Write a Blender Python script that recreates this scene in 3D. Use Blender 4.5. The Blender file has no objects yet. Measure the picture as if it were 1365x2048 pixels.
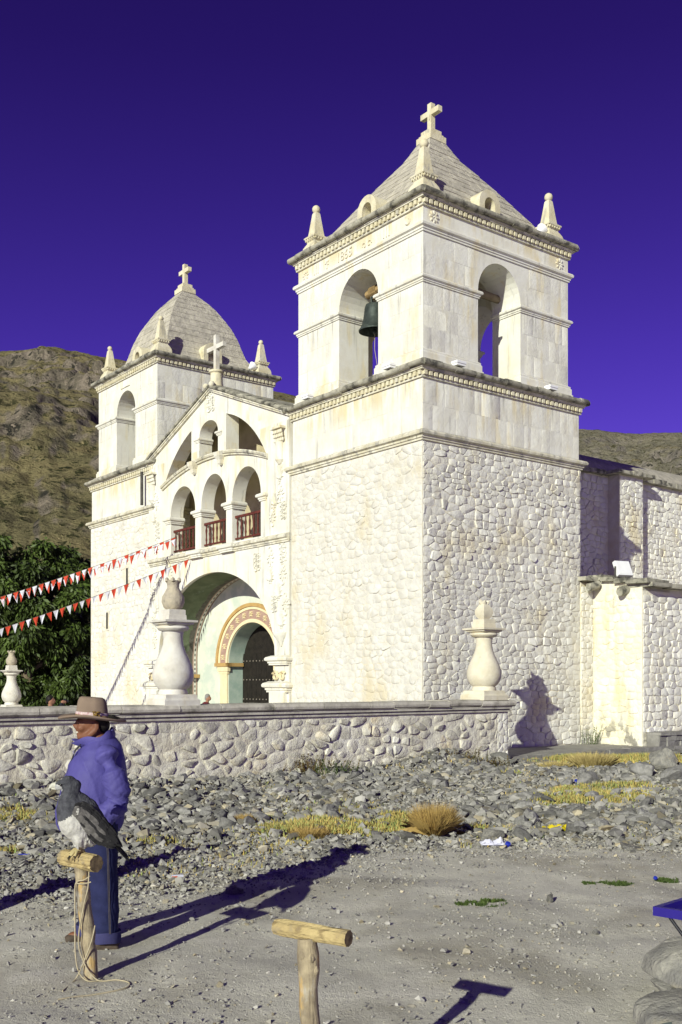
import bpy, bmesh, math, random
import numpy as np
from mathutils import Vector, Matrix
from mathutils.geometry import tessellate_polygon
PI = math.pi; R = math.radians
random.seed(7); rng = np.random.default_rng(7)
scn = bpy.context.scene
C = scn.collection

# ---------------------------------------------------------------- camera
F_PX, HOR, CX, EYE = 2056.0, 1362.0, 682.5, 1.82
cam_d = bpy.data.cameras.new("camera"); cam = bpy.data.objects.new("camera", cam_d); C.objects.link(cam)
cam.location = (0, 0, EYE); cam.rotation_euler = (R(90), 0, 0)
cam_d.sensor_fit = 'VERTICAL'; cam_d.sensor_height = 36.0; cam_d.sensor_width = 36.0
cam_d.lens = 36.0 * F_PX / 2048.0
cam_d.shift_y = (HOR - 1024.0) / 2048.0
cam_d.clip_start = 0.1; cam_d.clip_end = 12000
scn.camera = cam
scn.render.resolution_x = 682; scn.render.resolution_y = 1024

# ---------------------------------------------------------------- light
SUN_EL = R(20.3); SUN_H = Vector((-0.4346, -0.9006))      # horizontal direction TO the sun
to_sun = Vector((SUN_H.x * math.cos(SUN_EL), SUN_H.y * math.cos(SUN_EL), math.sin(SUN_EL)))
sun_d = bpy.data.lights.new("sun", 'SUN'); sun_d.energy = 5.0; sun_d.angle = R(0.5); sun_d.color = (0.985, 1.0, 0.82)
sun = bpy.data.objects.new("sun", sun_d); C.objects.link(sun); sun.location = (-20, -30, 30)
sun.rotation_euler = to_sun.to_track_quat('Z', 'Y').to_euler()
world = bpy.data.worlds.new("World"); scn.world = world; world.use_nodes = True
nt = world.node_tree; nt.nodes.clear()
w_out = nt.nodes.new('ShaderNodeOutputWorld'); w_bg = nt.nodes.new('ShaderNodeBackground')
w_sky = nt.nodes.new('ShaderNodeTexSky'); w_sky.sky_type = 'NISHITA'; w_sky.sun_disc = False
w_sky.sun_elevation = SUN_EL; w_sky.sun_rotation = math.atan2(SUN_H.x, SUN_H.y) % (2 * PI)
w_sky.altitude = 3400; w_sky.air_density = 1.0; w_sky.dust_density = 0.0; w_sky.ozone_density = 3.0
# deep, polarised high-altitude sky: violet cast, darkening steadily from the horizon to the zenith
w_tc = nt.nodes.new('ShaderNodeTexCoord'); w_sx = nt.nodes.new('ShaderNodeSeparateXYZ'); nt.links.new(w_tc.outputs['Generated'], w_sx.inputs[0])
w_cr = nt.nodes.new('ShaderNodeValToRGB'); nt.links.new(w_sx.outputs[2], w_cr.inputs[0])
els = w_cr.color_ramp.elements; els[0].position = 0.10; els[0].color = (0.62, 0.19, 0.88, 1); els[1].position = 1.0; els[1].color = (0.10, 0.024, 0.165, 1)
for p_, c_ in ((0.30, (0.46, 0.118, 0.74, 1)), (0.52, (0.27, 0.060, 0.45, 1))):
    e_ = els.new(p_); e_.color = c_
w_mul = nt.nodes.new('ShaderNodeMix'); w_mul.data_type = 'RGBA'; w_mul.blend_type = 'MULTIPLY'
w_mul.inputs[0].default_value = 1.0
nt.links.new(w_cr.outputs[0], w_mul.inputs[7])
nt.links.new(w_sky.outputs[0], w_mul.inputs[6]); nt.links.new(w_mul.outputs[2], w_bg.inputs[0])
w_bg.inputs[1].default_value = 0.107
nt.links.new(w_bg.outputs[0], w_out.inputs[0])
scn.view_settings.view_transform = 'Standard'; scn.view_settings.look = 'None'
scn.view_settings.exposure = 0.08; scn.view_settings.gamma = 1.0; scn.view_settings.use_curve_mapping = False

# ---------------------------------------------------------------- frames of reference
U = np.array([3338.0 - 682.0, 2056.0]); U /= np.hypot(*U); V = np.array([-U[1], U[0]])
C0 = np.array([(845 - 682) / 2056.0 * 24.4, 24.4])
ANG = math.atan2(U[1], U[0])
def WC(t, s, z=0.0):                       # church frame -> world
    p = C0 + t * U + s * V
    return Vector((p[0], p[1], z))
def G(px, py, z=0.0):                      # a point of the ground seen at a pixel of the photograph
    d = (EYE - z) * F_PX / (py - HOR)
    return Vector(((px - 682) / F_PX * d, d, z))

# ---------------------------------------------------------------- noise
def _hash(ix, iy, seed):
    h = (ix.astype(np.int64) * 374761393 + iy.astype(np.int64) * 668265263 + seed * 974711) & 0x7fffffff
    h = ((h ^ (h >> 13)) * 1274126177) & 0x7fffffff
    return ((h ^ (h >> 16)) & 0xffff) / 65535.0
def vnoise(x, y, seed=0):
    x = np.asarray(x, float); y = np.asarray(y, float)
    ix = np.floor(x); iy = np.floor(y); fx = x - ix; fy = y - iy
    fx = fx * fx * (3 - 2 * fx); fy = fy * fy * (3 - 2 * fy)
    a = _hash(ix, iy, seed); b = _hash(ix + 1, iy, seed); c = _hash(ix, iy + 1, seed); d = _hash(ix + 1, iy + 1, seed)
    return (a * (1 - fx) + b * fx) * (1 - fy) + (c * (1 - fx) + d * fx) * fy
def fbm(x, y, o=5, seed=0, gain=0.5):
    s = 0; a = 1; t = 0
    for i in range(o):
        s = s + a * vnoise(np.asarray(x) * 2 ** i, np.asarray(y) * 2 ** i, seed + i * 17); t += a; a *= gain
    return s / t * 2 - 1
def sstep(a, b, x):
    t = np.clip((x - a) / (b - a), 0, 1); return t * t * (3 - 2 * t)

# ---------------------------------------------------------------- materials
def N(nt, typ, **kw):
    n = nt.nodes.new(typ)
    for k, v in kw.items(): setattr(n, k, v)
    return n
def rgba(c): return (c[0], c[1], c[2], 1.0)
def pmat(name, c1, c2, scale=3.0, rough=0.92, bump=0.3, bscale=18.0, stains=(), rnd=0.0, dist=0.02, attr=None, spec=0.2, coords='Object', bump2=0.0, bscale2=120.0, bvec=None, metal=0.0, shift=False):
    """c1/c2 mixed by noise; stains = [(colour, (sx,sy,sz), lo, hi, amount, zlo, zhi)]; rnd = per-object brightness spread"""
    m = bpy.data.materials.new(name); m.use_nodes = True; nt = m.node_tree; nt.nodes.clear(); L = nt.links.new
    out = N(nt, 'ShaderNodeOutputMaterial'); bs = N(nt, 'ShaderNodeBsdfPrincipled'); L(bs.outputs[0], out.inputs[0])
    bs.inputs['Roughness'].default_value = rough; bs.inputs['Specular IOR Level'].default_value = spec
    bs.inputs['Metallic'].default_value = metal
    tc = N(nt, 'ShaderNodeTexCoord'); co = tc.outputs[coords]
    if rnd or shift:
        oi = N(nt, 'ShaderNodeObjectInfo')
    if shift:
        va = N(nt, 'ShaderNodeVectorMath', operation='SCALE'); cx_ = N(nt, 'ShaderNodeCombineXYZ')
        for i in range(3): L(oi.outputs['Random'], cx_.inputs[i])
        L(cx_.outputs[0], va.inputs[0]); va.inputs['Scale'].default_value = 37.0
        ad = N(nt, 'ShaderNodeVectorMath', operation='ADD'); L(co, ad.inputs[0]); L(va.outputs[0], ad.inputs[1]); co = ad.outputs[0]
    def noise(sc, det=5.0, vec=None, ro=0.6):
        n = N(nt, 'ShaderNodeTexNoise'); n.inputs['Scale'].default_value = sc; n.inputs['Detail'].default_value = det
        n.inputs['Roughness'].default_value = ro
        if vec:
            mp = N(nt, 'ShaderNodeVectorMath', operation='MULTIPLY'); mp.inputs[1].default_value = vec
            L(co, mp.inputs[0]); L(mp.outputs[0], n.inputs['Vector'])
        else: L(co, n.inputs['Vector'])
        return n
    def ramp(src, lo, hi):
        r = N(nt, 'ShaderNodeMapRange', interpolation_type='SMOOTHSTEP'); L(src, r.inputs[0])
        r.inputs[1].default_value = lo; r.inputs[2].default_value = hi; return r.outputs[0]
    def mix(f, a, b, bt='MIX'):
        x = N(nt, 'ShaderNodeMix', data_type='RGBA', blend_type=bt)
        if isinstance(f, (int, float)): x.inputs[0].default_value = f
        else: L(f, x.inputs[0])
        for i, q in ((6, a), (7, b)):
            if isinstance(q, tuple): x.inputs[i].default_value = rgba(q)
            else: L(q, x.inputs[i])
        return x.outputs[2]
    col = mix(ramp(noise(scale).outputs[0], 0.32, 0.68), c1, c2)
    for st in stains:
        c, vec, lo, hi, amt = st[:5]
        f = ramp(noise(1.0, 5.0, vec).outputs[0], lo, hi)
        mu = N(nt, 'ShaderNodeMath', operation='MULTIPLY'); L(f, mu.inputs[0]); mu.inputs[1].default_value = amt; f = mu.outputs[0]
        if len(st) > 7:
            sy = N(nt, 'ShaderNodeSeparateXYZ'); L(tc.outputs['Object'], sy.inputs[0]); m3 = N(nt, 'ShaderNodeMath', operation='MULTIPLY'); L(f, m3.inputs[0]); L(ramp(sy.outputs[2], st[7], st[8]), m3.inputs[1]); f = m3.outputs[0]
        if len(st) > 5:
            sx = N(nt, 'ShaderNodeSeparateXYZ'); L(tc.outputs['Object'], sx.inputs[0])
            g = ramp(sx.outputs[2], st[5], st[6])
            m2 = N(nt, 'ShaderNodeMath', operation='MULTIPLY'); L(f, m2.inputs[0]); L(g, m2.inputs[1]); f = m2.outputs[0]
        col = mix(f, col, c)
    if attr:
        at = N(nt, 'ShaderNodeAttribute'); at.attribute_name = attr
        col = mix(1.0, col, at.outputs['Color'], 'MULTIPLY')
    if rnd:
        mr = N(nt, 'ShaderNodeMapRange'); L(oi.outputs['Random'], mr.inputs[0]); mr.inputs[3].default_value = 1 - rnd; mr.inputs[4].default_value = 1 + rnd
        cb = N(nt, 'ShaderNodeCombineXYZ')
        for i in range(3): L(mr.outputs[0], cb.inputs[i])
        col = mix(1.0, col, cb.outputs[0], 'MULTIPLY')
    L(col, bs.inputs['Base Color'])
    if bump:
        b = N(nt, 'ShaderNodeBump'); b.inputs['Strength'].default_value = bump; b.inputs['Distance'].default_value = dist
        L(noise(bscale, 6.0, bvec).outputs[0], b.inputs['Height']); nrm = b.outputs[0]
        if bump2:
            b2 = N(nt, 'ShaderNodeBump'); b2.inputs['Strength'].default_value = bump2; b2.inputs['Distance'].default_value = dist * 0.4
            L(noise(bscale2, 4.0).outputs[0], b2.inputs['Height']); L(nrm, b2.inputs['Normal']); nrm = b2.outputs[0]
        L(nrm, bs.inputs['Normal'])
    return m
YEL = (0.62, 0.50, 0.24); GRY = (0.30, 0.29, 0.27); DRK = (0.07, 0.068, 0.06)
M = {}
M['plaster'] = pmat('whitewashed_plaster', (0.745, 0.735, 0.68), (0.67, 0.65, 0.57), 1.2, bump=0.35, bscale=9, bump2=0.25, bscale2=60,
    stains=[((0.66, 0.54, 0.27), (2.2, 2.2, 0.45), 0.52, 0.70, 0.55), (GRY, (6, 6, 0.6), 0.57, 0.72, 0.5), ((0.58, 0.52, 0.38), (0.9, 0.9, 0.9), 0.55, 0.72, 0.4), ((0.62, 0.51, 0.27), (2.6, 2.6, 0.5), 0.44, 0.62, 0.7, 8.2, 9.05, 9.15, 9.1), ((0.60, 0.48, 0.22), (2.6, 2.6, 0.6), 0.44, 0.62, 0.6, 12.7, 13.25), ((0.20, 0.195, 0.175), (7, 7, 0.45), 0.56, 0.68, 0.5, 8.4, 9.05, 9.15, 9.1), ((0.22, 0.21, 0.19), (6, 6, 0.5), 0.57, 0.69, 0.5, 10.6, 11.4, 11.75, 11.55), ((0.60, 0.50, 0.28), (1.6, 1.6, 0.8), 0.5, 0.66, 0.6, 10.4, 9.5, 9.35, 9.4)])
M['ashlar'] = pmat('whitewashed_ashlar', (0.735, 0.725, 0.67), (0.66, 0.64, 0.565), 2.0, bump=0.8, bscale=7, bump2=0.6, bscale2=32, rnd=0.018,
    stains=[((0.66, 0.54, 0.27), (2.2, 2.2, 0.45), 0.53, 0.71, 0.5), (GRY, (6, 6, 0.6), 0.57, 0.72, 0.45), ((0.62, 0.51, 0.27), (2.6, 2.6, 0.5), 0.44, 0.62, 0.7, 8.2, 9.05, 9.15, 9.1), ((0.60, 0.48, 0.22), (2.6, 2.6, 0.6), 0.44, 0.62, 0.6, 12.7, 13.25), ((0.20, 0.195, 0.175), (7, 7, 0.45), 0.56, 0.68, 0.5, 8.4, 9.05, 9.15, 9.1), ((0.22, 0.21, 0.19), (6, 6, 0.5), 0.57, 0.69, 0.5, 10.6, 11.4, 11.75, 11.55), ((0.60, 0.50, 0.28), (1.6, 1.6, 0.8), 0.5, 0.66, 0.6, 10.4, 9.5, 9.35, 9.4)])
M['stone'] = pmat('whitewashed_rubble_stone', (0.735, 0.725, 0.68), (0.64, 0.615, 0.55), 3.0, bump=0.9, bscale=11, bump2=0.6, bscale2=45, rnd=0.07, dist=0.03,
    stains=[((0.64, 0.55, 0.35), (0.8, 0.8, 0.5), 0.52, 0.70, 0.65), ((0.42, 0.40, 0.36), (2.2, 2.2, 2.2), 0.62, 0.76, 0.45)])
M['mortar'] = pmat('whitewashed_mortar', (0.72, 0.695, 0.62), (0.65, 0.60, 0.485), 2.5, bump=0.8, bscale=8, bump2=0.5, bscale2=35, dist=0.05,
    stains=[((0.62, 0.52, 0.32), (0.7, 0.7, 0.4), 0.52, 0.72, 0.6)])
M['annex'] = pmat('stained_whitewash', (0.80, 0.78, 0.69), (0.78, 0.72, 0.54), 1.3, bump=0.9, bscale=9, bump2=0.6, bscale2=40, rnd=0.05, dist=0.03,
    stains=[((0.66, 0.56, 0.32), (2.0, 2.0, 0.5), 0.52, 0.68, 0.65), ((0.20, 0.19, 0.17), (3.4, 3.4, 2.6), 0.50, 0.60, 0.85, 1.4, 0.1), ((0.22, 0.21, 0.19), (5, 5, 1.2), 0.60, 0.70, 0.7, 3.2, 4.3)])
M['sillar'] = pmat('cream_sillar', (0.68, 0.63, 0.47), (0.56, 0.50, 0.33), 4.0, bump=0.7, bscale=12, bump2=0.5, bscale2=50,
    stains=[(GRY, (4, 4, 1.2), 0.54, 0.70, 0.65), (DRK, (7, 7, 3), 0.62, 0.74, 0.6), ((0.80, 0.78, 0.70), (2, 2, 2), 0.5, 0.7, 0.5)])
M['trim'] = pmat('weathered_trim', (0.70, 0.67, 0.57), (0.54, 0.50, 0.37), 3.0, bump=0.7, bscale=12,
    stains=[(GRY, (4, 4, 2), 0.50, 0.66, 0.75), (DRK, (6, 6, 3), 0.58, 0.70, 0.7)])
M['cap'] = pmat('lichen_cap_stone', (0.40, 0.38, 0.31), (0.20, 0.19, 0.155), 4.0, bump=0.7, bscale=16, bump2=0.4, bscale2=60, rnd=0.18,
    stains=[(DRK, (4, 4, 4), 0.50, 0.66, 0.85), ((0.62, 0.60, 0.52), (3, 3, 3), 0.60, 0.72, 0.5)])
M['roofstone'] = pmat('roof_stone', (0.56, 0.52, 0.43), (0.40, 0.37, 0.31), 4.0, bump=1.0, bscale=9, bump2=0.8, bscale2=36, rnd=0.07, dist=0.03,
    stains=[((0.26, 0.25, 0.22), (5, 5, 5), 0.55, 0.72, 0.55)])
M['wallstone'] = pmat('boundary_wall_stone', (0.68, 0.65, 0.57), (0.50, 0.475, 0.405), 5.0, bump=1.0, bscale=12, bump2=0.7, bscale2=50, rnd=0.18, dist=0.035,
    stains=[((0.34, 0.32, 0.28), (3, 3, 3), 0.56, 0.70, 0.65), ((0.60, 0.49, 0.30), (1.4, 1.4, 1.4), 0.54, 0.70, 0.55), ((0.80, 0.79, 0.76), (0.8, 0.8, 1.0), 0.56, 0.70, 0.6)])
M['wallmortar'] = pmat('boundary_wall_mortar', (0.67, 0.645, 0.565), (0.57, 0.525, 0.43), 2.0, bump=0.8, bscale=9, bump2=0.5, bscale2=40, dist=0.05,
    stains=[((0.72, 0.70, 0.66), (0.6, 0.6, 0.8), 0.50, 0.68, 0.6)])
M['coping'] = pmat('coping_stone', (0.52, 0.49, 0.43), (0.37, 0.345, 0.30), 4.0, bump=0.6, bscale=16, bump2=0.3, bscale2=60, rnd=0.12,
    stains=[(DRK, (4, 4, 4), 0.58, 0.74, 0.6)])
M['urn'] = pmat('whitewashed_urn', (0.68, 0.66, 0.61), (0.56, 0.53, 0.47), 3.0, bump=0.4, bscale=14, bump2=0.3, bscale2=60,
    stains=[((0.56, 0.48, 0.30), (2.5, 2.5, 1.5), 0.54, 0.72, 0.6), (GRY, (3, 3, 3), 0.60, 0.76, 0.5)])
M['urncream'] = pmat('cream_urn', (0.70, 0.655, 0.53), (0.60, 0.55, 0.42), 3.0, bump=0.4, bscale=14, bump2=0.3, bscale2=60, stains=[((0.56, 0.46, 0.26), (2.5, 2.5, 1.5), 0.54, 0.72, 0.6), (GRY, (4, 4, 3), 0.62, 0.76, 0.5)])
M['urnflame'] = pmat('weathered_urn_top', (0.50, 0.44, 0.33), (0.36, 0.32, 0.26), 5.0, bump=0.8, bscale=16, bump2=0.5, bscale2=60,
    stains=[(DRK, (5, 5, 5), 0.54, 0.7, 0.6)])
M['loggia'] = pmat('shaded_loggia_wash', (0.52, 0.46, 0.31), (0.42, 0.36, 0.23), 1.5, bump=0.6, bscale=8, stains=[((0.28, 0.22, 0.13), (1.2, 1.2, .8), 0.52, 0.68, 0.6)])  # loggia shade and yellow bounce put into a darker wall colour
M['green'] = pmat('green_painted_vault', (0.155, 0.185, 0.115), (0.10, 0.125, 0.075), 2.0, bump=0.5, bscale=8,
    stains=[((0.30, 0.36, 0.30), (1.2, 1.2, 1.2), 0.58, 0.74, 0.5), ((0.06, 0.06, 0.05), (6, 6, 6), 0.66, 0.78, 0.5)])
M['teal'] = pmat('faded_teal_plaster', (0.66, 0.66, 0.56), (0.50, 0.56, 0.49), 1.8, bump=0.4, bscale=9,
    stains=[((0.34, 0.48, 0.46), (1.6, 1.6, 1.6), 0.58, 0.74, 0.55), ((0.80, 0.78, 0.68), (1.1, 1.1, 1.1), 0.5, 0.66, 0.7)])
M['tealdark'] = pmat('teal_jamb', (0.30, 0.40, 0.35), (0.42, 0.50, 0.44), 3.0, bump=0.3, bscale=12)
M['pink'] = pmat('dusty_pink_band', (0.42, 0.29, 0.23), (0.34, 0.22, 0.18), 5.0, bump=0.4, bscale=20)
M['ochre'] = pmat('ochre_trim', (0.50, 0.33, 0.13), (0.42, 0.26, 0.10), 5.0, bump=0.3, bscale=20)
M['cream'] = pmat('cream_paint', (0.78, 0.68, 0.44), (0.70, 0.60, 0.38), 4.0, bump=0.3, bscale=16)
M['doorwood'] = pmat('black_door_wood', (0.022, 0.018, 0.014), (0.012, 0.010, 0.008), 6.0, bump=0.5, bscale=20, bvec=(6, 6, 0.6), rough=0.75)
M['stud'] = pmat('door_stud', (0.35, 0.32, 0.26), (0.25, 0.22, 0.18), 8.0, bump=0, rough=0.5, metal=0.5)
M['rail'] = pmat('oxblood_rail', (0.135, 0.036, 0.026), (0.085, 0.022, 0.017), 8.0, bump=0.2, bscale=30, rough=0.6)
M['opening_dark'] = pmat('painted_opening_shade', (0.02, 0.018, 0.015), (0.012, 0.01, 0.01), 3.0, bump=0)  # near-black colour stands in for the shade inside openings
M['beam'] = pmat('old_beam', (0.36, 0.25, 0.12), (0.22, 0.15, 0.07), 5.0, bump=0.7, bscale=10, bvec=(8, 1, 8))
M['bronze'] = pmat('patinated_bronze', (0.062, 0.075, 0.068), (0.038, 0.048, 0.044), 6.0, bump=0.25, bscale=20, rough=0.55, metal=0.4,
    stains=[((0.12, 0.15, 0.13), (4, 4, 4), 0.55, 0.72, 0.5)])
M['lamp'] = pmat('white_lamp_shell', (0.80, 0.80, 0.82), (0.74, 0.74, 0.76), 5.0, bump=0, rough=0.4)
M['lampgl'] = pmat('lamp_glass', (0.35, 0.36, 0.40), (0.30, 0.31, 0.36), 5.0, bump=0, rough=0.15, spec=0.5)
M['pipe'] = pmat('dark_pipe', (0.10, 0.095, 0.09), (0.06, 0.055, 0.05), 5.0, bump=0.2)
M['kerb'] = pmat('grey_kerb_stone', (0.30, 0.29, 0.27), (0.20, 0.19, 0.18), 4.0, bump=0.7, bscale=14, rnd=0.2)
M['pave'] = pmat('cobbled_path', (0.33, 0.32, 0.30), (0.24, 0.23, 0.215), 4.0, bump=0.6, bscale=10, coords='Object')
M['red'] = pmat('red_flag_cloth', (0.62, 0.075, 0.035), (0.52, 0.055, 0.03), 8.0, bump=0.1, rough=0.7)
M['white'] = pmat('white_flag_cloth', (0.72, 0.72, 0.80), (0.64, 0.64, 0.72), 8.0, bump=0.1, rough=0.7)
M['string'] = pmat('string', (0.16, 0.13, 0.10), (0.11, 0.09, 0.07), 8.0, bump=0)
M['post'] = pmat('weathered_post', (0.42, 0.35, 0.23), (0.22, 0.18, 0.125), 11.0, bump=0.8, bscale=9, bvec=(9, 9, 0.8), dist=0.01, bump2=0.3, bscale2=80,
    stains=[((0.50, 0.33, 0.12), (14, 14, 3.5), 0.55, 0.60, 0.75), ((0.46, 0.44, 0.38), (9, 9, 4), 0.55, 0.64, 0.6), ((0.12, 0.10, 0.08), (26, 26, 2.0), 0.57, 0.66, 0.8)])
M['crossbar'] = pmat('pale_log', (0.54, 0.43, 0.21), (0.38, 0.29, 0.14), 9.0, bump=0.9, bscale=7, bvec=(2, 12, 12), dist=0.012, bump2=0.5, bscale2=90,
    stains=[((0.22, 0.16, 0.08), (3, 22, 22), 0.54, 0.64, 0.75), ((0.30, 0.26, 0.19), (9, 9, 9), 0.54, 0.68, 0.6)])
M['endgrain'] = pmat('log_end_grain', (0.24, 0.18, 0.10), (0.10, 0.075, 0.045), 30.0, bump=0.6, bscale=40, dist=0.006)
M['rope'] = pmat('pale_cord', (0.46, 0.40, 0.28), (0.36, 0.31, 0.21), 30.0, bump=0.3, bscale=90, dist=0.003)
M['rock'] = pmat('grey_rock', (0.265, 0.258, 0.245), (0.155, 0.151, 0.145), 3.5, bump=0.5, bscale=9, bump2=0.4, bscale2=50, rnd=0.42, shift=True, attr=None,
    stains=[((0.33, 0.30, 0.25), (0.9, 0.9, 0.9), 0.62, 0.72, 0.5)])
M['rocks'] = pmat('grey_rubble', (0.268, 0.258, 0.238), (0.165, 0.160, 0.150), 3.5, bump=0.5, bscale=12, attr='tint')
M['boulder'] = pmat('pale_boulder', (0.36, 0.345, 0.30), (0.22, 0.215, 0.20), 5.0, bump=1.0, bscale=9, bump2=0.9, bscale2=45, dist=0.03,
    stains=[((0.16, 0.155, 0.15), (3, 3, 3), 0.52, 0.66, 0.7), ((0.45, 0.38, 0.24), (2, 2, 2), 0.58, 0.72, 0.5)])
M['grassdry'] = pmat('dry_grass', (0.50, 0.36, 0.12), (0.34, 0.27, 0.09), 1.5, bump=0, attr='tint', rough=0.8)
M['tuft2'] = pmat('pale_straw', (0.52, 0.42, 0.18), (0.42, 0.34, 0.14), 3.0, bump=0, rough=.8)
M['tuft'] = pmat('straw_tuft', (0.50, 0.345, 0.12), (0.40, 0.28, 0.10), 3.0, bump=0, rough=0.8)
M['weed'] = pmat('green_weed', (0.085, 0.125, 0.03), (0.05, 0.08, 0.02), 3.0, bump=0, rough=0.8)
M['weedbrown'] = pmat('brown_weed', (0.20, 0.13, 0.05), (0.10, 0.10, 0.035), 3.0, bump=0, rough=0.8)
M['leaf'] = pmat('leaves', (0.060, 0.095, 0.020), (0.030, 0.052, 0.012), 0.9, bump=0, attr='tint', rough=0.55, spec=0.35)
M['bark'] = pmat('bark', (0.20, 0.16, 0.11), (0.12, 0.09, 0.06), 4.0, bump=0.8, bscale=8)

# ---------------------------------------------------------------- mesh helpers
class MB:
    def __init__(s): s.v = []; s.f = []; s.mi = []; s.tint = None
    def add(s, vs, fs, mi=0):
        o = len(s.v); s.v += [tuple(p) for p in vs]; s.f += [tuple(i + o for i in f) for f in fs]; s.mi += [mi] * len(fs); return s
    def box(s, x0, x1, y0, y1, z0, z1, mi=0, rot=None, jit=0.0):
        P = [(x, y, z) for z in (z0, z1) for y in (y0, y1) for x in (x0, x1)]
        if jit: P = [(x + random.uniform(-jit, jit), y + random.uniform(-jit, jit), z + random.uniform(-jit, jit)) for x, y, z in P]
        if rot is not None: P = [rot @ Vector(p) for p in P]
        return s.add(P, [(0, 2, 3, 1), (4, 5, 7, 6), (0, 1, 5, 4), (2, 6, 7, 3), (0, 4, 6, 2), (1, 3, 7, 5)], mi)
    def tube(s, pts, rad, n=8, mi=0, cap=True, capmi=None):
        pts = [Vector(p) for p in pts]; k = len(pts)
        if not hasattr(rad, '__len__'): rad = [rad] * k
        rings = []; up = Vector((0, 0, 1))
        for i, p in enumerate(pts):
            d = (pts[min(i + 1, k - 1)] - pts[max(i - 1, 0)]).normalized()
            a = d.cross(up if abs(d.z) < 0.9 else Vector((0, 1, 0))).normalized(); b = a.cross(d).normalized()
            rings.append([p + (a * math.cos(2 * PI * j / n) + b * math.sin(2 * PI * j / n)) * rad[i] for j in range(n)])
        return s.loft(rings, mi, cap, capmi)
    def loft(s, rings, mi=0, cap=True, capmi=None):
        n = len(rings[0]); vs = [p for r in rings for p in r]; fs = []
        for i in range(len(rings) - 1):
            for j in range(n): fs.append((i * n + j, i * n + (j + 1) % n, (i + 1) * n + (j + 1) % n, (i + 1) * n + j))
        s.add(vs, fs, mi)
        if cap:
            cm = mi if capmi is None else capmi
            s.add(rings[0], [tuple(range(n))[::-1]], cm); s.add(rings[-1], [tuple(range(n))], cm)
        return s
    def lathe(s, prof, n=20, c=(0, 0, 0), mi=0, cap=True, sq=None):
        """prof = [(r,z)]; sq=rotation -> square section"""
        rings = []
        for r, z in prof:
            if sq is None: rings.append([(c[0] + r * math.cos(2 * PI * j / n), c[1] + r * math.sin(2 * PI * j / n), c[2] + z) for j in range(n)])
            else:
                ca, sa = math.cos(sq), math.sin(sq)
                rings.append([(c[0] + r * (x * ca - y * sa), c[1] + r * (x * sa + y * ca), c[2] + z) for x, y in ((-1, -1), (1, -1), (1, 1), (-1, 1))])
        return s.loft(rings, mi, cap)
    def ball(s, c, r, n=12, mi=0, sc=(1, 1, 1)):
        m = n // 2; rings = []
        for i in range(1, m):
            a = PI * i / m
            rings.append([(c[0] + r * sc[0] * math.sin(a) * math.cos(2 * PI * j / n), c[1] + r * sc[1] * math.sin(a) * math.sin(2 * PI * j / n), c[2] - r * sc[2] * math.cos(a)) for j in range(n)])
        o = len(s.v); s.loft(rings, mi, cap=False)
        s.add([(c[0], c[1], c[2] - r * sc[2]), (c[0], c[1], c[2] + r * sc[2])], [])
        b = len(s.v) - 2; L = o + (m - 2) * n
        for j in range(n):
            s.f.append((b, o + (j + 1) % n, o + j)); s.f.append((b + 1, L + j, L + (j + 1) % n)); s.mi += [mi, mi]
        return s
    def sweep(s, path, prof, closed=False, mi=0, cap=True):
        """path = plan points [(x,y)], outward = right of travel; prof = [(out,z)]"""
        k = len(path); rings = []
        P = [Vector((p[0], p[1])) for p in path]
        def nrm(a, b):
            d = (b - a).normalized(); return Vector((d.y, -d.x))
        for i in range(k):
            if closed or 0 < i < k - 1:
                n0 = nrm(P[i - 1], P[i]); n1 = nrm(P[i], P[(i + 1) % k])
                m = (n0 + n1); m = m / max(0.3, m.dot(n0)) if m.length > 1e-6 else n0
            elif i == 0: m = nrm(P[0], P[1])
            else: m = nrm(P[-2], P[-1])
            rings.append([(P[i].x + m.x * o, P[i].y + m.y * o, z) for o, z in prof])
        n = len(prof); vs = [p for r in rings for p in r]; fs = []
        for i in range(k if closed else k - 1):
            a = i * n; b = ((i + 1) % k) * n
            for j in range(n - 1): fs.append((a + j, b + j, b + j + 1, a + j + 1))
        s.add(vs, fs, mi)
        if not closed and cap:
            s.add(rings[0], [tuple(range(n))], mi); s.add(rings[-1], [tuple(range(n))[::-1]], mi)
        return s
    def wall(s, outer, holes, d0, d1, fn, mi=0, himi=None, back=True):
        """plate with holes; fn(a,z,d)->point; reveal of hole i gets material himi"""
        loops = [outer] + list(holes)
        tri = tessellate_polygon([[Vector((a, z, 0)) for a, z in l] for l in loops])
        flat = [p for l in loops for p in l]; n = len(flat)
        s.add([fn(a, z, d0) for a, z in flat], tri, mi)
        if back: s.add([fn(a, z, d1) for a, z in flat], [t[::-1] for t in tri], mi)
        for li, l in enumerate(loops):
            k = len(l); vs = [fn(a, z, d0) for a, z in l] + [fn(a, z, d1) for a, z in l]
            s.add(vs, [(i, (i + 1) % k, k + (i + 1) % k, k + i) for i in range(k)], mi if (li == 0 or himi is None) else himi)
        return s
    def build(s, name, mat, parent=None, smooth=False, fix=True):
        me = bpy.data.meshes.new(name); me.from_pydata(s.v, [], s.f)
        mats = mat if isinstance(mat, (list, tuple)) else [mat]
        for m in mats: me.materials.append(M[m] if isinstance(m, str) else m)
        if len(mats) > 1: me.polygons.foreach_set('material_index', s.mi)
        if s.tint is not None:
            a = me.color_attributes.new('tint', 'FLOAT_COLOR', 'POINT'); a.data.foreach_set('color', np.asarray(s.tint, np.float32).ravel())
        if fix:
            b = bmesh.new(); b.from_mesh(me); bmesh.ops.recalc_face_normals(b, faces=b.faces); b.to_mesh(me); b.free()
        if smooth:
            me.polygons.foreach_set('use_smooth', [True] * len(me.polygons))
            if smooth != 1:
                try: me.set_sharp_from_angle(angle=R(smooth))
                except Exception: pass
        me.update()
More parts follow.
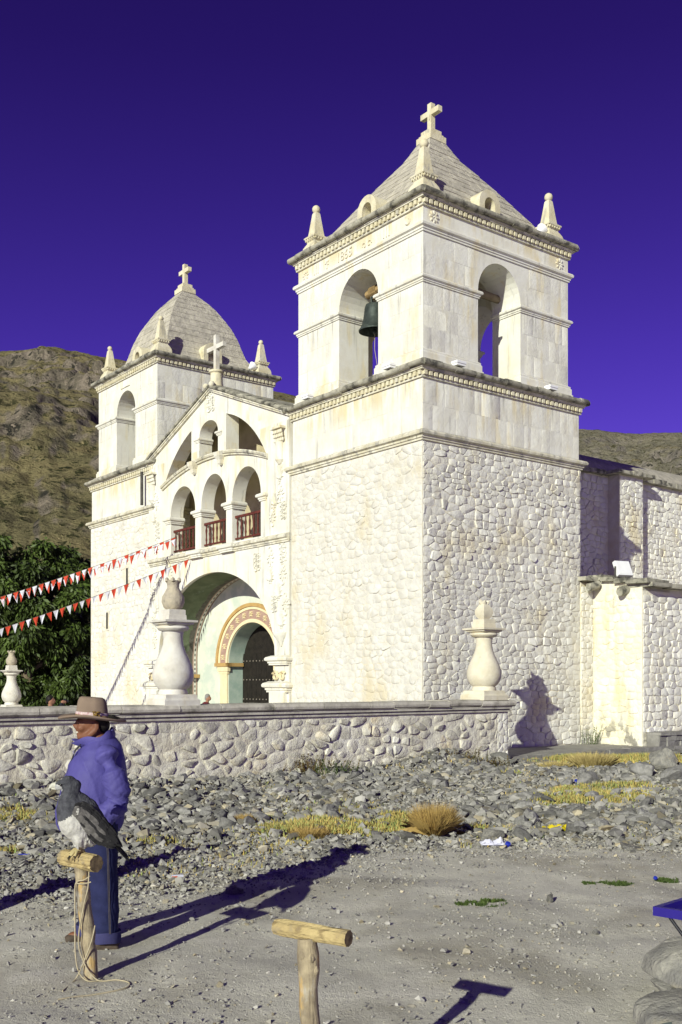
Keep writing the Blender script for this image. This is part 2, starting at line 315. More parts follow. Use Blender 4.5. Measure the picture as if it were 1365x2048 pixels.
        o = bpy.data.objects.new(name, me); C.objects.link(o)
        if parent is not None: o.parent = parent
        return o
def tag(o, label=None, cat=None, group=None, kind=None):
    if label: o['label'] = label
    if cat: o['category'] = cat
    if group: o['group'] = group
    if kind: o['kind'] = kind
    return o
def thing(name, label, cat, loc=(0, 0, 0), rotz=0.0, group=None):
    o = bpy.data.objects.new(name, None); C.objects.link(o); o.location = loc; o.rotation_euler = (0, 0, rotz); o.empty_display_size = 0.2
    return tag(o, label, cat, group)
def stuff(o): o['kind'] = 'stuff'; return o
def arch(a0, a1, z0, zs, rise, n=18):
    """opening outline: sill z0, springing zs, crown zs+rise"""
    c = (a0 + a1) / 2; h = (a1 - a0) / 2
    pts = [(a0, z0), (a1, z0)]
    for i in range(n + 1):
        t = PI * i / n; pts.append((c + h * math.cos(t), zs + rise * math.sin(t)))
    return pts
def clip_poly(P, nx, ny, d):           # keep nx*x+ny*y<=d
    out = []
    k = len(P)
    for i in range(k):
        a = P[i]; b = P[(i + 1) % k]; fa = nx * a[0] + ny * a[1] - d; fb = nx * b[0] + ny * b[1] - d
        if fa <= 0: out.append(a)
        if (fa < 0 < fb) or (fb < 0 < fa):
            t = fa / (fa - fb); out.append((a[0] + t * (b[0] - a[0]), a[1] + t * (b[1] - a[1])))
    return out
def cells(a0, a1, z0, z1, w, h, seed, jx=0.42, jz=0.40, big=0.0):
    """irregular rubble cells (a Voronoi diagram of a jittered, coursed grid)"""
    r = random.Random(seed); asp = w / h
    nx = max(1, round((a1 - a0) / w)); nz = max(1, round((z1 - z0) / h))
    sites = {}; hh = [r.uniform(.68, 1.32) for _ in range(nz)]; k_ = (z1 - z0) / sum(hh); zc_ = []; q_ = z0
    for h_ in hh: zc_.append(q_ + h_ * k_ / 2); q_ += h_ * k_
    for j in range(nz):
        off = r.random()
        for i in range(-1, nx + 2):
            if big and r.random() < big: continue
            sites[(i, j)] = (a0 + (i + off - 0.5 + r.uniform(-jx, jx) + 0.25) * (a1 - a0) / nx, (zc_[j] + r.uniform(-jz, jz) * (z1 - z0) / nz) * asp)
    out = []
    for (i, j), (x, y) in sites.items():
        P = [(a0, z0 * asp), (a1, z0 * asp), (a1, z1 * asp), (a0, z1 * asp)]
        P0 = P
        for dj in range(-3, 4):
            for di in range(-4, 5):
                q = sites.get((i + di, j + dj))
                if q is None or (di == 0 and dj == 0): continue
                nx_, ny_ = q[0] - x, q[1] - y
                P = clip_poly(P, nx_, ny_, nx_ * (q[0] + x) / 2 + ny_ * (q[1] + y) / 2)
                if len(P) < 3: break
            if len(P) < 3: break
        if len(P) < 3: continue
        Q = [(p[0], p[1] / asp) for p in P]
        A = abs(sum(Q[k][0] * Q[(k + 1) % len(Q)][1] - Q[(k + 1) % len(Q)][0] * Q[k][1] for k in range(len(Q)))) / 2
        if A > 0.25 * w * h * 0.3: out.append((A, Q))
    return out
def pebble(Q, hgt, fn, r, gap=0.9, sunk=0.02, round_=0.26, top=0.82):
    """a rounded stone on cell polygon Q standing proud by hgt; fn(a,z,d) maps to space (d outward)"""
    n = len(Q); cx = sum(q[0] for q in Q) / n; cz = sum(q[1] for q in Q) / n
    if round_:
        T = []
        for i in range(n):
            a, b = Q[i], Q[(i + 1) % n]
            u_ = round_ * r.uniform(.6, 1.2); T += [(a[0] * (1 - u_) + b[0] * u_, a[1] * (1 - u_) + b[1] * u_), (a[0] * u_ + b[0] * (1 - u_), a[1] * u_ + b[1] * (1 - u_))]
        Q = []
        for i, p in enumerate(T):
            if not Q or math.hypot(p[0] - Q[-1][0], p[1] - Q[-1][1]) > 0.018: Q.append(p)
        n = len(Q)
    tx, tz = r.uniform(-0.35, 0.35), r.uniform(-0.35, 0.35)
    rings = []
    for f, d in ((gap, -sunk), (gap * 0.985, hgt * 0.55), (gap * top, hgt * 0.97)):
        rings.append([fn(cx + (q[0] - cx) * f, cz + (q[1] - cz) * f, d + (0 if d < 0 else (tx * (q[0] - cx) + tz * (q[1] - cz)) * min(1, hgt / 0.05) * 0.5 + r.uniform(-0.1, 0.1) * hgt)) for q in Q])
    vs = [p for rg in rings for p in rg]; fs = []
    for k in range(2):
        for j in range(n): fs.append((k * n + j, k * n + (j + 1) % n, (k + 1) * n + (j + 1) % n, (k + 1) * n + j))
    vs.append(fn(cx, cz, hgt * r.uniform(0.95, 1.12)))
    fs += [(2 * n + j, 2 * n + (j + 1) % n, 3 * n) for j in range(n)]
    return vs, fs
class Stones:
    """collects rubble stones; the largest 300 become parts, the rest one joined part"""
    def __init__(s): s.L = []
    def face(s, rect, w, h, fn, seed, hr=(0.03, 0.07), holes=(), pri=1.0, gap=(0.86, 0.95), drop=0.0, big=0.0, keep=None, mi=0, jx=0.42, jz=0.40, round_=.26, top=.82):
        r = random.Random(seed)
        for A, Q in cells(*rect, w, h, seed, big=big, jx=jx, jz=jz):
            cx = sum(q[0] for q in Q) / len(Q); cz = sum(q[1] for q in Q) / len(Q)
            if any(h0 <= cx <= h1 and h2 <= cz <= h3 for h0, h1, h2, h3 in holes): continue
            if keep and not keep(cx, cz): continue
            if drop and r.random() < drop: continue
            edge = min(cx - rect[0], rect[1] - cx) < 0.25
            hg = r.uniform(*hr) * (0.6 if edge else 1.0)
            if r.random() < 0.08: hg *= 1.7
            s.L.append((A * pri, pebble(Q, hg, fn, r, r.uniform(*gap), .02, round_, top), mi))
        return s
    def build(s, parent, mats, name='stone', limit=300):
        s.L.sort(key=lambda q: -q[0]); mats = mats if isinstance(mats, list) else [mats]
        for A, (vs, fs), mi in s.L[:limit]:
            mb = MB(); mb.add(vs, fs); mb.build(name, mats[mi], parent, smooth=42)
        for k in range(len(mats)):
            mb = MB()
            for A, (vs, fs), mi in s.L[limit:]:
                if mi == k: mb.add(vs, fs)
            if mb.v: stuff(mb.build(name + '_infill', mats[k], parent, smooth=42))
# ================================================================ THE CHURCH
def ashlar(S_, rect, fn, seed, hh=0.55, hr=(0.001, 0.006), skip=None, wr=(0.22, 0.48)):
    r = random.Random(seed); a0, a1, z0, z1 = rect; n = max(1, round((z1 - z0) / hh)); dz = (z1 - z0) / n
    for j in range(n):
        a = a0
        while a < a1 - 0.05:
            b = a + r.uniform(*wr)
            if a1 - b < 0.2: b = a1
            zl, zh = z0 + j * dz, z0 + (j + 1) * dz
            if not (skip and any(skip(x, z) for x in (a, (a + b) / 2, b) for z in (zl, (zl + zh) / 2, zh))):
                g = 0.006; Q = [(a + g, zl + g), (b - g, zl + g), (b - g, zh - g), (a + g, zh - g)]
                h = r.uniform(*hr); j_ = lambda: r.uniform(-0.006, 0.006)
                vs = [fn(x, z, -0.01) for x, z in Q] + [fn(x + j_(), z + j_(), h * 0.7) for x, z in Q]
                cx, cz = (a + b) / 2, (zl + zh) / 2
                vs += [fn(cx + (x - cx) * 0.94 + j_(), cz + (z - cz) * 0.94 + j_(), h + r.uniform(-0.003, 0.003)) for x, z in Q]
                fs = [(k + i, k + (i + 1) % 4, k + 4 + (i + 1) % 4, k + 4 + i) for k in (0, 4) for i in range(4)] + [(8, 9, 10, 11)]
                S_.L.append(((b - a) * dz, (vs, fs), 0))
            a = b
CORN = [(0.0, 0.0), (0.05, 0.0), (0.05, 0.045), (0.03, 0.05), (0.03, 0.165), (0.11, 0.17), (0.11, 0.205), (0.135, 0.21), (0.135, 0.24), (0.10, 0.245), (0.0, 0.36)]
STRC = [(0.0, 0.0), (0.035, 0.0), (0.035, 0.05), (0.06, 0.055), (0.06, 0.10), (0.115, 0.13), (0.125, 0.18), (0.10, 0.225), (0.0, 0.27)]
def prof(P, z, k=1.0, kz=1.0): return [(o * k, z + h * kz) for o, h in P]
def rectpath(x0, x1, y0, y1): return [(x0, y1), (x0, y0), (x1, y0), (x1, y1)]
def dentils(mb, x0, x1, y0, y1, z, h=0.10, step=0.165):
    for a0, a1, f in ((y0, y1, lambda a, d: (x0 - d, a)), (y0, y1, lambda a, d: (x1 + d, a)), (x0, x1, lambda a, d: (a, y0 - d)), (x0, x1, lambda a, d: (a, y1 + d))):
        a0 -= 0.06; a1 += 0.06
        n = round((a1 - a0) / step)
        for i in range(n):
            a = a0 + (i + 0.5) * (a1 - a0) / n; w = step * 0.29
            P = [f(a + sa * w, d) for sa in (-1, 1) for d in (0.02, 0.10)]
            xs = [p[0] for p in P]; ys = [p[1] for p in P]
            mb.box(min(xs), max(xs), min(ys), max(ys), z, z + h)
def caps(parent, x0, x1, y0, y1, z, out=0.2, r_=0.075, seg=0.55, name='cap_stone'):
    """the weathered roll of stones that tops a cornice"""
    for a0, a1, f in ((y0 - out, y1 + out, lambda a, d, zz: (x0 - out + 0.02 - d, a, zz)), (y0 - out, y1 + out, lambda a, d, zz: (x1 + out - 0.02 + d, a, zz)),
                      (x0 - out + 0.06, x1 + out - 0.06, lambda a, d, zz: (a, y0 - out + 0.02 - d, zz)), (x0 - out + 0.06, x1 + out - 0.06, lambda a, d, zz: (a, y1 + out - 0.02 + d, zz))):
        a = a0
        while a < a1 - 0.02:
            b = min(a1, a + seg * random.uniform(0.6, 1.3))
            if a1 - b < 0.15: b = a1
            rr = r_ * random.uniform(0.88, 1.12); dz = random.uniform(-0.012, 0.012)
            ring = [(rr * math.cos(t), rr * math.sin(t)) for t in (-1.9, -1.2, -0.5, 0.2, 0.9, 1.5)] + [(-0.32, rr * 0.9), (-0.32, -rr * 0.8)]
            mb = MB(); g = 0.005
            mb.loft([[f(aa, d, z + dz + h) for d, h in ring] for aa in (a + g, (a + b) / 2, b - g)])
            mb.build(name, 'cap', parent, smooth=50); a = b
def pinnacle(parent, x, y, z, k=1.0, ball=0.115):
    mb = MB()
    P = [(0.29, -0.05), (0.29, 0.10), (0.285, 0.20), (0.26, 0.29), (0.22, 0.36), (0.185, 0.41), (0.18, 0.45)]
    mb.lathe([(r * k, h * k) for r, h in P], c=(x, y, z), sq=0)
    mb.lathe([(r * k, h * k) for r, h in [(0.19, 0.45), (0.20, 0.47), (0.20, 0.525), (0.245, 0.535), (0.25, 0.575), (0.20, 0.59)]], c=(x, y, z), sq=0)
    for i in range(5):
        a = (-0.18 + 0.09 * i) * k
        for s in (-1, 1):
            mb.box(x + a - .02 * k, x + a + .02 * k, y + s * .218 * k - .02 * k, y + s * .218 * k + .02 * k, z + .475 * k, z + .53 * k)
            mb.box(x + s * .218 * k - .02 * k, x + s * .218 * k + .02 * k, y + a - .02 * k, y + a + .02 * k, z + .475 * k, z + .53 * k)
    mb.lathe([(r * k, h * k) for r, h in [(0.17, 0.585), (0.145, 0.75), (0.078, 1.25), (0.06, 1.28)]], c=(x, y, z), sq=0)
    o = mb.build('pinnacle', 'sillar', parent)
    b = MB(); b.ball((x, y, z + 1.28 * k + ball * 0.8), ball, 14); b.build('ball', 'sillar', o, smooth=True)
    return o
def cross(parent, x, y, z, h, w, th, base=True, mat='sillar', name='cross'):
    mb = MB(); zb = z
    if base:
        mb.lathe([(0.29, -0.1), (0.29, 0.06), (0.24, 0.08), (0.24, 0.12), (0.20, 0.13), (0.20, 0.24), (0.15, 0.27)], c=(x, y, z), sq=0); zb = z + 0.25
    t = th / 2
    mb.box(x - t, x + t, y - t, y + t, zb, z + h)
    za = z + h - (h - (zb - z)) * 0.34
    mb.box(x - t + .003, x + t - .003, y - w / 2, y - t - .001, za - t, za + t); mb.box(x - t + .003, x + t - .003, y + t + .001, y + w / 2, za - t, za + t)
    return mb.build(name, mat, parent)
def rosette(mb, fn, a, z, r=0.17, n=8, h=0.035):
    for i in range(n):
        t = 2 * PI * i / n; c, s = math.cos(t), math.sin(t)
        pts = [(0.25, -0.10), (0.6, -0.22), (0.95, -0.12), (1.0, 0.0), (0.95, 0.12), (0.6, 0.22), (0.25, 0.10)]
        Q = [(a + r * (u * c - v * s), z + r * (u * s + v * c)) for u, v in pts]
        k = len(Q); qa = sum(q[0] for q in Q) / k; qz = sum(q[1] for q in Q) / k
        vs = [fn(q[0], q[1], -0.005) for q in Q] + [fn(qa + (q[0] - qa) * .8, qz + (q[1] - qz) * .8, h * .8) for q in Q] + [fn(qa, qz, h * 1.1)]
        mb.add(vs, [(j, (j + 1) % k, k + (j + 1) % k, k + j) for j in range(k)] + [(k + j, k + (j + 1) % k, 2 * k) for j in range(k)])
    m = 8; vs = [fn(a + r * .24 * math.cos(2 * PI * j / m), z + r * .24 * math.sin(2 * PI * j / m), -0.005) for j in range(m)] + [fn(a, z, h * 1.3)]
    mb.add(vs, [(j, (j + 1) % m, m) for j in range(m)])
def scroll(mb, fn, a, z, r=0.12, turns=1.2, flip=1, th=0.03, h=0.035, start=0.0):
    n = 18; pts = []
    for i in range(n + 1):
        t = start + turns * 2 * PI * i / n; rr = r * (1 - 0.75 * i / n); pts.append((a + flip * rr * math.cos(t), z + rr * math.sin(t)))
    for i in range(n):
        (x0, z0), (x1, z1) = pts[i], pts[i + 1]; dx, dz = x1 - x0, z1 - z0; l = math.hypot(dx, dz) or 1; px, pz = -dz / l * th / 2, dx / l * th / 2
        vs = [fn(x0 + px, z0 + pz, -.005), fn(x1 + px, z1 + pz, -.005), fn(x1 - px, z1 - pz, -.005), fn(x0 - px, z0 - pz, -.005), fn(x0, z0, h), fn(x1, z1, h)]
        mb.add(vs, [(0, 1, 5, 4), (2, 3, 4, 5)])
def text_part(txt, size, fn, a, z, parent, mat, h=0.03, name='date'):
    cu = bpy.data.curves.new('t', 'FONT'); cu.body = txt; cu.size = size; cu.extrude = 0.5; cu.align_x = 'CENTER'
    ob = bpy.data.objects.new('t', cu); C.objects.link(ob); bpy.context.view_layer.update()
    me = bpy.data.meshes.new_from_object(ob.evaluated_get(bpy.context.evaluated_depsgraph_get()))
    vs = [fn(a - v.co.x, z + v.co.y, h if v.co.z > 0 else -0.005) for v in me.vertices]; fs = [tuple(p.vertices) for p in me.polygons]
    bpy.data.objects.remove(ob); bpy.data.curves.remove(cu); bpy.data.meshes.remove(me)
    mb = MB(); mb.add(vs, fs); return mb.build(name, mat, parent)

def tower(root, P):
    Sx, Sy = P['shaft']                       # extents of the shaft along x (side) and y (front)
    bx0, bx1, by0, by1 = P['bel']             # belfry faces
    fx = lambda x0: (lambda a, z, d: (x0 - d, a, z)); fy = lambda y0: (lambda a, z, d: (a, y0 - d, z))
    zs0 = P['z_str']; zc = P['z_corn']
    # shaft: rubble masonry under whitewash
    mb = MB(); mb.box(0.0, Sx, 0.0, Sy, -0.3, zs0 + 0.02); mb.build('shaft', 'mortar', root)
    S_ = Stones()
    S_.face((0.02, Sx - 0.02, P.get('zb', 0.12), zs0 - 0.02), 0.255, 0.155, fy(0.0), P['seed'], hr=(0.003, 0.031), pri=P['pri_side'], big=0.08, gap=(0.90, 0.998), jx=.40, jz=.24, round_=.17, top=.90)
    S_.face((0.02, Sy - 0.02, 0.0, zs0 - 0.02), 0.30, 0.17, fx(0.0), P['seed'] + 1, jx=.4, jz=.24, round_=.17, top=.9, hr=(0.002, 0.018), pri=P['pri_front'], gap=(0.92, 0.985), big=0.08,
            holes=[(s[0] - .12, s[0] + .12, s[1] - .45, s[1] + .45) for s in P.get('slits', ())])
    S_.build(root, 'stone')
    for (sa, sz) in P.get('slits', ()):
        m2 = MB(); m2.box(-0.035, 0.0, sa - .10, sa + .10, sz - .36, sz + .36); m2.box(-0.05, -0.036, sa - .055, sa + .055, sz - .30, sz + .30, mi=1)
        m2.build('slit_window', ['mortar', 'opening_dark'], root)
    m2 = MB(); m2.sweep(rectpath(0, Sx, 0, Sy), prof(STRC, zs0, 1.25), closed=True); m2.build('string_course', 'trim', root, smooth=25)
    ins = 0.03
    m2 = MB(); m2.box(ins, Sx - ins, ins, Sy - ins, zs0 + 0.02, zc + 0.3); m2.build('upper_wall', 'plaster', root)
    A_ = Stones()
    ashlar(A_, (ins + .01, Sx - ins - .01, zs0 + .28, zc), fy(ins), P['seed'] + 5, hh=0.6)
    ashlar(A_, (ins + .01, Sy - ins - .01, zs0 + .28, zc), fx(ins), P['seed'] + 6, hh=0.6, hr=(0.003, 0.008))
    # lower cornice with dentils and a roll of cap stones
    m2 = MB(); m2.sweep(rectpath(ins, Sx - ins, ins, Sy - ins), prof(CORN, zc), closed=True); m2.build('cornice', 'trim', root)
    m2 = MB(); dentils(m2, ins, Sx - ins, ins, Sy - ins, zc + 0.055); stuff(m2.build('dentil_course', 'sillar', root))
    caps(root, ins, Sx - ins, ins, Sy - ins, zc + 0.31)
    m2 = MB(); m2.box(0.1, Sx - 0.1, 0.1, Sy - 0.1, zc + 0.28, zc + 0.37); m2.build('belfry_floor', 'roofstone', root)
    # belfry: four walls, arches
    zb = zc + 0.36; zt = P['z_top'] - 0.02; th = P['th']; A = P['arch']
    def face_wall(key, a0, a1, fn):
        h = [arch(A[key][0], A[key][1], zb + 0.001, A[key][2], A[key][3])] if key in A else []
        outer = [(a0, zb), (a1, zb), (a1, zt), (a0, zt)]
        if h:
            ar = h[0]; outer = [(a0, zb), (ar[0][0], zb)] + [(ar[0][0], ar[0][1])] + ar[:1:-1] + [(ar[1][0], zb)] + [(a1, zb), (a1, zt), (a0, zt)]
            o2 = []
            for p in outer:
                if not o2 or math.hypot(p[0] - o2[-1][0], p[1] - o2[-1][1]) > 1e-4: o2.append(p)
            outer = o2
        w = MB(); w.wall(outer, [], 0.0, th, fn); w.build('belfry_wall', 'plaster', root)
    face_wall('f', by0, by1, lambda a, z, d: (bx0 + d, a, z)); face_wall('b', by0, by1, lambda a, z, d: (bx1 - d, a, z))
    face_wall('r', bx0 + .004, bx1 - .004, lambda a, z, d: (a, by0 + d + .002, z)); face_wall('l', bx0 + .004, bx1 - .004, lambda a, z, d: (a, by1 - d - .002, z))
    def inarch(key, m=0.06):
        if key not in A: return lambda a, z: False
        a0, a1, zsp, ri = A[key]; c = (a0 + a1) / 2; hw = (a1 - a0) / 2 + m
        return lambda a, z: abs(a - c) < hw and (z < zsp or ((a - c) / hw) ** 2 + ((z - zsp) / (ri + m)) ** 2 < 1)
    zi = P['z_imp']
    for key, rect, fn, hr in (('r', (bx0, bx1), fy(by0 + .002), (0.001, 0.006)), ('f', (by0, by1), fx(bx0), (0.003, 0.008))):
        ashlar(A_, (rect[0] + .015, rect[1] - .015, zb + .42, zi - .01), fn, P['seed'] + 7, hh=0.62, hr=hr, skip=inarch(key))
        ashlar(A_, (rect[0] + .015, rect[1] - .015, zi + .22, P['z_str2'] - .01), fn, P['seed'] + 8, hh=0.52, hr=hr, skip=inarch(key, 0.10))
    A_.build(root, 'ashlar', 'ashlar_block')
    # pier mouldings: walk the perimeter, breaking at every arch
    per = [('f', (bx0, by1), (bx0, by0)), ('r', (bx0, by0), (bx1, by0)), ('b', (bx1, by0), (bx1, by1)), ('l', (bx1, by1), (bx0, by1))]
    inn = {'f': (1, 0), 'r': (0, 1), 'b': (-1, 0), 'l': (0, -1)}
    paths = []; cur = []
    for key, p, q in per:
        cur.append(p)
        if key in A:
            a0, a1 = A[key][:2]; dec = (q[0] + q[1]) < (p[0] + p[1])
            e, s = ((a1, a0) if dec else (a0, a1))
            pt = (lambda a: (p[0], a)) if key in 'fb' else (lambda a: (a, p[1]))
            i_ = inn[key]; E, Sx_ = pt(e), pt(s)
            cur += [E, (E[0] + i_[0] * (th - .01), E[1] + i_[1] * (th - .01))]; paths.append(cur)
            cur = [(Sx_[0] + i_[0] * (th - .01), Sx_[1] + i_[1] * (th - .01)), Sx_]
    if paths and 'f' in A: paths[0] = cur + paths[0]
    elif paths: paths.append(cur)
    else: paths = [cur]
    for pth in paths:
        m2 = MB(); m2.sweep(pth, prof(STRC, zi, 0.8, 0.75)); m2.build('impost_band', 'plaster', root, smooth=25)
        m2 = MB(); m2.sweep(pth, [(0.0, zb - .05), (0.10, zb - .05), (0.10, zb + 0.16), (0.075, zb + 0.17), (0.075, zb + 0.31), (0.05, zb + 0.34), (0.055, zb + 0.38), (0.0, zb + 0.42)]); m2.build('pier_plinth', 'plaster', root, smooth=25)
    if P['z_str2'] < P['z_corn2'] - 0.05:
        m2 = MB(); m2.sweep(rectpath(bx0, bx1, by0, by1), prof(STRC, P['z_str2'], 0.95, 0.95), closed=True); m2.build('frieze_moulding', 'plaster', root, smooth=25)
    z2 = P['z_corn2']
    m2 = MB(); m2.sweep(rectpath(bx0, bx1, by0, by1), prof(CORN, z2), closed=True); m2.build('cornice', 'trim', root)
    m2 = MB(); dentils(m2, bx0, bx1, by0, by1, z2 + 0.055); stuff(m2.build('dentil_course', 'sillar', root))
    caps(root, bx0, bx1, by0, by1, z2 + 0.31)
    m2 = MB(); m2.box(bx0 + .06, bx1 - .06, by0 + .06, by1 - .06, zt - 0.05, z2 + 0.345); m2.build('belfry_ceiling', 'roofstone', root)
    # roof: a body and its courses of stone
    cx_, cy_ = (bx0 + bx1) / 2, (by0 + by1) / 2; hx, hy = P['roof_half']; RP = P['roof']
    ring = lambda k, z: [(cx_ - hx * k, cy_ - hy * k, z), (cx_ + hx * k, cy_ - hy * k, z), (cx_ + hx * k, cy_ + hy * k, z), (cx_ - hx * k, cy_ + hy * k, z)]
    m2 = MB(); m2.loft([ring(k, z) for k, z in RP]); roof = m2.build('roof', 'roofstone', root)
    zl = [z for k, z in RP]; kl = [k for k, z in RP]; zz = RP[0][1]; r = random.Random(P['seed'] + 9); S2 = Stones()
    while zz < RP[-1][1] - 0.1:
        zn = min(RP[-1][1], zz + r.uniform(0.2, 0.27)); k0, k1 = np.interp([zz, zn], zl, kl)
        for face in range(4):
            a = -1.0
            Lw = 2 * (hx if face in (0, 2) else hy) * k0
            while a < 1.0 - 1e-3:
                b = min(1.0, a + 2 * r.uniform(0.3, 0.6) / max(0.3, Lw))
                if 1 - b < 0.12: b = 1.0
                h = r.uniform(0.002, 0.011)
                def pt(aa, k, z, d):
                    n = ((0, -1), (1, 0), (0, 1), (-1, 0))[face]
                    if face in (0, 2): x, y = cx_ + aa * (hx * k + d * .6), cy_ + n[1] * (hy * k + d * .8)
                    else: x, y = cx_ + n[0] * (hx * k + d * .8), cy_ + aa * (hy * k + d * .6)
                    return (x, y, z + d * 0.6)
                e = 0.003 / max(0.3, Lw); vs = []
                for d in (-0.02, h): vs += [pt(a + e, k0, zz + .003, d + (0.006 if d > 0 else 0)), pt(b - e, k0, zz + .003, d + (0.006 if d > 0 else 0)), pt(b - e, k1, zn - .002, d), pt(a + e, k1, zn - .002, d)]
                S2.L.append((Lw * (b - a) * (3 if face in (0, 3) else 1), (vs, [(0, 1, 5, 4), (1, 2, 6, 5), (2, 3, 7, 6), (3, 0, 4, 7), (4, 5, 6, 7)]), 0)); a = b
        zz = zn
    S2.build(roof, 'roofstone', 'roof_stone')
    for (face, pos, hgt) in P['dormers']:
        k0 = np.interp(RP[0][1] + .1, zl, kl); d0 = -0.12
        if face == 'f': fn = lambda a, z, d: (cx_ - hx * k0 - d0 * 0 - .06 + d, a, z)
        else: fn = lambda a, z, d: (a, cy_ - hy * k0 - .06 + d, z)
        zb_ = RP[0][1] - .02; w = 0.38
        outer = arch(pos - w, pos + w, zb_, zb_ + hgt - w, w, 14); inner = arch(pos - w * .5, pos + w * .5, zb_ + .18, zb_ + hgt - w - .02, w * .55, 12)
        m2 = MB(); m2.wall(outer, [inner], 0.0, 0.75, fn); dm = m2.build('dormer', 'sillar', roof)
        m3 = MB(); m3.wall(arch(pos - w * .49, pos + w * .49, zb_ + .19, zb_ + hgt - w - .02, w * .53, 10), [], 0.45, 0.5, fn); m3.build('dormer_back', 'roofstone' if face == 'f' else 'opening_dark', roof)  # dormer on the shaded side gets its shade as a near-black back
    for (x, y) in P['pins']: pinnacle(root, x, y, P['z_top'] + 0.0, P.get('pin_k', 1.0), P.get('ball', 0.115))
    cross(root, cx_, cy_, RP[-1][1] - .02, P['cross_h'], 0.72, 0.15)

# ---- right bell tower
rt = thing('bell_tower', 'nearer and larger white bell tower with two hanging bells and stone pyramid roof', 'bell tower', WC(0, 0), ANG, 'church bell towers')
tower(rt, dict(shaft=(5.78, 5.42), bel=(0.2, 5.5, 0.2, 5.36), z_str=7.55, z_corn=9.05, z_imp=11.42, z_str2=12.64, z_corn2=13.25, z_top=13.6, th=1.0, seed=11,
    pri_side=2.0, pri_front=0.9, zb=0.12, arch={'f': (1.88, 3.50, 11.62, 0.85), 'r': (2.06, 3.62, 11.62, 0.86), 'b': (1.9, 3.5, 11.62, 0.85), 'l': (2.06, 3.62, 11.62, 0.85)},
    roof=[(1.0, 13.58), (0.90, 14.05), (0.83, 14.3), (0.49, 15.37), (0.22, 16.16), (0.09, 16.72)], roof_half=(2.34, 2.27),
    dormers=[('f', 2.72, 0.95), ('r', 2.80, 0.92)], pins=[(0.55, 0.55), (0.55, 5.0), (5.12, 0.55), (5.12, 5.0)], cross_h=1.02))
fxr = lambda a, z, d: (0.2 - d, a, z); fyr = lambda a, z, d: (a, 0.2 - d, z)
for i, (fn, a, z, kind) in enumerate(((fyr, 0.55, 13.06, 'ros'), (fyr, 5.15, 13.06, 'ros'), (fxr, 5.0, 13.06, 'ros'))):
    mb = MB(); rosette(mb, fn, a, z, 0.155); mb.build('rosette', 'plaster', rt, smooth=30)
mb = MB(); scroll(mb, fxr, 0.72, 13.06, 0.15, 0.8, -1, 0.05, 0.04, 2.2); mb.build('crescent_relief', 'plaster', rt)
mb = MB(); scroll(mb, fxr, 2.42, 13.0, 0.09, 0.9, 1, 0.035, 0.035); scroll(mb, fxr, 2.22, 13.0, 0.09, 0.9, -1, 0.035, 0.035); mb.build('scroll_relief', 'plaster', rt)
mb = MB(); rosette(mb, fxr, 4.02, 13.08, 0.10, 5); mb.box(0.165, 0.202, 4.0, 4.04, 12.93, 13.04); mb.build('flower_relief', 'plaster', rt)
mb = MB()
for a in (1.45, 1.55, 1.65, 4.42, 4.50, 4.58): mb.box(0.17, 0.202, a - .02, a + .02, 12.94, 13.2)
mb.build('bar_relief', 'plaster', rt)
text_part('1865', 0.34, fxr, 3.25, 12.94, rt, 'plaster', 0.035, 'raised_date')

# ---- left bell tower
S0L = 13.55
lt = thing('bell_tower', 'farther and lower white bell tower with domed stone roof beyond the gable', 'bell tower', WC(0, S0L), ANG, 'church bell towers')
tower(lt, dict(shaft=(5.6, 5.2), bel=(0.2, 5.0, 0.2, 4.93), z_str=7.62, z_corn=9.02, z_imp=11.38, z_str2=12.75, z_corn2=12.78, z_top=13.12, th=1.0, seed=51,
    pri_side=0.3, pri_front=1.0, arch={'f': (1.86, 3.38, 11.55, 0.80), 'l': (1.9, 3.5, 11.55, 0.8)}, slits=[(15.59 - S0L, 5.55), (17.24 - S0L, 4.05)],
    roof=[(1.0, 13.1), (0.80, 13.85), (0.70, 14.55), (0.60, 15.05), (0.38, 15.80), (0.07, 16.5)], roof_half=(2.04, 2.03),
    dormers=[('f', 2.45, 0.9), ('r', 2.6, 0.95)], pins=[(0.5, 0.5), (0.5, 4.6), (4.65, 0.5), (4.65, 4.6)], pin_k=0.98, ball=0.09, cross_h=1.02))
mb = MB(); mb.box(0.17, 0.202, 2.3, 3.0, 12.48, 12.5); mb.build('worn_inscription', 'trim', lt)

# ---- church front between the towers
ft = thing('church_front', 'white gabled church front with arched balcony, lunette and painted portal between two towers', 'church front', WC(0, 0), ANG)
XF = -0.06
ff = lambda a, z, d: (XF + d, a, z); fr = lambda a, z, d: (XF - d, a, z)
SC = 9.67
portal = arch(SC - 3.5, SC + 3.5, 0.0, 2.58, 2.62, 40)
lo = [(5.45, 0.0), (SC - 3.5, 0.0)] + portal[:1:-1] + [(SC + 3.5, 0.0), (13.87, 0.0), (13.87, 5.76), (5.45, 5.76)]
o2 = []
for p in lo:
    if not o2 or math.hypot(p[0] - o2[-1][0], p[1] - o2[-1][1]) > 1e-4: o2.append(p)
mb = MB(); mb.wall(o2, [], 0.0, 1.5, ff); mb.build('portal_wall', 'plaster', ft, smooth=30)
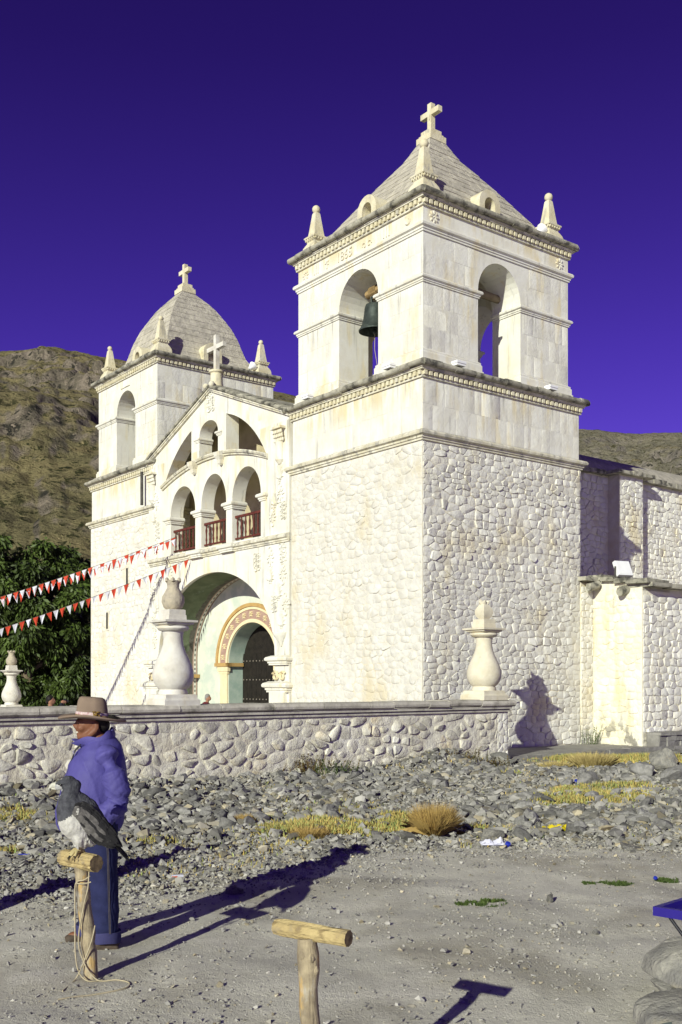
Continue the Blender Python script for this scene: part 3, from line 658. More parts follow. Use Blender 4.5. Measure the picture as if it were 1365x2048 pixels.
# painted vault lining of the porch
n = 40; e = 0.012
pr = [(SC - 3.5 + e, 0.0)] + [(SC - (3.5 - e) * math.cos(PI * i / n), 2.58 + (2.62 - e) * math.sin(PI * i / n)) for i in range(n + 1)] + [(SC + 3.5 - e, 0.0)]
mb = MB(); mb.loft([[ff(a, z, d) for a, z in pr] for d in (0.12, 0.8, 1.50)], cap=False); mb.f = [f for f in mb.f if not (0 in f and len(pr) - 1 in f)]
k = len(pr); mb = MB(); vs = [ff(a, z, d) for d in (0.12, 0.8, 1.50) for a, z in pr]
mb.add(vs, [(r_ * k + i, r_ * k + i + 1, (r_ + 1) * k + i + 1, (r_ + 1) * k + i) for r_ in range(2) for i in range(k - 1)]); mb.build('vault_lining', 'green', ft, smooth=True)
# dark painted garland and white chain along the back of the vault
def band(d0, d1, off, mat, name, dash=None):
    mb = MB(); m = 90
    q = [(SC - (3.5 - off) * math.cos(PI * i / m), 2.58 + (2.62 - off) * math.sin(PI * i / m)) for i in range(m + 1)]
    q = [(q[0][0], 0.3 + (2.58 - 0.3) * i / 30) for i in range(30)] + q + [(q[-1][0], 2.58 - (2.58 - 0.3) * i / 30) for i in range(1, 31)]
    for i in range(len(q) - 1):
        if dash and not dash(i): continue
        jj = random.uniform(-0.05, 0.05) if name == 'garland_band' else 0
        mb.add([ff(q[i][0], q[i][1], d0 + jj), ff(q[i + 1][0], q[i + 1][1], d0 + jj), ff(q[i + 1][0], q[i + 1][1], d1), ff(q[i][0], q[i][1], d1)], [(0, 1, 2, 3)])
    return mb.build(name, mat, ft)
M['garland'] = pmat('dark_garland_paint', (0.09, 0.085, 0.07), (0.14, 0.13, 0.11), 9.0, bump=0.2)
M['chain'] = pmat('white_chain_paint', (0.70, 0.68, 0.60), (0.6, 0.58, 0.5), 9.0, bump=0.2)
band(1.12, 1.30, 0.018, 'garland', 'garland_band'); band(1.30, 1.345, 0.018, 'pink', 'pink_stripe'); band(1.345, 1.44, 0.018, 'chain', 'chain_band'); band(1.37, 1.415, 0.022, 'garland', 'chain_links', lambda i: i % 2 == 0)['kind'] = 'stuff'; band(1.44, 1.485, 0.018, 'pink', 'pink_stripe')
# back wall of the porch with the inner doorway
XB = 1.44
fb = lambda a, z, d: (XB + d, a, z); fbo = lambda a, z, d: (XB - d, a, z)
inner = arch(SC - 1.44, SC + 1.44, 0.0, 2.42, 1.27, 30)
ow = [(SC - 3.6, 0.0), (SC - 1.44, 0.0)] + inner[:1:-1] + [(SC + 1.44, 0.0), (SC + 3.6, 0.0), (SC + 3.6, 5.4), (SC - 3.6, 5.4)]
o2 = []
for p in ow:
    if not o2 or math.hypot(p[0] - o2[-1][0], p[1] - o2[-1][1]) > 1e-4: o2.append(p)
mb = MB(); nn = len(o2); mb.wall(o2, [], 0.0, 0.62, fb); mb.build('porch_wall', 'teal', ft)
def archband(r0, r1, h0, h1, d, mat, name, z0=2.42, m=36, dd=0.03):
    """flat ring of the doorway surround, standing proud by d"""
    mb = MB(); rings = []
    for i in range(m + 1):
        t = PI * i / m; c, s = math.cos(t), math.sin(t)
        rings.append([fbo(SC + r0 * c, z0 + h0 * s, -0.01), fbo(SC + r0 * c, z0 + h0 * s, d), fbo(SC + r1 * c, z0 + h1 * s, d), fbo(SC + r1 * c, z0 + h1 * s, -0.01)])
    mb.loft(rings); return mb.build(name, mat, ft, smooth=30)
archband(1.45, 1.56, 1.28, 1.39, 0.05, 'cream', 'arch_bead'); archband(1.56, 1.92, 1.39, 1.70, 0.025, 'pink', 'arch_frieze')
archband(1.92, 2.02, 1.70, 1.79, 0.05, 'cream', 'arch_bead'); archband(2.02, 2.14, 1.79, 1.90, 0.09, 'ochre', 'arch_hood')
for i in range(13):                                                    # shells set in the pink frieze
    t = PI * (i + 0.5) / 13; a, z = SC + 1.74 * math.cos(t), 2.42 + 1.545 * math.sin(t)
    mb = MB(); rosette(mb, lambda a_, z_, d: fbo(a_, z_, d + .03), a, z, 0.10, 6, 0.05); mb.build('shell_boss', 'cream', ft, smooth=30)
for sg in (1, -1):
    a0, a1 = sorted((SC + sg * 1.44, SC + sg * 1.92))
    mb = MB(); mb.box(XB - 0.05, XB + 0.001, a0 + .02, a1 - .02, 0.0, 2.06); mb.build('door_pilaster', 'cream', ft)
    mb = MB(); a0 -= .08; a1 += .08
    if sg > 0: mb.box(XB - .13, XB + .05, a0 - .06, a1 + .14, 2.30, 2.42); mb.box(XB - .13, XB + .5, a0 - .06, a0 + .055, 2.301, 2.419)
    else: mb.box(XB - .13, XB + .05, a0 - .14, a1 + .06, 2.30, 2.42)
    mb.build('capital_slab', 'ochre', ft)
    mb = MB(); mb.box(XB - .09, XB + .02, a0, a1 + .02, 2.14, 2.298); mb.box(XB - .065, XB + .02, a0 + .05, a1 - .03, 2.06, 2.139); mb.build('capital_moulding', 'cream', ft)
    b0, b1 = (SC + 3.42, SC + 3.0) if sg > 0 else (SC - 3.42, SC - 3.0)
    mb = MB(); mb.box(XB - .5, XB - .02, min(b0, b1) + (.30 if sg > 0 else 0), max(b0, b1) - (0 if sg > 0 else .30), 1.93, 2.05); mb.build('side_ledge', 'ochre', ft)
e = 0.012
pr = [(SC - 1.44 + e, 0.0)] + [(SC - (1.44 - e) * math.cos(PI * i / 24), 2.42 + (1.27 - e) * math.sin(PI * i / 24)) for i in range(25)] + [(SC + 1.44 - e, 0.0)]
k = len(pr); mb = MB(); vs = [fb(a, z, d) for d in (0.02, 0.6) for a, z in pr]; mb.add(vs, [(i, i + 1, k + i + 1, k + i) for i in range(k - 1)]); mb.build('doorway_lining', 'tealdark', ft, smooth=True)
XD = XB + 0.56
dl = MB(); dl.box(XD + .02, XD + .06, SC - 1.5, SC + 1.5, 0.0, 3.9); door = dl.build('door', 'doorwood', ft)
for i in range(10):
    a = SC - 1.44 + i * 0.288; mb = MB(); mb.box(XD - .012, XD + .019, a + .006, a + .282, 0.0, 2.72); mb.build('plank', 'doorwood', door)
sm = None
for z in (0.45, 1.08, 1.22, 1.86, 2.48):
    for i in range(15):
        a = SC - 1.36 + i * 0.194
        if sm is None:
            mb = MB(); mb.ball((0, 0, 0), 0.026, 6); sm = mb.build('stud', 'stud', door); sm.location = (XD - .014, a, z)
        else:
            o = sm.copy(); C.objects.link(o); o.parent = door; o.location = (XD - .014, a, z)
mb = MB(); mb.box(XD - .03, XD - .013, SC - 1.42, SC + 1.42, 1.13, 1.17); mb.build('door_bar', 'doorwood', door)
# balcony floor, ledge, loggia wall
mb = MB(); mb.box(XF + .01, 1.45, 5.47, 13.85, 5.74, 6.02); mb.build('balcony_floor', 'plaster', ft)
mb = MB(); mb.sweep([(XF, 13.75), (XF, 5.43)], prof(STRC, 5.72, 1.1, 0.95)); mb.build('balcony_ledge', 'trim', ft, smooth=25)
for a in (10.5, 8.62): mb = MB(); mb.sweep([(XF + .1, a + .32), (XF - .09, a + .32), (XF - .09, a - .32), (XF + .1, a - .32)], prof(STRC, 5.722, 1.0, 0.96)); mb.build('pedestal', 'plaster', ft, smooth=25)
A3 = [(10.68, 12.30, 7.27, 0.88), (8.80, 10.30, 7.30, 0.95), (6.88, 8.45, 7.27, 0.90)]
zg = lambda a: 10.93 - abs(a - SC) * (10.93 - 9.33) / 4.2
lun_c, lun_k, lun_R = SC, 8.36 - 1.89, 3.61
top = lambda a: lun_k + math.sqrt(max(0, lun_R ** 2 - (a - lun_c) ** 2))
flo = lambda a: 8.36 + 0.50 * (1 - ((a - lun_c) / 3.08) ** 2)
def lun(a0, a1, n=14):
    xs = [a0 + (a1 - a0) * i / n for i in range(n + 1)]
    lowr = [(x, flo(x)) for x in xs]; up = [(x, top(x)) for x in reversed(xs)]
    return [p for i, p in enumerate(lowr + up) if i == 0 or math.hypot(p[0] - (lowr + up)[i - 1][0], p[1] - (lowr + up)[i - 1][1]) > 0.02]
holes = [arch(a0, a1, 6.021, zs, ri, 24) for a0, a1, zs, ri in A3]
holes += [lun(SC - 3.06, SC - 0.86), lun(SC + 1.26, SC + 3.06)]
sa0, sa1 = 9.28, 10.42
holes += [[(sa0, flo(sa0)), ((sa0 + sa1) / 2, flo(SC)), (sa1, flo(sa1))] + [((sa0 + sa1) / 2 + (sa1 - sa0) / 2 * math.cos(PI * i / 18), 9.55 + 0.42 * math.sin(PI * i / 18)) for i in range(19)]]
outer = [(5.45, 5.77), (13.87, 5.77), (13.87, zg(13.87)), (SC, zg(SC)), (5.45, zg(5.45))]
mb = MB(); mb.wall(outer, holes, 0.0, 0.46, ff); mb.build('loggia_wall', 'plaster', ft, smooth=30)
mb = MB(); mb.box(1.36, 1.9, 5.47, 13.85, 5.75, 9.3); mb.wall([(5.47, 9.3), (13.85, 9.3), (13.85, zg(13.85) - .05), (SC, zg(SC) - .05), (5.47, zg(5.47) - .05)], [], 1.42, 1.9, ff); mb.build('loggia_back_wall', 'loggia', ft)
mb = MB(); mb.box(1.31, 1.359, 7.0, 7.75, 6.02, 7.35); mb.build('balcony_door', 'doorwood', ft)
mb = MB()
xs = [6.5 + (12.84 - 6.5) * i / 24 for i in range(25)]
rings = [[(XF - .12 * o, a, flo(a) - .13 + h) for o, h in ((-.3, 0), (0.5, 0), (0.55, 0.05), (0.9, 0.06), (1.1, 0.11), (0.9, 0.15), (-.3, 0.15))] for a in xs]
mb.loft(rings); mb.build('lunette_ledge', 'trim', ft, smooth=30)
for a in (10.66, 9.02):
    mb = MB(); mb.lathe([(0.02, -.42), (0.07, -.36), (0.09, -.25), (0.15, -.14), (0.17, -.02)], c=(XF - .06, a, flo(a) - .0), sq=0); mb.build('bracket', 'plaster', ft)
for a0, a1, z, d in ((10.28, 10.70, 7.27, 0.1), (8.43, 8.82, 7.27, 0.1), (12.28, 12.6, 7.27, 0.08), (6.6, 6.90, 7.27, 0.08)):
    mb = MB(); mb.sweep([(XF + .46, a1), (XF, a1), (XF, a0), (XF + .46, a0)], prof(STRC, z - .24, 0.9, 0.9)); mb.build('arch_capital', 'plaster', ft, smooth=25)
for a0, a1, z in ((10.40, 10.62, 9.5), (9.08, 9.30, 9.5)):
    mb = MB(); mb.sweep([(XF + .46, a1), (XF, a1), (XF, a0), (XF + .46, a0)], prof(STRC, z - .12, 0.6, 0.6)); mb.build('arch_capital', 'plaster', ft, smooth=25)
def relief(a, z, w, h, seed):
    r = random.Random(seed); mb = MB()
    kind = seed % 3
    if kind == 0:
        rosette(mb, fr, a, z, min(w, h) / 2, 8, 0.05)
        for s in (-1, 1): scroll(mb, fr, a, z + s * h * 0.42, w * 0.3, 1.0, s, 0.05, 0.04, r.random() * 6)
    elif kind == 1:
        for i in range(9):
            t = PI * (i + .5) / 9; l = 0.5
            p0 = (a, z - h * .35); p1 = (a + w * l * math.cos(t), z - h * .35 + h * .85 * math.sin(t)); wd = 0.035
            vs = [fr(p0[0] - .01, p0[1], 0), fr(p1[0] - wd * math.sin(t), p1[1] + wd * math.cos(t), 0), fr(p1[0] + wd * math.sin(t), p1[1] - wd * math.cos(t), 0), fr((p0[0] + p1[0] * 3) / 4, (p0[1] + p1[1] * 3) / 4, 0.06)]
            mb.add(vs, [(0, 1, 3), (1, 2, 3), (2, 0, 3)])
        rosette(mb, fr, a, z - h * .35, w * .2, 6, 0.05)
    else:
        for k_ in range(4):
            zz = z + h * (0.36 - 0.24 * k_)
            for s in (-1, 1): scroll(mb, fr, a + s * w * .22, zz, w * .22, 1.1, s, 0.045, 0.045, r.random() * 6)
            rosette(mb, fr, a, zz, w * .16, 5, 0.05)
    return mb.build('carved_relief', 'plaster', ft, smooth=30)
RL = [(5.86, 7.11, .42, .5), (6.12, 6.98, .4, .5), (5.72, 6.62, .36, .5), (6.24, 6.50, .36, .5), (5.88, 7.75, .38, .7), (7.05, 5.28, .42, .55), (6.36, 5.35, .42, .5), (6.36, 4.85, .42, .5), (5.74, 5.42, .42, .55),
      (5.74, 4.85, .42, .55), (5.96, 4.38, .42, .6), (6.16, 4.02, .36, .5), (5.60, 3.98, .42, .55), (5.80, 3.55, .40, .55), (SC + .02, 10.52, .62, .5),
      (13.30, 7.88, .42, .5), (13.46, 7.39, .36, .5), (13.2, 6.93, .42, .6), (13.3, 6.3, .4, .6), (13.2, 5.3, .5, .5), (13.54, 4.80, .42, .5), (12.35, 5.45, .42, .5), (13.36, 4.30, .42, .5), (13.43, 3.76, .42, .5), (13.43, 3.25, .40, .5)]
for i, (a, z, w, h) in enumerate(RL): relief(a, z, w, h, i)
for a, z in ((5.86, 8.55), (13.55, 8.48)):                               # little engaged capitals with hanging drops
    mb = MB(); mb.lathe([(0.06, -.62), (0.14, -.5), (0.11, -.4), (0.13, -.1), (0.15, 0.0)], 12, c=(XF - .02, a, z)); mb.build('engaged_colonnette', 'plaster', ft, smooth=40)
    mb = MB()
    for row in range(3):
        for i in range(6):
            aa = a - .2 + .08 * i; mb.ball((XF - .07 - .03 * row, aa, z + .06 + .11 * row), 0.05, 6, sc=(0.8, 0.8, 1.3))
    mb.box(XF - .2, XF, a - .26, a + .26, z + .36, z + .42); mb.build('leaf_capital', 'plaster', ft, smooth=40)
for a0, a1 in ((5.48, 6.30), (13.04, 13.85)):                              # pilaster caps and bases beside the portal
    mb = MB(); mb.sweep([(XF + .1, a1), (XF - .05, a1), (XF - .05, a0), (XF + .1, a0)], prof(STRC, 2.27, 1.1, 1.0)); mb.build('pilaster_cap', 'plaster', ft, smooth=25)
    mb = MB(); mb.sweep([(XF + .1, a1 + .1), (XF - .06, a1 + .1), (XF - .06, a0 - .0), (XF + .1, a0 - .0)], prof(STRC, 1.5, 1.2, 1.15)); mb.build('pilaster_base', 'plaster', ft, smooth=25)
    mb = MB(); mb.box(XF - .12, XF, a0 + .06, a1 - .02, 0.0, 1.5); mb.build('pilaster_foot', 'plaster', ft)
    mb = MB()
    for s in (-1, 1): scroll(mb, lambda a, z, d: (XF - .04 - d, a, z), (a0 + a1) / 2 + s * .17, 1.95, .15, 1.2, s, .07, .06, 0.5)
    mb.build('base_scroll', 'cream', ft)
mb = MB(); mb.lathe([(0.03, -.25), (0.10, -.1), (0.2, 0.02), (0.24, 0.1), (0.24, 0.14)], 12, c=(XF - .02, 5.81, 3.05)); mb.build('holy_water_bracket', 'plaster', ft, smooth=40)
mb = MB(); mb.tube([(XF - .10, 14.2, 9.05), (XF - .10, 14.2, 7.9)], 0.055, 8); mb.build('drain_pipe', 'pipe', ft)
# balustrade of each arch
for a0, a1, zs, ri in A3:
    mb = MB(); mb.box(0.03, 0.10, a0 + .01, a1 - .01, 6.74, 6.81); mb.box(0.035, 0.095, a0 + .01, a1 - .01, 6.09, 6.14); bal = mb.build('balustrade', 'rail', ft)
    nb = 7; bm = None
    for i in range(nb):
        a = a0 + (i + 0.5) * (a1 - a0) / nb
        if bm is None:
            b = MB(); b.lathe([(0.022, 0), (0.022, .08), (0.034, .14), (0.022, .22), (0.026, .34), (0.036, .44), (0.022, .52), (0.022, .61)], 8); bm = b.build('baluster', 'rail', bal, smooth=True); bm.location = (0.065, a, 6.135)
        else:
            o = bm.copy(); C.objects.link(o); o.parent = bal; o.location = (0.065, a, 6.135)
# gable coping and roof
for sg in (1, -1):
    m = 14
    for i in range(m):
        a0 = SC + sg * (i * 4.28 / m + .004); a1 = SC + sg * ((i + 1) * 4.28 / m - .004); jz = random.uniform(-.012, .012)
        sec = [(-.14, .02), (-.16, .07), (-.10, .12), (.05, .15), (.6, .15), (.6, -.02), (-.02, -.02), (-.05, .0)]
        mb = MB(); mb.loft([[(XF + d, a, zg(a) + h + jz) for d, h in sec] for a in (a0, a1)]); mb.build('coping_stone', 'cap', ft)
    mb = MB(); mb.loft([[(XF + d, a, zg(a) + h) for d, h in ((-.07, -.10), (-.07, -.05), (-.10, -.045), (-.10, .0), (.02, .0), (.02, -.10))] for a in (SC + sg * .005, SC + sg * 4.26)]); mb.build('gable_moulding', 'trim', ft)
    mb = MB(); vs = [(x, SC + sg * q, zg(SC + sg * q) + h) for x in (0.5, 4.2) for q, h in ((0.002, -.10), (0.002, .06), (4.1, .06), (4.1, -.10))]
    mb.add(vs, [(0, 1, 2, 3), (4, 7, 6, 5), (0, 4, 5, 1), (1, 5, 6, 2), (2, 6, 7, 3), (3, 7, 4, 0)]); mb.build('gable_roof', 'cap', ft)
for s in (-.18, .18): mb = MB(); mb.ball((XF - .1, SC + s, zg(SC) + .08), .10, 10); mb.build('gable_volute', 'trim', ft, smooth=True)
mb = MB(); mb.lathe([(0.22, -.05), (0.20, .1), (0.19, .36), (0.24, .40), (0.24, .45), (0.12, .48)], 16, c=(0.12, SC, zg(SC) + .12)); mb.build('cross_drum', 'sillar', ft, smooth=35)
cross(ft, 0.12, SC, zg(SC) + .56, 1.13, 0.98, 0.135, False, 'urn', 'gable_cross')

# ---- nave behind the towers
nv = thing('nave', 'long white rubble-stone nave with buttress behind the nearer tower', 'church nave', WC(5.8, 4.05), ANG)
def sh(t, s): return (t - 5.8, s - 4.05)
mb = MB(); mb.box(-3.2, 30, 0, 11.3, -.3, 8.82); mb.build('wall', 'mortar', nv)
mb = MB(); mb.box(6.4, 7.7, -.48, 0.02, 4.2, 8.80); mb.build('buttress', 'mortar', nv)
S_ = Stones()
S_.face((4.0, 13.5, 4.0, 8.75), 0.28, 0.18, lambda a, z, d: (a, -d, z), 71, hr=(0.015, 0.045), jx=.4, jz=.24, gap=(.90, .998), round_=.17, top=.9, big=0.08, holes=[(6.3, 7.72, 0, 9)])
S_.face((6.42, 7.68, 4.0, 8.75), 0.28, 0.18, lambda a, z, d: (a, -.48 - d, z), 72, hr=(0.015, 0.045), jx=.4, jz=.24, gap=(.90, .998), round_=.17, top=.9)
S_.build(nv, 'stone')
a = -0.2
while a < 16:
    b = a + random.uniform(0.5, 1.0); o_ = 0.5 if 6.2 < (a + b) / 2 < 7.9 else 0.0
    mb = MB(); mb.box(a + .006, b - .006, -.20 - o_, 0.9, 8.80 + random.uniform(-.02, .02), 8.95 + random.uniform(-.03, .03), jit=0.02); mb.build('eave_slab', 'cap', nv); a = b
mb = MB(); rings = [[(x, 5.65 - 5.6 * math.cos(PI * i / 16), 8.85 + 1.5 * math.sin(PI * i / 16)) for i in range(17)] + [(x, 11.2, 8.7), (x, 0.05, 8.7)] for x in (0.4, 30)]
mb.loft(rings); mb.build('vault_roof', 'roofstone', nv, smooth=40)

# ---- low side chapel in front of the nave
ax = thing('side_chapel', 'low whitewashed side chapel with stained lit end wall right of the nearer tower', 'side chapel', WC(6.29, -1.63), ANG)
mb = MB(); mb.box(0, 20, 0, 5.8, -.2, 4.2); mb.box(-.52, 0.0, 1.61, 5.0, -.2, 4.5); mb.box(0.0, 20, 0.0, 5.6, 4.2, 4.32); mb.wall([(0, 4.2), (1.63, 4.2), (1.63, 4.6), (0, 4.34)], [], 0.001, 1.2, lambda a, z, d: (d, a, z)); mb.build('chapel_wall', 'annex', ax)
S_ = Stones()
S_.face((0.03, 1.60, 0.1, 4.15), 0.30, 0.18, lambda a, z, d: (-d, a, z), 81, hr=(0.006, 0.022), pri=2, gap=(0.86, 0.98), mi=1, jx=.4, jz=.24, round_=.17, top=.9)
S_.face((0.03, 6.0, 0.46, 4.1), 0.28, 0.18, lambda a, z, d: (a, -d, z), 82, hr=(0.012, 0.04), jx=.4, jz=.24, gap=(.90, .998), round_=.17, top=.9, pri=1.2, big=0.06)
S_.face((-.50, -.01, 0.12, 4.4), 0.24, 0.17, lambda a, z, d: (a, 1.61 - d, z), 83, hr=(0.012, 0.04), jx=.4, jz=.24, gap=(.90, .998), round_=.17, top=.9, pri=2)
S_.build(ax, ['stone', 'annex'])
a = -.02
while a < 9:
    b = a + random.uniform(0.5, 1.1)
    mb = MB(); mb.box(a + .006, b - .006, -.30, 0.75, 4.30 + random.uniform(-.02, .02), 4.40 + random.uniform(-.02, .03), jit=0.02); mb.build('eave_slab', 'cap', ax); a = b
for i in range(4):
    b0, b1 = i * 0.42, i * 0.42 + .41; zz = 4.40 + b0 * .16
    mb = MB(); mb.box(-.14, 0.8, b0 - (.25 if i == 0 else 0), b1, zz - .02, zz + .10, jit=0.025); mb.build('eave_slab', 'cap', ax)
mb = MB(); mb.box(-.62, -.02, 1.35, 2.6, 4.52, 4.64, jit=0.02); mb.build('eave_slab', 'cap', ax)
for (x, y, z, k_) in ((-.42, 1.38, 4.50, 1.0), (-.22, 0.52, 4.34, 1.15)):
    mb = MB(); rr = 0.15 * k_
    mb.loft([[(x - .35 * q + .3, y + rr * (0.9 - .25 * q) * math.cos(t), z - .10 * q + rr * math.sin(t) * (1 - .3 * q) - .05) for t in [PI + PI * j / 8 for j in range(9)]] + [(x - .35 * q + .3, y + rr * .5, z - .1 * q + .05), (x - .35 * q + .3, y - rr * .5, z - .1 * q + .05)] for q in (0, .5, 1.0)])
    mb.build('water_spout', 'cap', ax, smooth=40)

# ---- platform, kerb and bench at the foot of the church
pf = MB(); pf.box(0, 14, 0.24, 4.0, -.2, 0.105); pfo = pf.build('platform', 'pave'); tag(pfo, kind='structure'); pfo.location = WC(0.3, -2.12); pfo.rotation_euler = (0, 0, ANG)
a = 0.0
while a < 14:
    b = a + random.uniform(0.35, 0.85); mb = MB(); mb.box(a + .006, b - .006, 0.0 + random.uniform(-.02, .02), 0.236, -.15, 0.115 + random.uniform(-.015, .015), jit=0.012)
    mb.build('kerb_stone', 'kerb', pfo); a = b
bn = thing('stone_bench', 'low grey stone bench along the chapel wall', 'stone bench', WC(6.42, -2.05), ANG)
a = 0.0
mb = MB(); mb.box(0.01, 9, 0.03, 0.40, 0.1, 0.40); mb.build('core', 'kerb', bn)
while a < 9:
    b = a + random.uniform(0.4, 0.8); mb = MB(); mb.box(a + .008, b - .008, -.05, 0.40, 0.40, 0.475, jit=0.012); mb.build('seat_slab', 'kerb', bn); a = b
for row, (z0, z1) in enumerate(((0.1, 0.24), (0.245, 0.395))):
    a = 0.0
    while a < 9:
        b = a + random.uniform(0.2, 0.45); mb = MB(); mb.box(a + .012, b - .012, 0.0 + random.uniform(-.02, .01), 0.06, z0, z1, jit=0.012); mb.build('bench_stone', 'kerb', bn); a = b
# ================================================================ GROUND AND HILLS
def church(x, y):
    dx, dy = x - C0[0], y - C0[1]; return dx * U[0] + dy * U[1], dx * V[0] + dy * V[1]
NEAR = [(-30, 8.9), (-6, 8.8), (-2.84, 8.7), (-1.8, 8.9), (-.92, 9.6), (.2, 10.9), (.6, 11.3), (4, 11.4), (12, 11.7), (40, 12)]
nearx, neary = [p[0] for p in NEAR], [p[1] for p in NEAR]
def rubble(x, y):
    """0..1, how far into the field of loose rock"""
    t, s = church(x, y); yb = np.interp(x, nearx, neary) + 0.5 * fbm(np.asarray(x) * .9, np.asarray(y) * .9, 3, 5)
    far = np.where(t < 0.7, -2.35, -3.2)
    return sstep(-0.4, 0.7, y - yb) * sstep(0.0, 0.25, far - s)
def hz(x, y):
    x = np.asarray(x, float); y = np.asarray(y, float); t, s = church(x, y)
    m = rubble(x, y); dirt = 1 - m
    h = 0.035 * fbm(x * .55, y * .55, 4, 3) + dirt * (0.026 * fbm(x * 2.2, y * 2.2, 4, 9) + 0.012 * np.maximum(0, fbm(x * 9, y * 9, 3, 21)) * sstep(-.2, .4, fbm(x * .8, y * .8, 2, 25))) + m * 0.07 * fbm(x * 1.3, y * 1.3, 4, 31)
    h = h + 0.34 * np.exp(-(((t + 1.9) / 0.95) ** 2 + ((s + 2.5) / 0.7) ** 2)) + 0.16 * np.exp(-(((t + 9.6) / 1.6) ** 2 + ((s + 2.7) / 0.8) ** 2)) + 0.10 * np.exp(-((s + 2.5) / 0.5) ** 2) * sstep(0.6, 0.2, t)
    h = h + 0.45 * np.exp(-(((x - 8.1) / 1.2) ** 2 + ((y - 19.5) / .9) ** 2))
    h = h - 0.03 * np.exp(-(((y - 9.2 - .12 * (x - 2)) / .35) ** 2)) * sstep(1.2, 2.6, x)
    fade = sstep(-2.15, -2.7, s) * sstep(60, 30, np.hypot(x, y))
    return h * fade - 0.004
def axis(lo, hi, st, far, g=1.22):
    a = list(np.arange(lo, hi + 1e-6, st)); d = st
    while a[-1] < far: d *= g; a.append(a[-1] + d)
    d = st
    while a[0] > -far: d *= g; a.insert(0, a[0] - d)
    return np.array(a)
gx = axis(-5.2, 7.5, 0.06, 9000); gy = axis(2.4, 24.0, 0.065, 9000)
GX, GY = np.meshgrid(gx, gy); GZ = hz(GX, GY)
def grid_mesh(name, X, Y, Z, mat, smooth=True):
    n, m = X.shape; me = bpy.data.meshes.new(name)
    v = np.stack([X, Y, Z], -1).reshape(-1, 3); idx = np.arange(n * m).reshape(n, m)
    q = np.stack([idx[:-1, :-1], idx[:-1, 1:], idx[1:, 1:], idx[1:, :-1]], -1).reshape(-1, 4)
    me.vertices.add(len(v)); me.vertices.foreach_set('co', v.ravel()); me.loops.add(q.size); me.loops.foreach_set('vertex_index', q.ravel())
    me.polygons.add(len(q)); me.polygons.foreach_set('loop_start', np.arange(0, q.size, 4)); me.polygons.foreach_set('loop_total', np.full(len(q), 4))
    me.update(); me.validate()
    if smooth: me.polygons.foreach_set('use_smooth', np.ones(len(q), bool))
    me.materials.append(mat); o = bpy.data.objects.new(name, me); C.objects.link(o); return o
mg = pmat('grey_dirt', (0.66, 0.63, 0.55), (0.56, 0.535, 0.465), 0.7, bump=0.42, bscale=22, bump2=1.0, bscale2=95, dist=0.025,
    stains=[((0.38, 0.345, 0.275), (0.42, 0.42, 0.42), 0.47, 0.60, 0.65), ((0.34, 0.31, 0.25), (1.1, .5, 1), 0.55, 0.66, 0.45), ((0.42, 0.395, 0.34), (1.7, 1.7, 1.7), 0.52, 0.68, 0.5), ((0.72, 0.68, 0.61), (.8, 1.3, 1), 0.54, 0.68, 0.5), ((0.30, 0.28, 0.24), (30, 30, 30), 0.58, 0.70, 0.5), ((0.74, 0.70, 0.63), (48, 48, 48), 0.60, 0.70, 0.5)])
ground = grid_mesh('ground', GX, GY, GZ, mg); tag(ground, kind='structure')
# cobbled path between the rubble and the church
mb = MB(); nx_, ny_ = 60, 6
P_ = [WC(0.62 + 17 * i / nx_, -3.15 + 0.35 * math.sin(i * .7) * (1 if j == 0 else 0) + (1.30) * j / ny_, 0.012 + .006 * random.random()) for j in range(ny_ + 1) for i in range(nx_ + 1)]
mb.add(P_, [(j * (nx_ + 1) + i, j * (nx_ + 1) + i + 1, (j + 1) * (nx_ + 1) + i + 1, (j + 1) * (nx_ + 1) + i) for j in range(ny_) for i in range(nx_)])
path = mb.build('path', 'pave'); tag(path, kind='structure')
cob = MB(); r = random.Random(4)
t = 0.65
while t < 9.5:
    s = -3.0 + r.uniform(0, .1)
    while s < -2.0:
        w = r.uniform(.10, .2); l = r.uniform(.14, .26); p = WC(t, s, 0.02); cob.box(-l / 2, l / 2, -w / 2, w / 2, 0, r.uniform(.005, .02), rot=Matrix.Translation(p) @ Matrix.Rotation(ANG + r.uniform(-.1, .1), 4, 'Z')); s += w + .015
    t += .22
stuff(cob.build('cobblestone', 'kerb', path)); path.children[0].matrix_parent_inverse = Matrix.Identity(4)

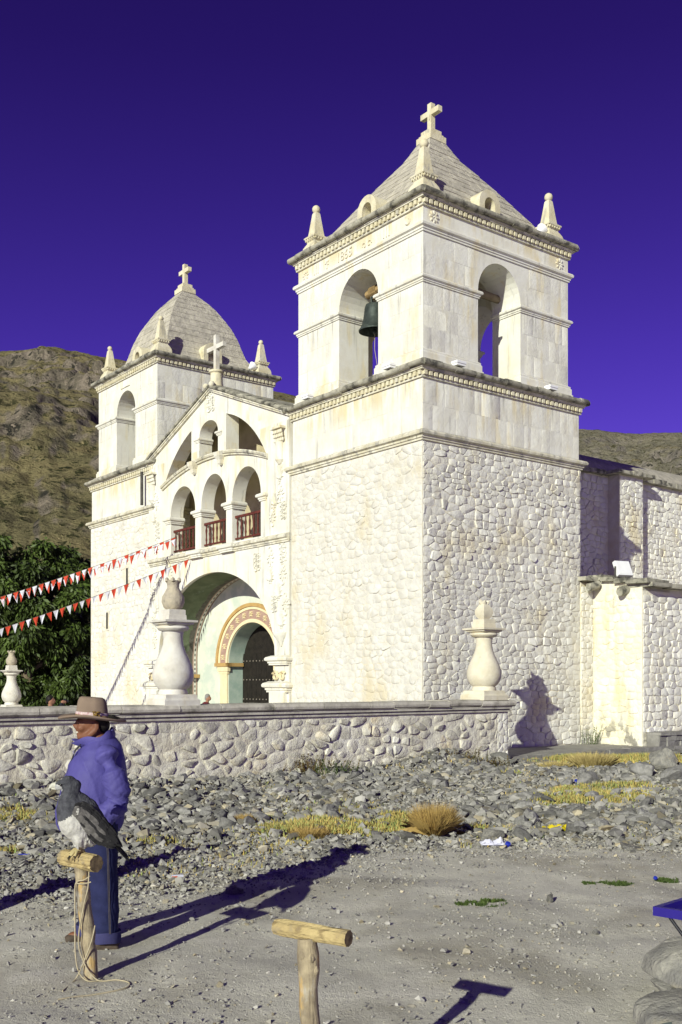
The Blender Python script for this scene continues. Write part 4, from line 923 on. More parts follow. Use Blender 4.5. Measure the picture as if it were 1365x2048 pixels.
# hills: a height field in polar form whose crest follows the ridge of the photograph
def hills(name, ridge, R0, R1, azr, na, nr, amp, seed, mat, pw=1.15):
    az = np.linspace(math.radians(azr[0]), math.radians(azr[1]), na); q = np.linspace(0, 1.25, nr)
    A, Q = np.meshgrid(az, q); Rr = R0 + (R1 - R0) * Q; X = Rr * np.sin(A); Y = Rr * np.cos(A)
    px = 682 + F_PX * np.tan(np.clip(A, -1.2, 1.2)); yr = np.interp(px, [p[0] for p in ridge], [p[1] for p in ridge])
    H = (HOR - yr) / F_PX * R1 * np.cos(A) + EYE
    qq = np.minimum(Q, 1.0); prof = qq ** pw
    sc = 1 / 260.0
    big = fbm(X * sc, Y * sc, 6, seed, 0.55); gul = np.abs(fbm(A * 16 + .6 * big, Q * 1.4, 4, seed + 7)); fine = fbm(X * .02, Y * .02, 4, seed + 3) + .6 * (1 - 2 * np.abs(fbm(X * .035, Y * .035, 4, seed + 5)))
    w = np.sin(np.clip(qq, 0, 1) * PI) ** 0.7
    Z = H * prof + amp * w * (big * 1.0 - gul * .35) + amp * .20 * fine * (0.2 + w)
    # rock steps
    step = H.max() * 0.11; ph = Z / step + 1.1 * fbm(X * .003, Y * .003, 3, seed + 11); fr = ph - np.floor(ph)
    cm = sstep(0.02, 0.30, fbm(X * .010 + 9, Y * .010, 4, seed + 13)) * sstep(.15, .35, qq)
    Z = Z + cm * step * 0.40 * (sstep(0.62, 0.80, fr) - fr) * w
    Z = np.where(Q > 1, Z - (Q - 1) * (R1 - R0) * 0.5, Z)
    return grid_mesh(name, X, Y, Z, mat)
def hillmat(name, g1, g2, rk, rk2):
    m = bpy.data.materials.new(name); m.use_nodes = True; nt = m.node_tree; nt.nodes.clear(); L = nt.links.new
    out = N(nt, 'ShaderNodeOutputMaterial'); bs = N(nt, 'ShaderNodeBsdfPrincipled'); L(bs.outputs[0], out.inputs[0]); bs.inputs['Roughness'].default_value = 0.95; bs.inputs['Specular IOR Level'].default_value = 0.1
    tc = N(nt, 'ShaderNodeTexCoord'); ge = N(nt, 'ShaderNodeNewGeometry')
    def noise(sc, d=8, vec=None):
        n = N(nt, 'ShaderNodeTexNoise'); n.inputs['Scale'].default_value = sc; n.inputs['Detail'].default_value = d; n.inputs['Roughness'].default_value = 0.65
        if vec:
            mp = N(nt, 'ShaderNodeVectorMath', operation='MULTIPLY'); mp.inputs[1].default_value = vec; L(tc.outputs['Object'], mp.inputs[0]); L(mp.outputs[0], n.inputs['Vector'])
        else: L(tc.outputs['Object'], n.inputs['Vector'])
        return n.outputs[0]
    def mr(s, a, b):
        r = N(nt, 'ShaderNodeMapRange', interpolation_type='SMOOTHSTEP'); L(s, r.inputs[0]); r.inputs[1].default_value = a; r.inputs[2].default_value = b; return r.outputs[0]
    def mix(f, a, b):
        x = N(nt, 'ShaderNodeMix', data_type='RGBA'); L(f, x.inputs[0])
        for i, q in ((6, a), (7, b)):
            if isinstance(q, tuple): x.inputs[i].default_value = rgba(q)
            else: L(q, x.inputs[i])
        return x.outputs[2]
    gr = mix(mr(noise(.006), .35, .65), g1, g2); gr = mix(mr(noise(.045, 6), .56, .64), gr, (0.060, 0.058, 0.028)); gr = mix(mr(noise(.09, 4, (1, 1, .4)), .62, .68), gr, (0.028, 0.032, 0.014))
    gr = mix(mr(noise(.012, 8, (1, 1, 6)), .56, .70), gr, (0.23, 0.185, 0.095)); gr = mix(mr(noise(.16, 3), .57, .63), gr, (0.050, 0.052, 0.022)); gr = mix(mr(noise(.30, 3), .60, .66), gr, (0.30, 0.25, 0.13))
    ro = mix(mr(noise(.05, 6, (1, 1, .15)), .40, .62), rk, rk2); ro = mix(mr(noise(.11, 5, (1, 1, .12)), .53, .60), ro, (0.042, 0.040, 0.032)); ro = mix(mr(noise(.22, 4, (1, 1, .2)), .58, .66), ro, (0.30, 0.25, 0.19))
    sx = N(nt, 'ShaderNodeSeparateXYZ'); L(ge.outputs['Normal'], sx.inputs[0])
    ad = N(nt, 'ShaderNodeMath', operation='ADD'); L(sx.outputs[2], ad.inputs[0]); n2 = N(nt, 'ShaderNodeMath', operation='MULTIPLY_ADD'); L(noise(.02, 6), n2.inputs[0]); n2.inputs[1].default_value = .5; n2.inputs[2].default_value = -.25; L(n2.outputs[0], ad.inputs[1])
    col = mix(mr(ad.outputs[0], .76, .87), ro, gr)
    L(col, bs.inputs['Base Color'])
    b = N(nt, 'ShaderNodeBump'); b.inputs['Strength'].default_value = 1.0; b.inputs['Distance'].default_value = 16.0; L(noise(.04, 10), b.inputs['Height']); L(b.outputs[0], bs.inputs['Normal'])
    return m
RL_ = [(-3000, 640), (-700, 640), (-300, 690), (0, 704), (40, 701), (95, 694), (140, 703), (220, 716), (300, 735), (420, 765), (545, 782), (590, 793), (700, 830), (850, 900), (1000, 1000), (1100, 1150), (1200, 1300), (1400, 1330), (4000, 1330)]
RR_ = [(-3000, 900), (0, 900), (600, 880), (900, 870), (1080, 862), (1160, 860), (1200, 861), (1250, 868), (1300, 868), (1365, 866), (1500, 858), (1800, 870), (2600, 840), (5000, 840)]
hl = hills('hill', RL_, 260, 2100, (-48, 24), 620, 260, 50, 3, hillmat('hillside', (0.25, 0.21, 0.105), (0.185, 0.165, 0.085), (0.135, 0.118, 0.088), (0.25, 0.21, 0.165)), 1.0); tag(hl, kind='structure')
hr_ = hills('hill', RR_, 900, 3600, (-5, 48), 420, 150, 90, 23, hillmat('hazed_hillside', (0.22, 0.20, 0.145), (0.18, 0.17, 0.125), (0.17, 0.155, 0.13), (0.26, 0.23, 0.19)), 1.0); tag(hr_, kind='structure')  # greyer, lighter colours carry the distance haze

# ================================================================ TREES BEYOND THE PLAZA
def tree(name, label, D, lobes, trunk, nleaf, seed, group, leafmat='leaf', droop=0.8):
    r = np.random.default_rng(seed); root = thing(name, label, 'tree', ((trunk[0][0] - 682) / F_PX * D, D, 0), 0, group); ox = root.location.x
    W = lambda px, py, y=0: np.array([(px - 682) / F_PX * D - ox, y, EYE - (py - HOR) / F_PX * D])
    tm = MB(); base = W(trunk[0][0], 0); base[2] = -.2
    forks = [W(*p) for p in trunk[1:]]; mid = (base + forks[0]) / 2 + np.array([.15, .1, 0]); mid[2] = min(2.2, forks[0][2] * .5)
    tm.tube([base, mid * .5 + base * .5 + np.array([.05, 0, 0]), mid], [.34, .28, .24], 9)
    for f in forks: tm.tube([mid, (mid + f) / 2 + r.uniform(-.4, .4, 3), f], [.17, .11, .05], 7)
    tm.build('trunk', 'bark', root, smooth=True)
    per = int(nleaf / len(lobes)); vs = []; tint = []
    for (px, py, rp, dy) in lobes:
        c = W(px, py, dy); rad = rp / F_PX * D; ns = 16; npl = max(4, per // ns)
        d = r.normal(size=(ns, 3)); d /= np.linalg.norm(d, axis=1)[:, None]; sub = c + d * rad * (0.35 + 0.65 * r.random((ns, 1)) ** .5)
        for j in range(ns):
            n = npl; sr = rad * r.uniform(.22, .42); q_ = r.normal(size=(n, 3)); q_ /= np.linalg.norm(q_, axis=1)[:, None]
            p = sub[j] + q_ * sr * (r.random((n, 1)) ** .45) * np.array([1.15, 1.0, .75]); p[:, 2] -= .35 * np.abs(r.normal(size=n)) * sr
            dirs = q_ * .7 + r.normal(size=(n, 3)) * .35 + np.array([0, 0, -droop]); dirs /= np.linalg.norm(dirs, axis=1)[:, None]
            sd = np.cross(dirs, r.normal(size=(n, 3))); sd /= np.linalg.norm(sd, axis=1)[:, None]
            l = r.uniform(.18, .38, (n, 1)); w = r.uniform(.035, .065, (n, 1)); tn = r.uniform(.65, 1.5)
            vs.append(np.stack([p, p + dirs * l * .5 + sd * w, p + dirs * l, p + dirs * l * .5 - sd * w], 1).reshape(-1, 3)); tint.append(np.repeat(tn * r.uniform(.7, 1.35, n), 4))
    v = np.concatenate(vs); q = np.arange(len(v)).reshape(-1, 4); t_ = np.concatenate(tint)
    me = bpy.data.meshes.new('crown'); me.vertices.add(len(v)); me.vertices.foreach_set('co', v.ravel().astype(np.float32)); me.loops.add(q.size); me.loops.foreach_set('vertex_index', q.ravel())
    me.polygons.add(len(q)); me.polygons.foreach_set('loop_start', np.arange(0, q.size, 4)); me.polygons.foreach_set('loop_total', np.full(len(q), 4)); me.update()
    a = me.color_attributes.new('tint', 'FLOAT_COLOR', 'POINT'); cc = np.ones((len(v), 4), np.float32); cc[:, 0] = t_ * 1.05; cc[:, 1] = t_; cc[:, 2] = t_ * .9; a.data.foreach_set('color', cc.ravel())
    me.materials.append(M[leafmat]); o = bpy.data.objects.new('crown', me); C.objects.link(o); o.parent = root; return root
tree('leafy_tree', 'big dark green tree with drooping leaves left of the farther bell tower', 44.0,
    [(15, 1125, 62, 0), (70, 1135, 58, .8), (-60, 1150, 80, .5), (30, 1190, 80, -.6), (105, 1185, 60, 0), (-20, 1240, 80, 0), (70, 1255, 70, -.8), (130, 1250, 50, .5), (20, 1320, 70, 0), (100, 1330, 60, .6), (140, 1345, 45, 0), (60, 1385, 50, .4), (-60, 1330, 80, 1), (120, 1395, 40, .5)],
    [(70, 1400), (20, 1150), (110, 1190), (-40, 1190), (90, 1280)], 52000, 5, 'trees beyond the plaza')
tree('leafy_tree', 'smaller bright green tree peeping over the big tree beside the bell tower', 50.0, [(128, 1125, 32, 0), (160, 1150, 36, .5), (178, 1190, 38, 0), (165, 1240, 45, 1), (180, 1300, 45, 0), (175, 1360, 40, .5)],
    [(165, 1400), (130, 1140), (170, 1200)], 16000, 8, 'trees beyond the plaza')

# ================================================================ ATRIUM WALL AND URNS
YW = -2.27
bw = thing('boundary_wall', 'low rubble-stone boundary wall with moulded grey coping in front of the church', 'stone wall', WC(0.5, YW), ANG, 'atrium walls')
mb = MB(); mb.box(-16, 0, 0, 0.5, -.3, 1.14); mb.build('wall_core', 'wallmortar', bw)
S_ = Stones()
S_.face((-13.5, -.34, -.05, 1.12), 0.25, 0.165, lambda a, z, d: (a, -d, z), 91, hr=(0.008, 0.042), gap=(0.58, 0.99), drop=.10, big=0.26, jx=.48, jz=.46)
S_.face((-.33, -.01, -.05, 1.12), 0.16, 0.17, lambda a, z, d: (a, -d, z), 92, hr=(0.015, 0.03), gap=(0.9, 0.96), mi=1)
S_.build(bw, ['wallstone', 'stone'])
a = -16.0
mb = MB(); mb.loft([[(x, -o, z) for o, z in ((-.02, 1.14), (.05, 1.14), (.05, 1.18), (.02, 1.185), (.02, 1.20), (.09, 1.205), (.09, 1.255), (-.02, 1.26))] for x in (-16, 0.04)]); mb.build('coping_moulding', 'coping', bw)
while a < 0.1:
    b = a + random.uniform(.55, 1.15)
    if b > -.15: b = 0.12
    g = .006; dz = random.uniform(-.008, .008); dd = random.uniform(-.01, .01)
    sec = [(-.6, 1.26), (.10, 1.26), (.145, 1.29), (.155, 1.335), (.13, 1.385), (.06, 1.405), (-.6, 1.40)]
    mb = MB(); mb.loft([[(x, -o - dd, z + dz + random.uniform(-.004, .004)) for o, z in sec] for x in (a + g, (a + b) / 2, b - g)]); mb.build('coping_stone', 'coping', bw); a = b
def urn(name, label, loc, k=1.0, top='bud', mat='urn', rot=ANG, seed=0):
    u = thing(name, label, 'stone urn', loc, rot, 'stone urns on the atrium walls'); r = random.Random(seed)
    S = lambda P: [(q * k, z * k) for q, z in P]
    mb = MB(); mb.lathe(S([(.37, 0), (.37, .10), (.35, .12), (.33, .14), (.32, .20), (.30, .21)]), sq=0); mb.build('plinth', mat, u)
    body = [(.27, .20), (.275, .24), (.25, .30), (.30, .34), (.355, .42), (.385, .53), (.38, .64), (.345, .76), (.29, .88), (.235, 1.0), (.195, 1.12), (.18, 1.24), (.185, 1.32), (.20, 1.38), (.27, 1.40), (.30, 1.44), (.285, 1.48), (.22, 1.49)]
    mb = MB(); mb.lathe(S(body), 28); mb.build('vase', mat, u, smooth=45)
    mb = MB(); mb.lathe(S([(.22, 1.485), (.25, 1.50), (.28, 1.515), (.28, 1.535), (.335, 1.55), (.34, 1.585), (.19, 1.60)]), sq=0); mb.build('cap_slab', mat, u)
    mb = MB(); mb.lathe(S([(.185, 1.595), (.18, 1.68), (.17, 1.69), (.17, 1.78), (.15, 1.79)]), sq=0); mb.build('cap_block', mat, u)
    mb = MB()
    if top == 'bud':
        mb.lathe(S([(.08, 1.79), (.125, 1.86), (.145, 1.93), (.135, 2.0), (.09, 2.09), (.035, 2.19)]), sq=0)
        for i in range(5):
            t = 2 * PI * i / 5 + .3; mb.tube([(0.03 * k * math.cos(t), .03 * k * math.sin(t), 2.12 * k), (.09 * k * math.cos(t), .09 * k * math.sin(t), 2.17 * k), (.13 * k * math.cos(t), .13 * k * math.sin(t), (2.19 if i != 1 else 2.26) * k)], [.05 * k, .045 * k, .012 * k], 6)
        mb.build('bud', mat, u, smooth=35)
    else:
        mb.lathe(S([(.12, 1.785), (.18, 1.83), (.215, 1.93), (.205, 2.03), (.15, 2.12), (.11, 2.20), (.115, 2.27), (.15, 2.33), (.12, 2.335), (.07, 2.28)]), 18)
        for i in range(6):
            t = 2 * PI * i / 6; mb.ball((.13 * k * math.cos(t), .13 * k * math.sin(t), 2.34 * k), .045 * k, 6, sc=(1, 1, 1.1))
        mb.build('bud', 'urnflame', u, smooth=40)
    return u
urn('stone_urn', 'cream vase-shaped stone urn on the right end of the boundary wall', WC(0.0, -2.02, 1.40), 1.0, 'bud', 'urncream')
urn('stone_urn', 'weathered white stone urn with stained pot-like top in front of the portal', WC(-7.74, -2.02, 1.39), 0.94, 'pot')
urn('stone_urn', 'small far stone urn in front of the dark tree', WC(-2.4, 20.6, 0.72), 0.95, 'pot')
w2 = thing('boundary_wall', 'far boundary wall carrying the small urn by the tree', 'stone wall', WC(-2.0, 20.35), ANG, 'atrium walls')
mb = MB(); mb.box(-14, 0, 0, .5, -.3, .62); mb.build('wall_core', 'wallmortar', w2)
for i in range(16): mb = MB(); mb.box(-14 + i * .88, -14 + i * .88 + .87, -.1, .6, .625, .725, jit=.008); mb.build('coping_stone', 'coping', w2)

# ================================================================ BELLS, BEAMS, LAMPS
def wthing_tube(name, label, cat, pts, rad, mat, group=None, n=9):
    o = MB().tube(pts, rad, n).build(name, mat, None, smooth=40); return tag(o, label, cat, group)
wthing_tube('bell_beam', 'rough log beam carrying the bell in the sunlit arch of the nearer tower', 'beam', [WC(.85, 1.3, 12.12), WC(.85, 2.4, 12.12), WC(.85, 3.1, 12.08)], [.12, .12, .105], 'beam', 'bell beams')
wthing_tube('bell_beam', 'dark log beam across the shaded arch of the nearer tower', 'beam', [WC(1.6, .95, 12.0), WC(2.9, .95, 11.98), WC(4.0, .95, 11.95)], [.10, .11, .1], 'bark', 'bell beams')
wthing_tube('bell_beam', 'short log beam in the arch of the farther tower', 'beam', [WC(.8, S0L + 1.0, 11.85), WC(.8, S0L + 2.45, 11.85)], [.12, .12], 'beam', 'bell beams')
def bell(label, loc, k):
    b = thing('church_bell', label, 'bell', loc, ANG, 'church bells')
    mb = MB(); P = [(.37, 0), (.375, .03), (.34, .07), (.30, .16), (.265, .30), (.245, .45), (.235, .55), (.21, .61), (.12, .645), (.05, .65)]
    P = P + [(.04, .62), (.18, .58), (.215, .5), (.25, .2), (.33, .04), (.365, .0)]
    mb.lathe([(r_ * k, (z - .70) * k) for r_, z in P], 28, cap=False); mb.build('bell_body', 'bronze', b, smooth=45)
    mb = MB()
    for t in (0, PI / 2): mb.tube([(.09 * k * math.cos(t), .09 * k * math.sin(t), -.06 * k), (.11 * k * math.cos(t), .11 * k * math.sin(t), .06 * k), (0, 0, .14 * k), (-.11 * k * math.cos(t), -.11 * k * math.sin(t), .06 * k), (-.09 * k * math.cos(t), -.09 * k * math.sin(t), -.06 * k)], .026 * k, 6)
    mb.build('bell_crown', 'bronze', b, smooth=True)
    mb = MB(); mb.tube([(0, 0, -.2 * k), (0, 0, -.68 * k)], .02 * k, 6); mb.ball((0, 0, -.70 * k), .055 * k, 8); mb.build('clapper', 'bronze', b, smooth=True)
    mb = MB()
    for i in range(7): mb.tube([(.13 * math.cos(t), (i - 3) * .035 * k, .27 + .13 * math.sin(t)) for t in [2 * PI * j / 10 for j in range(11)]], .016, 5)
    mb.tube([(0, 0, .15), (0, 0, .05 * k)], .05, 6); mb.build('lashing', 'beam', b)
    mb = MB(); mb.tube([(0, 0, -.74 * k), (.02, .03, -1.1 * k), (.10, .02, -1.45 * k)], .008, 5); mb.build('bell_rope', 'rope', b)
    return b
bell('green-black bronze bell in the sunlit arch of the nearer tower', WC(.85, 2.80, 11.84), 1.15)
bell('second bronze bell half hidden inside the nearer tower', WC(4.6, 4.55, 10.75), 1.0)
def floodlight(label, loc, rz, k=1.0):
    f = thing('floodlight', label, 'floodlight', loc, rz, 'floodlights on the church')
    mb = MB(); mb.box(-.14 * k, .14 * k, -.09 * k, .09 * k, .07 * k, .125 * k); mb.box(-.155 * k, .155 * k, -.105 * k, .105 * k, .125 * k, .18 * k); mb.build('housing', 'lamp', f)
    mb = MB(); mb.box(-.135 * k, .135 * k, -.085 * k, .085 * k, .181 * k, .186 * k); mb.build('glass', 'lampgl', f)
    mb = MB(); mb.box(-.03, .03, -.02, .02, 0, .07 * k); mb.box(-.1, .1, -.03, .03, 0, .012); mb.build('bracket', 'pipe', f)
z9 = 9.41
floodlight('white floodlight left of the corner on the sunlit cornice of the nearer tower', WC(-.08, 1.12, z9), ANG + PI / 2)
floodlight('white floodlight right of the corner on the shaded cornice of the nearer tower', WC(1.12, -.08, z9), ANG)
floodlight('white floodlight near the right end of the shaded cornice of the nearer tower', WC(4.5, -.08, z9), ANG)
floodlight('white floodlight near the left end of the sunlit cornice of the nearer tower', WC(-.08, 4.55, z9), ANG + PI / 2)
def spot(label, loc, rz):
    f = thing('spot_lamp', label, 'spotlight', loc, rz, 'round spotlights on the tower roofs')
    rot = Matrix.Rotation(R(-50), 4, 'Y'); P = [(.05, 0), (.07, .06), (.15, .2), (.165, .24), (.15, .245)]
    mb = MB(); mb.lathe(P, 14); mb.v = [tuple(rot @ Vector(p) + Vector((0, 0, .25))) for p in mb.v]; mb.build('reflector', 'lamp', f, smooth=35)
    mb = MB(); mb.tube([(0, 0, 0), (0, 0, .25)], .02, 6); mb.build('stem', 'pipe', f)
spot('round white spotlight behind the left pinnacle of the nearer tower', WC(.75, 4.45, 13.6), ANG + 2.4)
spot('round white spotlight beside the right pinnacle of the nearer tower', WC(4.62, .5, 13.6), ANG + PI)
spot('round white spotlight behind the left pinnacle of the farther tower', WC(.7, S0L + 4.1, 13.1), ANG + 2.4)
spot('round white spotlight beside the right pinnacle of the farther tower', WC(4.1, S0L + .45, 13.1), ANG + PI)
f = thing('floodlight', 'tilted blue-glassed floodlight on the roof edge of the side chapel', 'floodlight', WC(6.5, -.85, 4.60), ANG - .25, 'floodlights on the church')
rot = Matrix.Rotation(R(64), 4, 'X')
mb = MB(); mb.box(-.24, .24, -.22, .22, -.05, .05, rot=Matrix.Translation((0, 0, .24)) @ rot); mb.build('housing', 'lamp', f)
mb = MB(); mb.box(-.21, .21, -.19, .19, .051, .056, rot=Matrix.Translation((0, 0, .24)) @ rot); mb.build('glass', 'lamp', f)
mb = MB(); mb.box(-.26, -.245, -.03, .03, 0, .3); mb.box(.245, .26, -.03, .03, 0, .3); mb.build('bracket', 'pipe', f)

# ================================================================ BUNTING
def bunting(label, s0, z0, a, b, tmax, n, sag, seed, dt=0.0, first=0):
    r = random.Random(seed); root = thing('bunting_string', label, 'bunting', WC(-.1 - dt, s0, z0), 0, 'strings of red and white flags'); o0 = root.location
    P = lambda q: WC(-.1 - dt - q, s0 + a * q, z0 + b * q - sag * 4 * (q / tmax) * (1 - q / tmax)) - o0
    mb = MB(); mb.tube([P(tmax * i / 60) for i in range(61)], .006, 5); mb.build('cord', 'string', root)
    for i in range(n):
        q0 = .06 + (tmax - .1) * i / n; w = (tmax / n) * .80; p0, p1 = P(q0), P(q0 + w); dn = Vector((r.uniform(-.12, .12), r.uniform(-.12, .12), -1)).normalized(); h = r.uniform(.24, .31)
        tip = (p0 + p1) / 2 + dn * h + (p1 - p0) * r.uniform(-.25, .25); nr = (p1 - p0).cross(dn).normalized() * r.uniform(-.03, .03); c = (p0 + p1 + tip) / 3 + nr; e = Vector((0, 0, 0))
        mb = MB(); th = (p1 - p0).cross(dn).normalized() * .002
        mb.add([p0 + th, p1 + th, tip + th, c + th, p0 - th, p1 - th, tip - th, c - th], [(0, 1, 3), (1, 2, 3), (2, 0, 3), (5, 4, 7), (6, 5, 7), (4, 6, 7), (0, 4, 5, 1), (1, 5, 6, 2), (2, 6, 4, 0)])
        rd = (i + first) % 2 == 0
        o = mb.build('flag', 'red' if rd else 'white', root); o['label'] = 'red triangular flag' if rd else 'white triangular flag'
bunting('upper string of red and white triangular flags tied to the left balcony corner', 11.78, 6.55, .34, -.3915, 7.6, 42, .10, 1)
bunting('second upper string of red and white flags just behind the first', 11.78, 6.50, .345, -.386, 7.6, 42, .16, 2, first=1)
bunting('lower string of red and white triangular flags tied above the portal arch', 10.92, 5.75, .12, -.3904, 8.0, 40, .14, 3)
for lab, q, s_, z_ in (('slim wooden pole holding the upper flag strings', 7.75, 11.78 + .355 * 7.6, 6.55 - .385 * 7.6), ('slim wooden pole holding the lower flag string', 8.15, 10.92 + .12 * 8, 5.75 - .3904 * 8)):
    wthing_tube('flag_pole', lab, 'pole', [WC(-q, s_, -.2), WC(-q, s_, z_ / 2), WC(-q, s_, z_ + .1)], [.05, .045, .04], 'post', 'poles of the flag strings')
# ================================================================ LOOSE ROCK
def rock_mesh(seed, npts=13, flat=0.62, j=0.0):
    r = np.random.default_rng(seed); d = r.normal(size=(npts, 3)); d /= np.linalg.norm(d, axis=1)[:, None]
    p = d * r.uniform(.78, 1.0, (npts, 1)) * np.array([1.0, r.uniform(.62, .9), flat * r.uniform(.75, 1.1)])
    b = bmesh.new()
    for q in p: b.verts.new(q)
    bmesh.ops.convex_hull(b, input=b.verts); b.verts.ensure_lookup_table()
    loose = [v for v in b.verts if not v.link_faces]; bmesh.ops.delete(b, geom=loose, context='VERTS'); b.verts.index_update()
    bmesh.ops.recalc_face_normals(b, faces=b.faces)
    vs = np.array([v.co[:] for v in b.verts]); fs = [[v.index for v in f.verts] for f in b.faces]; b.free(); return vs, fs
def rock_obj_mesh(seed, mat, n=16, bev=0.10):
    vs, fs = rock_mesh(seed, n, .66); b = bmesh.new(); V_ = [b.verts.new(v) for v in vs]
    for f in fs: b.faces.new([V_[i] for i in f])
    bmesh.ops.bevel(b, geom=b.edges[:], offset=bev * .35, segments=1, profile=.6, affect='EDGES', clamp_overlap=True)
    me = bpy.data.meshes.new('rock'); b.to_mesh(me); b.free(); me.materials.append(M[mat]); return me
SMALL = [rock_mesh(100 + i, 9) for i in range(14)]
LARGE = [rock_obj_mesh(200 + i, 'rock') for i in range(16)]
def scatter_mesh(name, pts, sizes, mat, seed, sink=.30, tlo=.55, thi=1.75, warm=.22):
    r = np.random.default_rng(seed); vs = []; fs = []; tint = []; o = 0
    for (x, y, z), s in zip(pts, sizes):
        bv, bf = SMALL[r.integers(len(SMALL))]; a, b, c = r.uniform(0, 2 * PI), r.normal(0, .35), r.normal(0, .35)
        ca, sa = math.cos(a), math.sin(a); cb, sb = math.cos(b), math.sin(b); cc, sc_ = math.cos(c), math.sin(c)
        Rm = np.array([[ca, -sa, 0], [sa, ca, 0], [0, 0, 1]]) @ np.array([[1, 0, 0], [0, cb, -sb], [0, sb, cb]]) @ np.array([[cc, 0, sc_], [0, 1, 0], [-sc_, 0, cc]])
        v = (bv * s * r.uniform(.8, 1.25, 3)) @ Rm.T + np.array([x, y, z + s * .66 * (1 - 2 * sink)]); vs.append(v); fs += [[i + o for i in f] for f in bf]; o += len(bv)
        k = r.uniform(tlo, thi); w = r.uniform(0, warm) if r.random() < .22 else 0
        tint.append(np.tile([k * (1 + w), k * (1 + w * .4), k * (1 - w), 1], (len(bv), 1)))
    mb = MB(); mb.v = np.concatenate(vs).tolist(); mb.f = fs; mb.mi = [0] * len(fs); mb.tint = np.concatenate(tint)
    return mb.build(name, mat, None, fix=False)
r = np.random.default_rng(12)
def vis(x, y, m=.15): return np.abs(x / y) < (.332 + m * .2)
N_ = 120000; y = 8.0 + 14.5 * r.random(N_) ** .85; x = (r.random(N_) * 2 - 1) * (.36 * y + .5); x[::9] = x[::9] * 1.6; m = rubble(x, y)
grassf = np.zeros(N_)
GRASS = [(620, 1655, 150, 34, 1.1), (800, 1648, 95, 22, 1), (720, 1625, 90, 14, .8), (1185, 1590, 160, 30, 1.1), (960, 1655, 80, 14, .6), (1280, 1575, 60, 18, .7), (1080, 1640, 80, 12, .5), (1090, 1675, 60, 14, .5), (1150, 1523, 85, 11, 1.2), (1290, 1518, 110, 10, 1.1), (50, 1632, 70, 20, 1), (310, 1688, 75, 10, .7), (20, 1700, 30, 8, .6), (1010, 1552, 70, 7, .5), (545, 1600, 60, 8, .4), (950, 1690, 60, 10, .4), (1180, 1630, 60, 8, .35), (640, 1690, 90, 8, .35)]
def gmask(x, y):
    px = 682 + F_PX * x / y; py = HOR + F_PX * EYE / y; g = np.zeros_like(x)
    for (cx, cy, rx, ry, a) in GRASS: g = np.maximum(g, a * np.exp(-(((px - cx) / rx) ** 2 + ((py - cy) / ry) ** 2) * 1.2))
    return g
grassf = gmask(x, y)
keep = (r.random(N_) < m * np.clip(.62 + .9 * fbm(x * .9, y * .9, 4, 91), .18, 1) * (1 - .82 * np.clip(grassf * 1.4, 0, 1)))
x, y = x[keep], y[keep]
# nearest rows of the field: finer gravel; farther: broken rock
sz = np.exp(r.normal(0, .50, len(x))) * (.027 + .018 * sstep(9.5, 13, y)) * np.where(y > 12, .62 + .85 * vnoise(x * .8, y * .8, 3), .85)
sz = np.clip(sz, .012, .17); order = np.argsort(-sz); x, y, sz = x[order], y[order], sz[order]
x, y, sz = x[:42000], y[:42000], sz[:42000]
big = (np.abs(x / y) < .345) & (sz > .06); big &= np.cumsum(big) <= 290
pts = np.stack([x, y, hz(x, y)], 1)
grp = 'loose grey rocks of the rubble field'; r2 = random.Random(5)
def put_rock(p, s, label='loose angular grey rock among others in the rubble field', group=grp, me=None, rot=None, flat=1.0, name='rock'):
    o = bpy.data.objects.new(name, me or LARGE[r2.randrange(len(LARGE))]); C.objects.link(o)
    o.location = (p[0], p[1], p[2] + s * .30 * flat); o.rotation_euler = rot or (r2.gauss(0, .3), r2.gauss(0, .3), r2.uniform(0, 6.28)); o.scale = (s * r2.uniform(.9, 1.3), s * r2.uniform(.8, 1.1), s * flat * r2.uniform(.85, 1.2))
    return tag(o, label, 'rock', group)
for p, s in zip(pts[big], sz[big]): put_rock(p, min(s * 1.12, .15))
stuff(scatter_mesh('rubble', pts[~big], sz[~big], 'rocks', 13))
N_ = 52000; y = 6.5 + 13.5 * r.random(N_); x = (r.random(N_) * 2 - 1) * (.36 * y + .3); yb = np.interp(x, nearx, neary); k = (r.random(N_) < 1.1 * np.exp(-((y - yb - .1) / np.where(y < yb, 1.1, .8)) ** 2)) | ((y > yb) & (r.random(N_) < .55 * rubble(x, y))); x, y = x[k], y[k]
sz = np.clip(np.exp(r.normal(0, .45, len(x))) * np.where(y < np.interp(x, nearx, neary) - .4, .011, .017), .005, .05); stuff(scatter_mesh('gravel', np.stack([x, y, hz(x, y)], 1), sz, 'rocks', 15, tlo=.9, thi=1.9, sink=.2))
# pebbles on the bare dirt
N_ = 26000; y = 3.2 + 8.6 * r.random(N_) ** 1.0; x = (r.random(N_) * 2 - 1) * (.37 * y + .2); k = (rubble(x, y) < .5) & (r.random(N_) < .25 + .75 * sstep(-.1, .4, fbm(x * .7, y * .7, 3, 77)) + .5 * sstep(1.2, .2, np.interp(x, nearx, neary) - y)); x, y = x[k], y[k]
sz = np.clip(np.exp(r.normal(0, .62, len(x))) * .0072, .0025, .045); stuff(scatter_mesh('pebbles', np.stack([x, y, hz(x, y)], 1), sz, 'rocks', 14, tlo=1.0, thi=1.9, sink=.25))
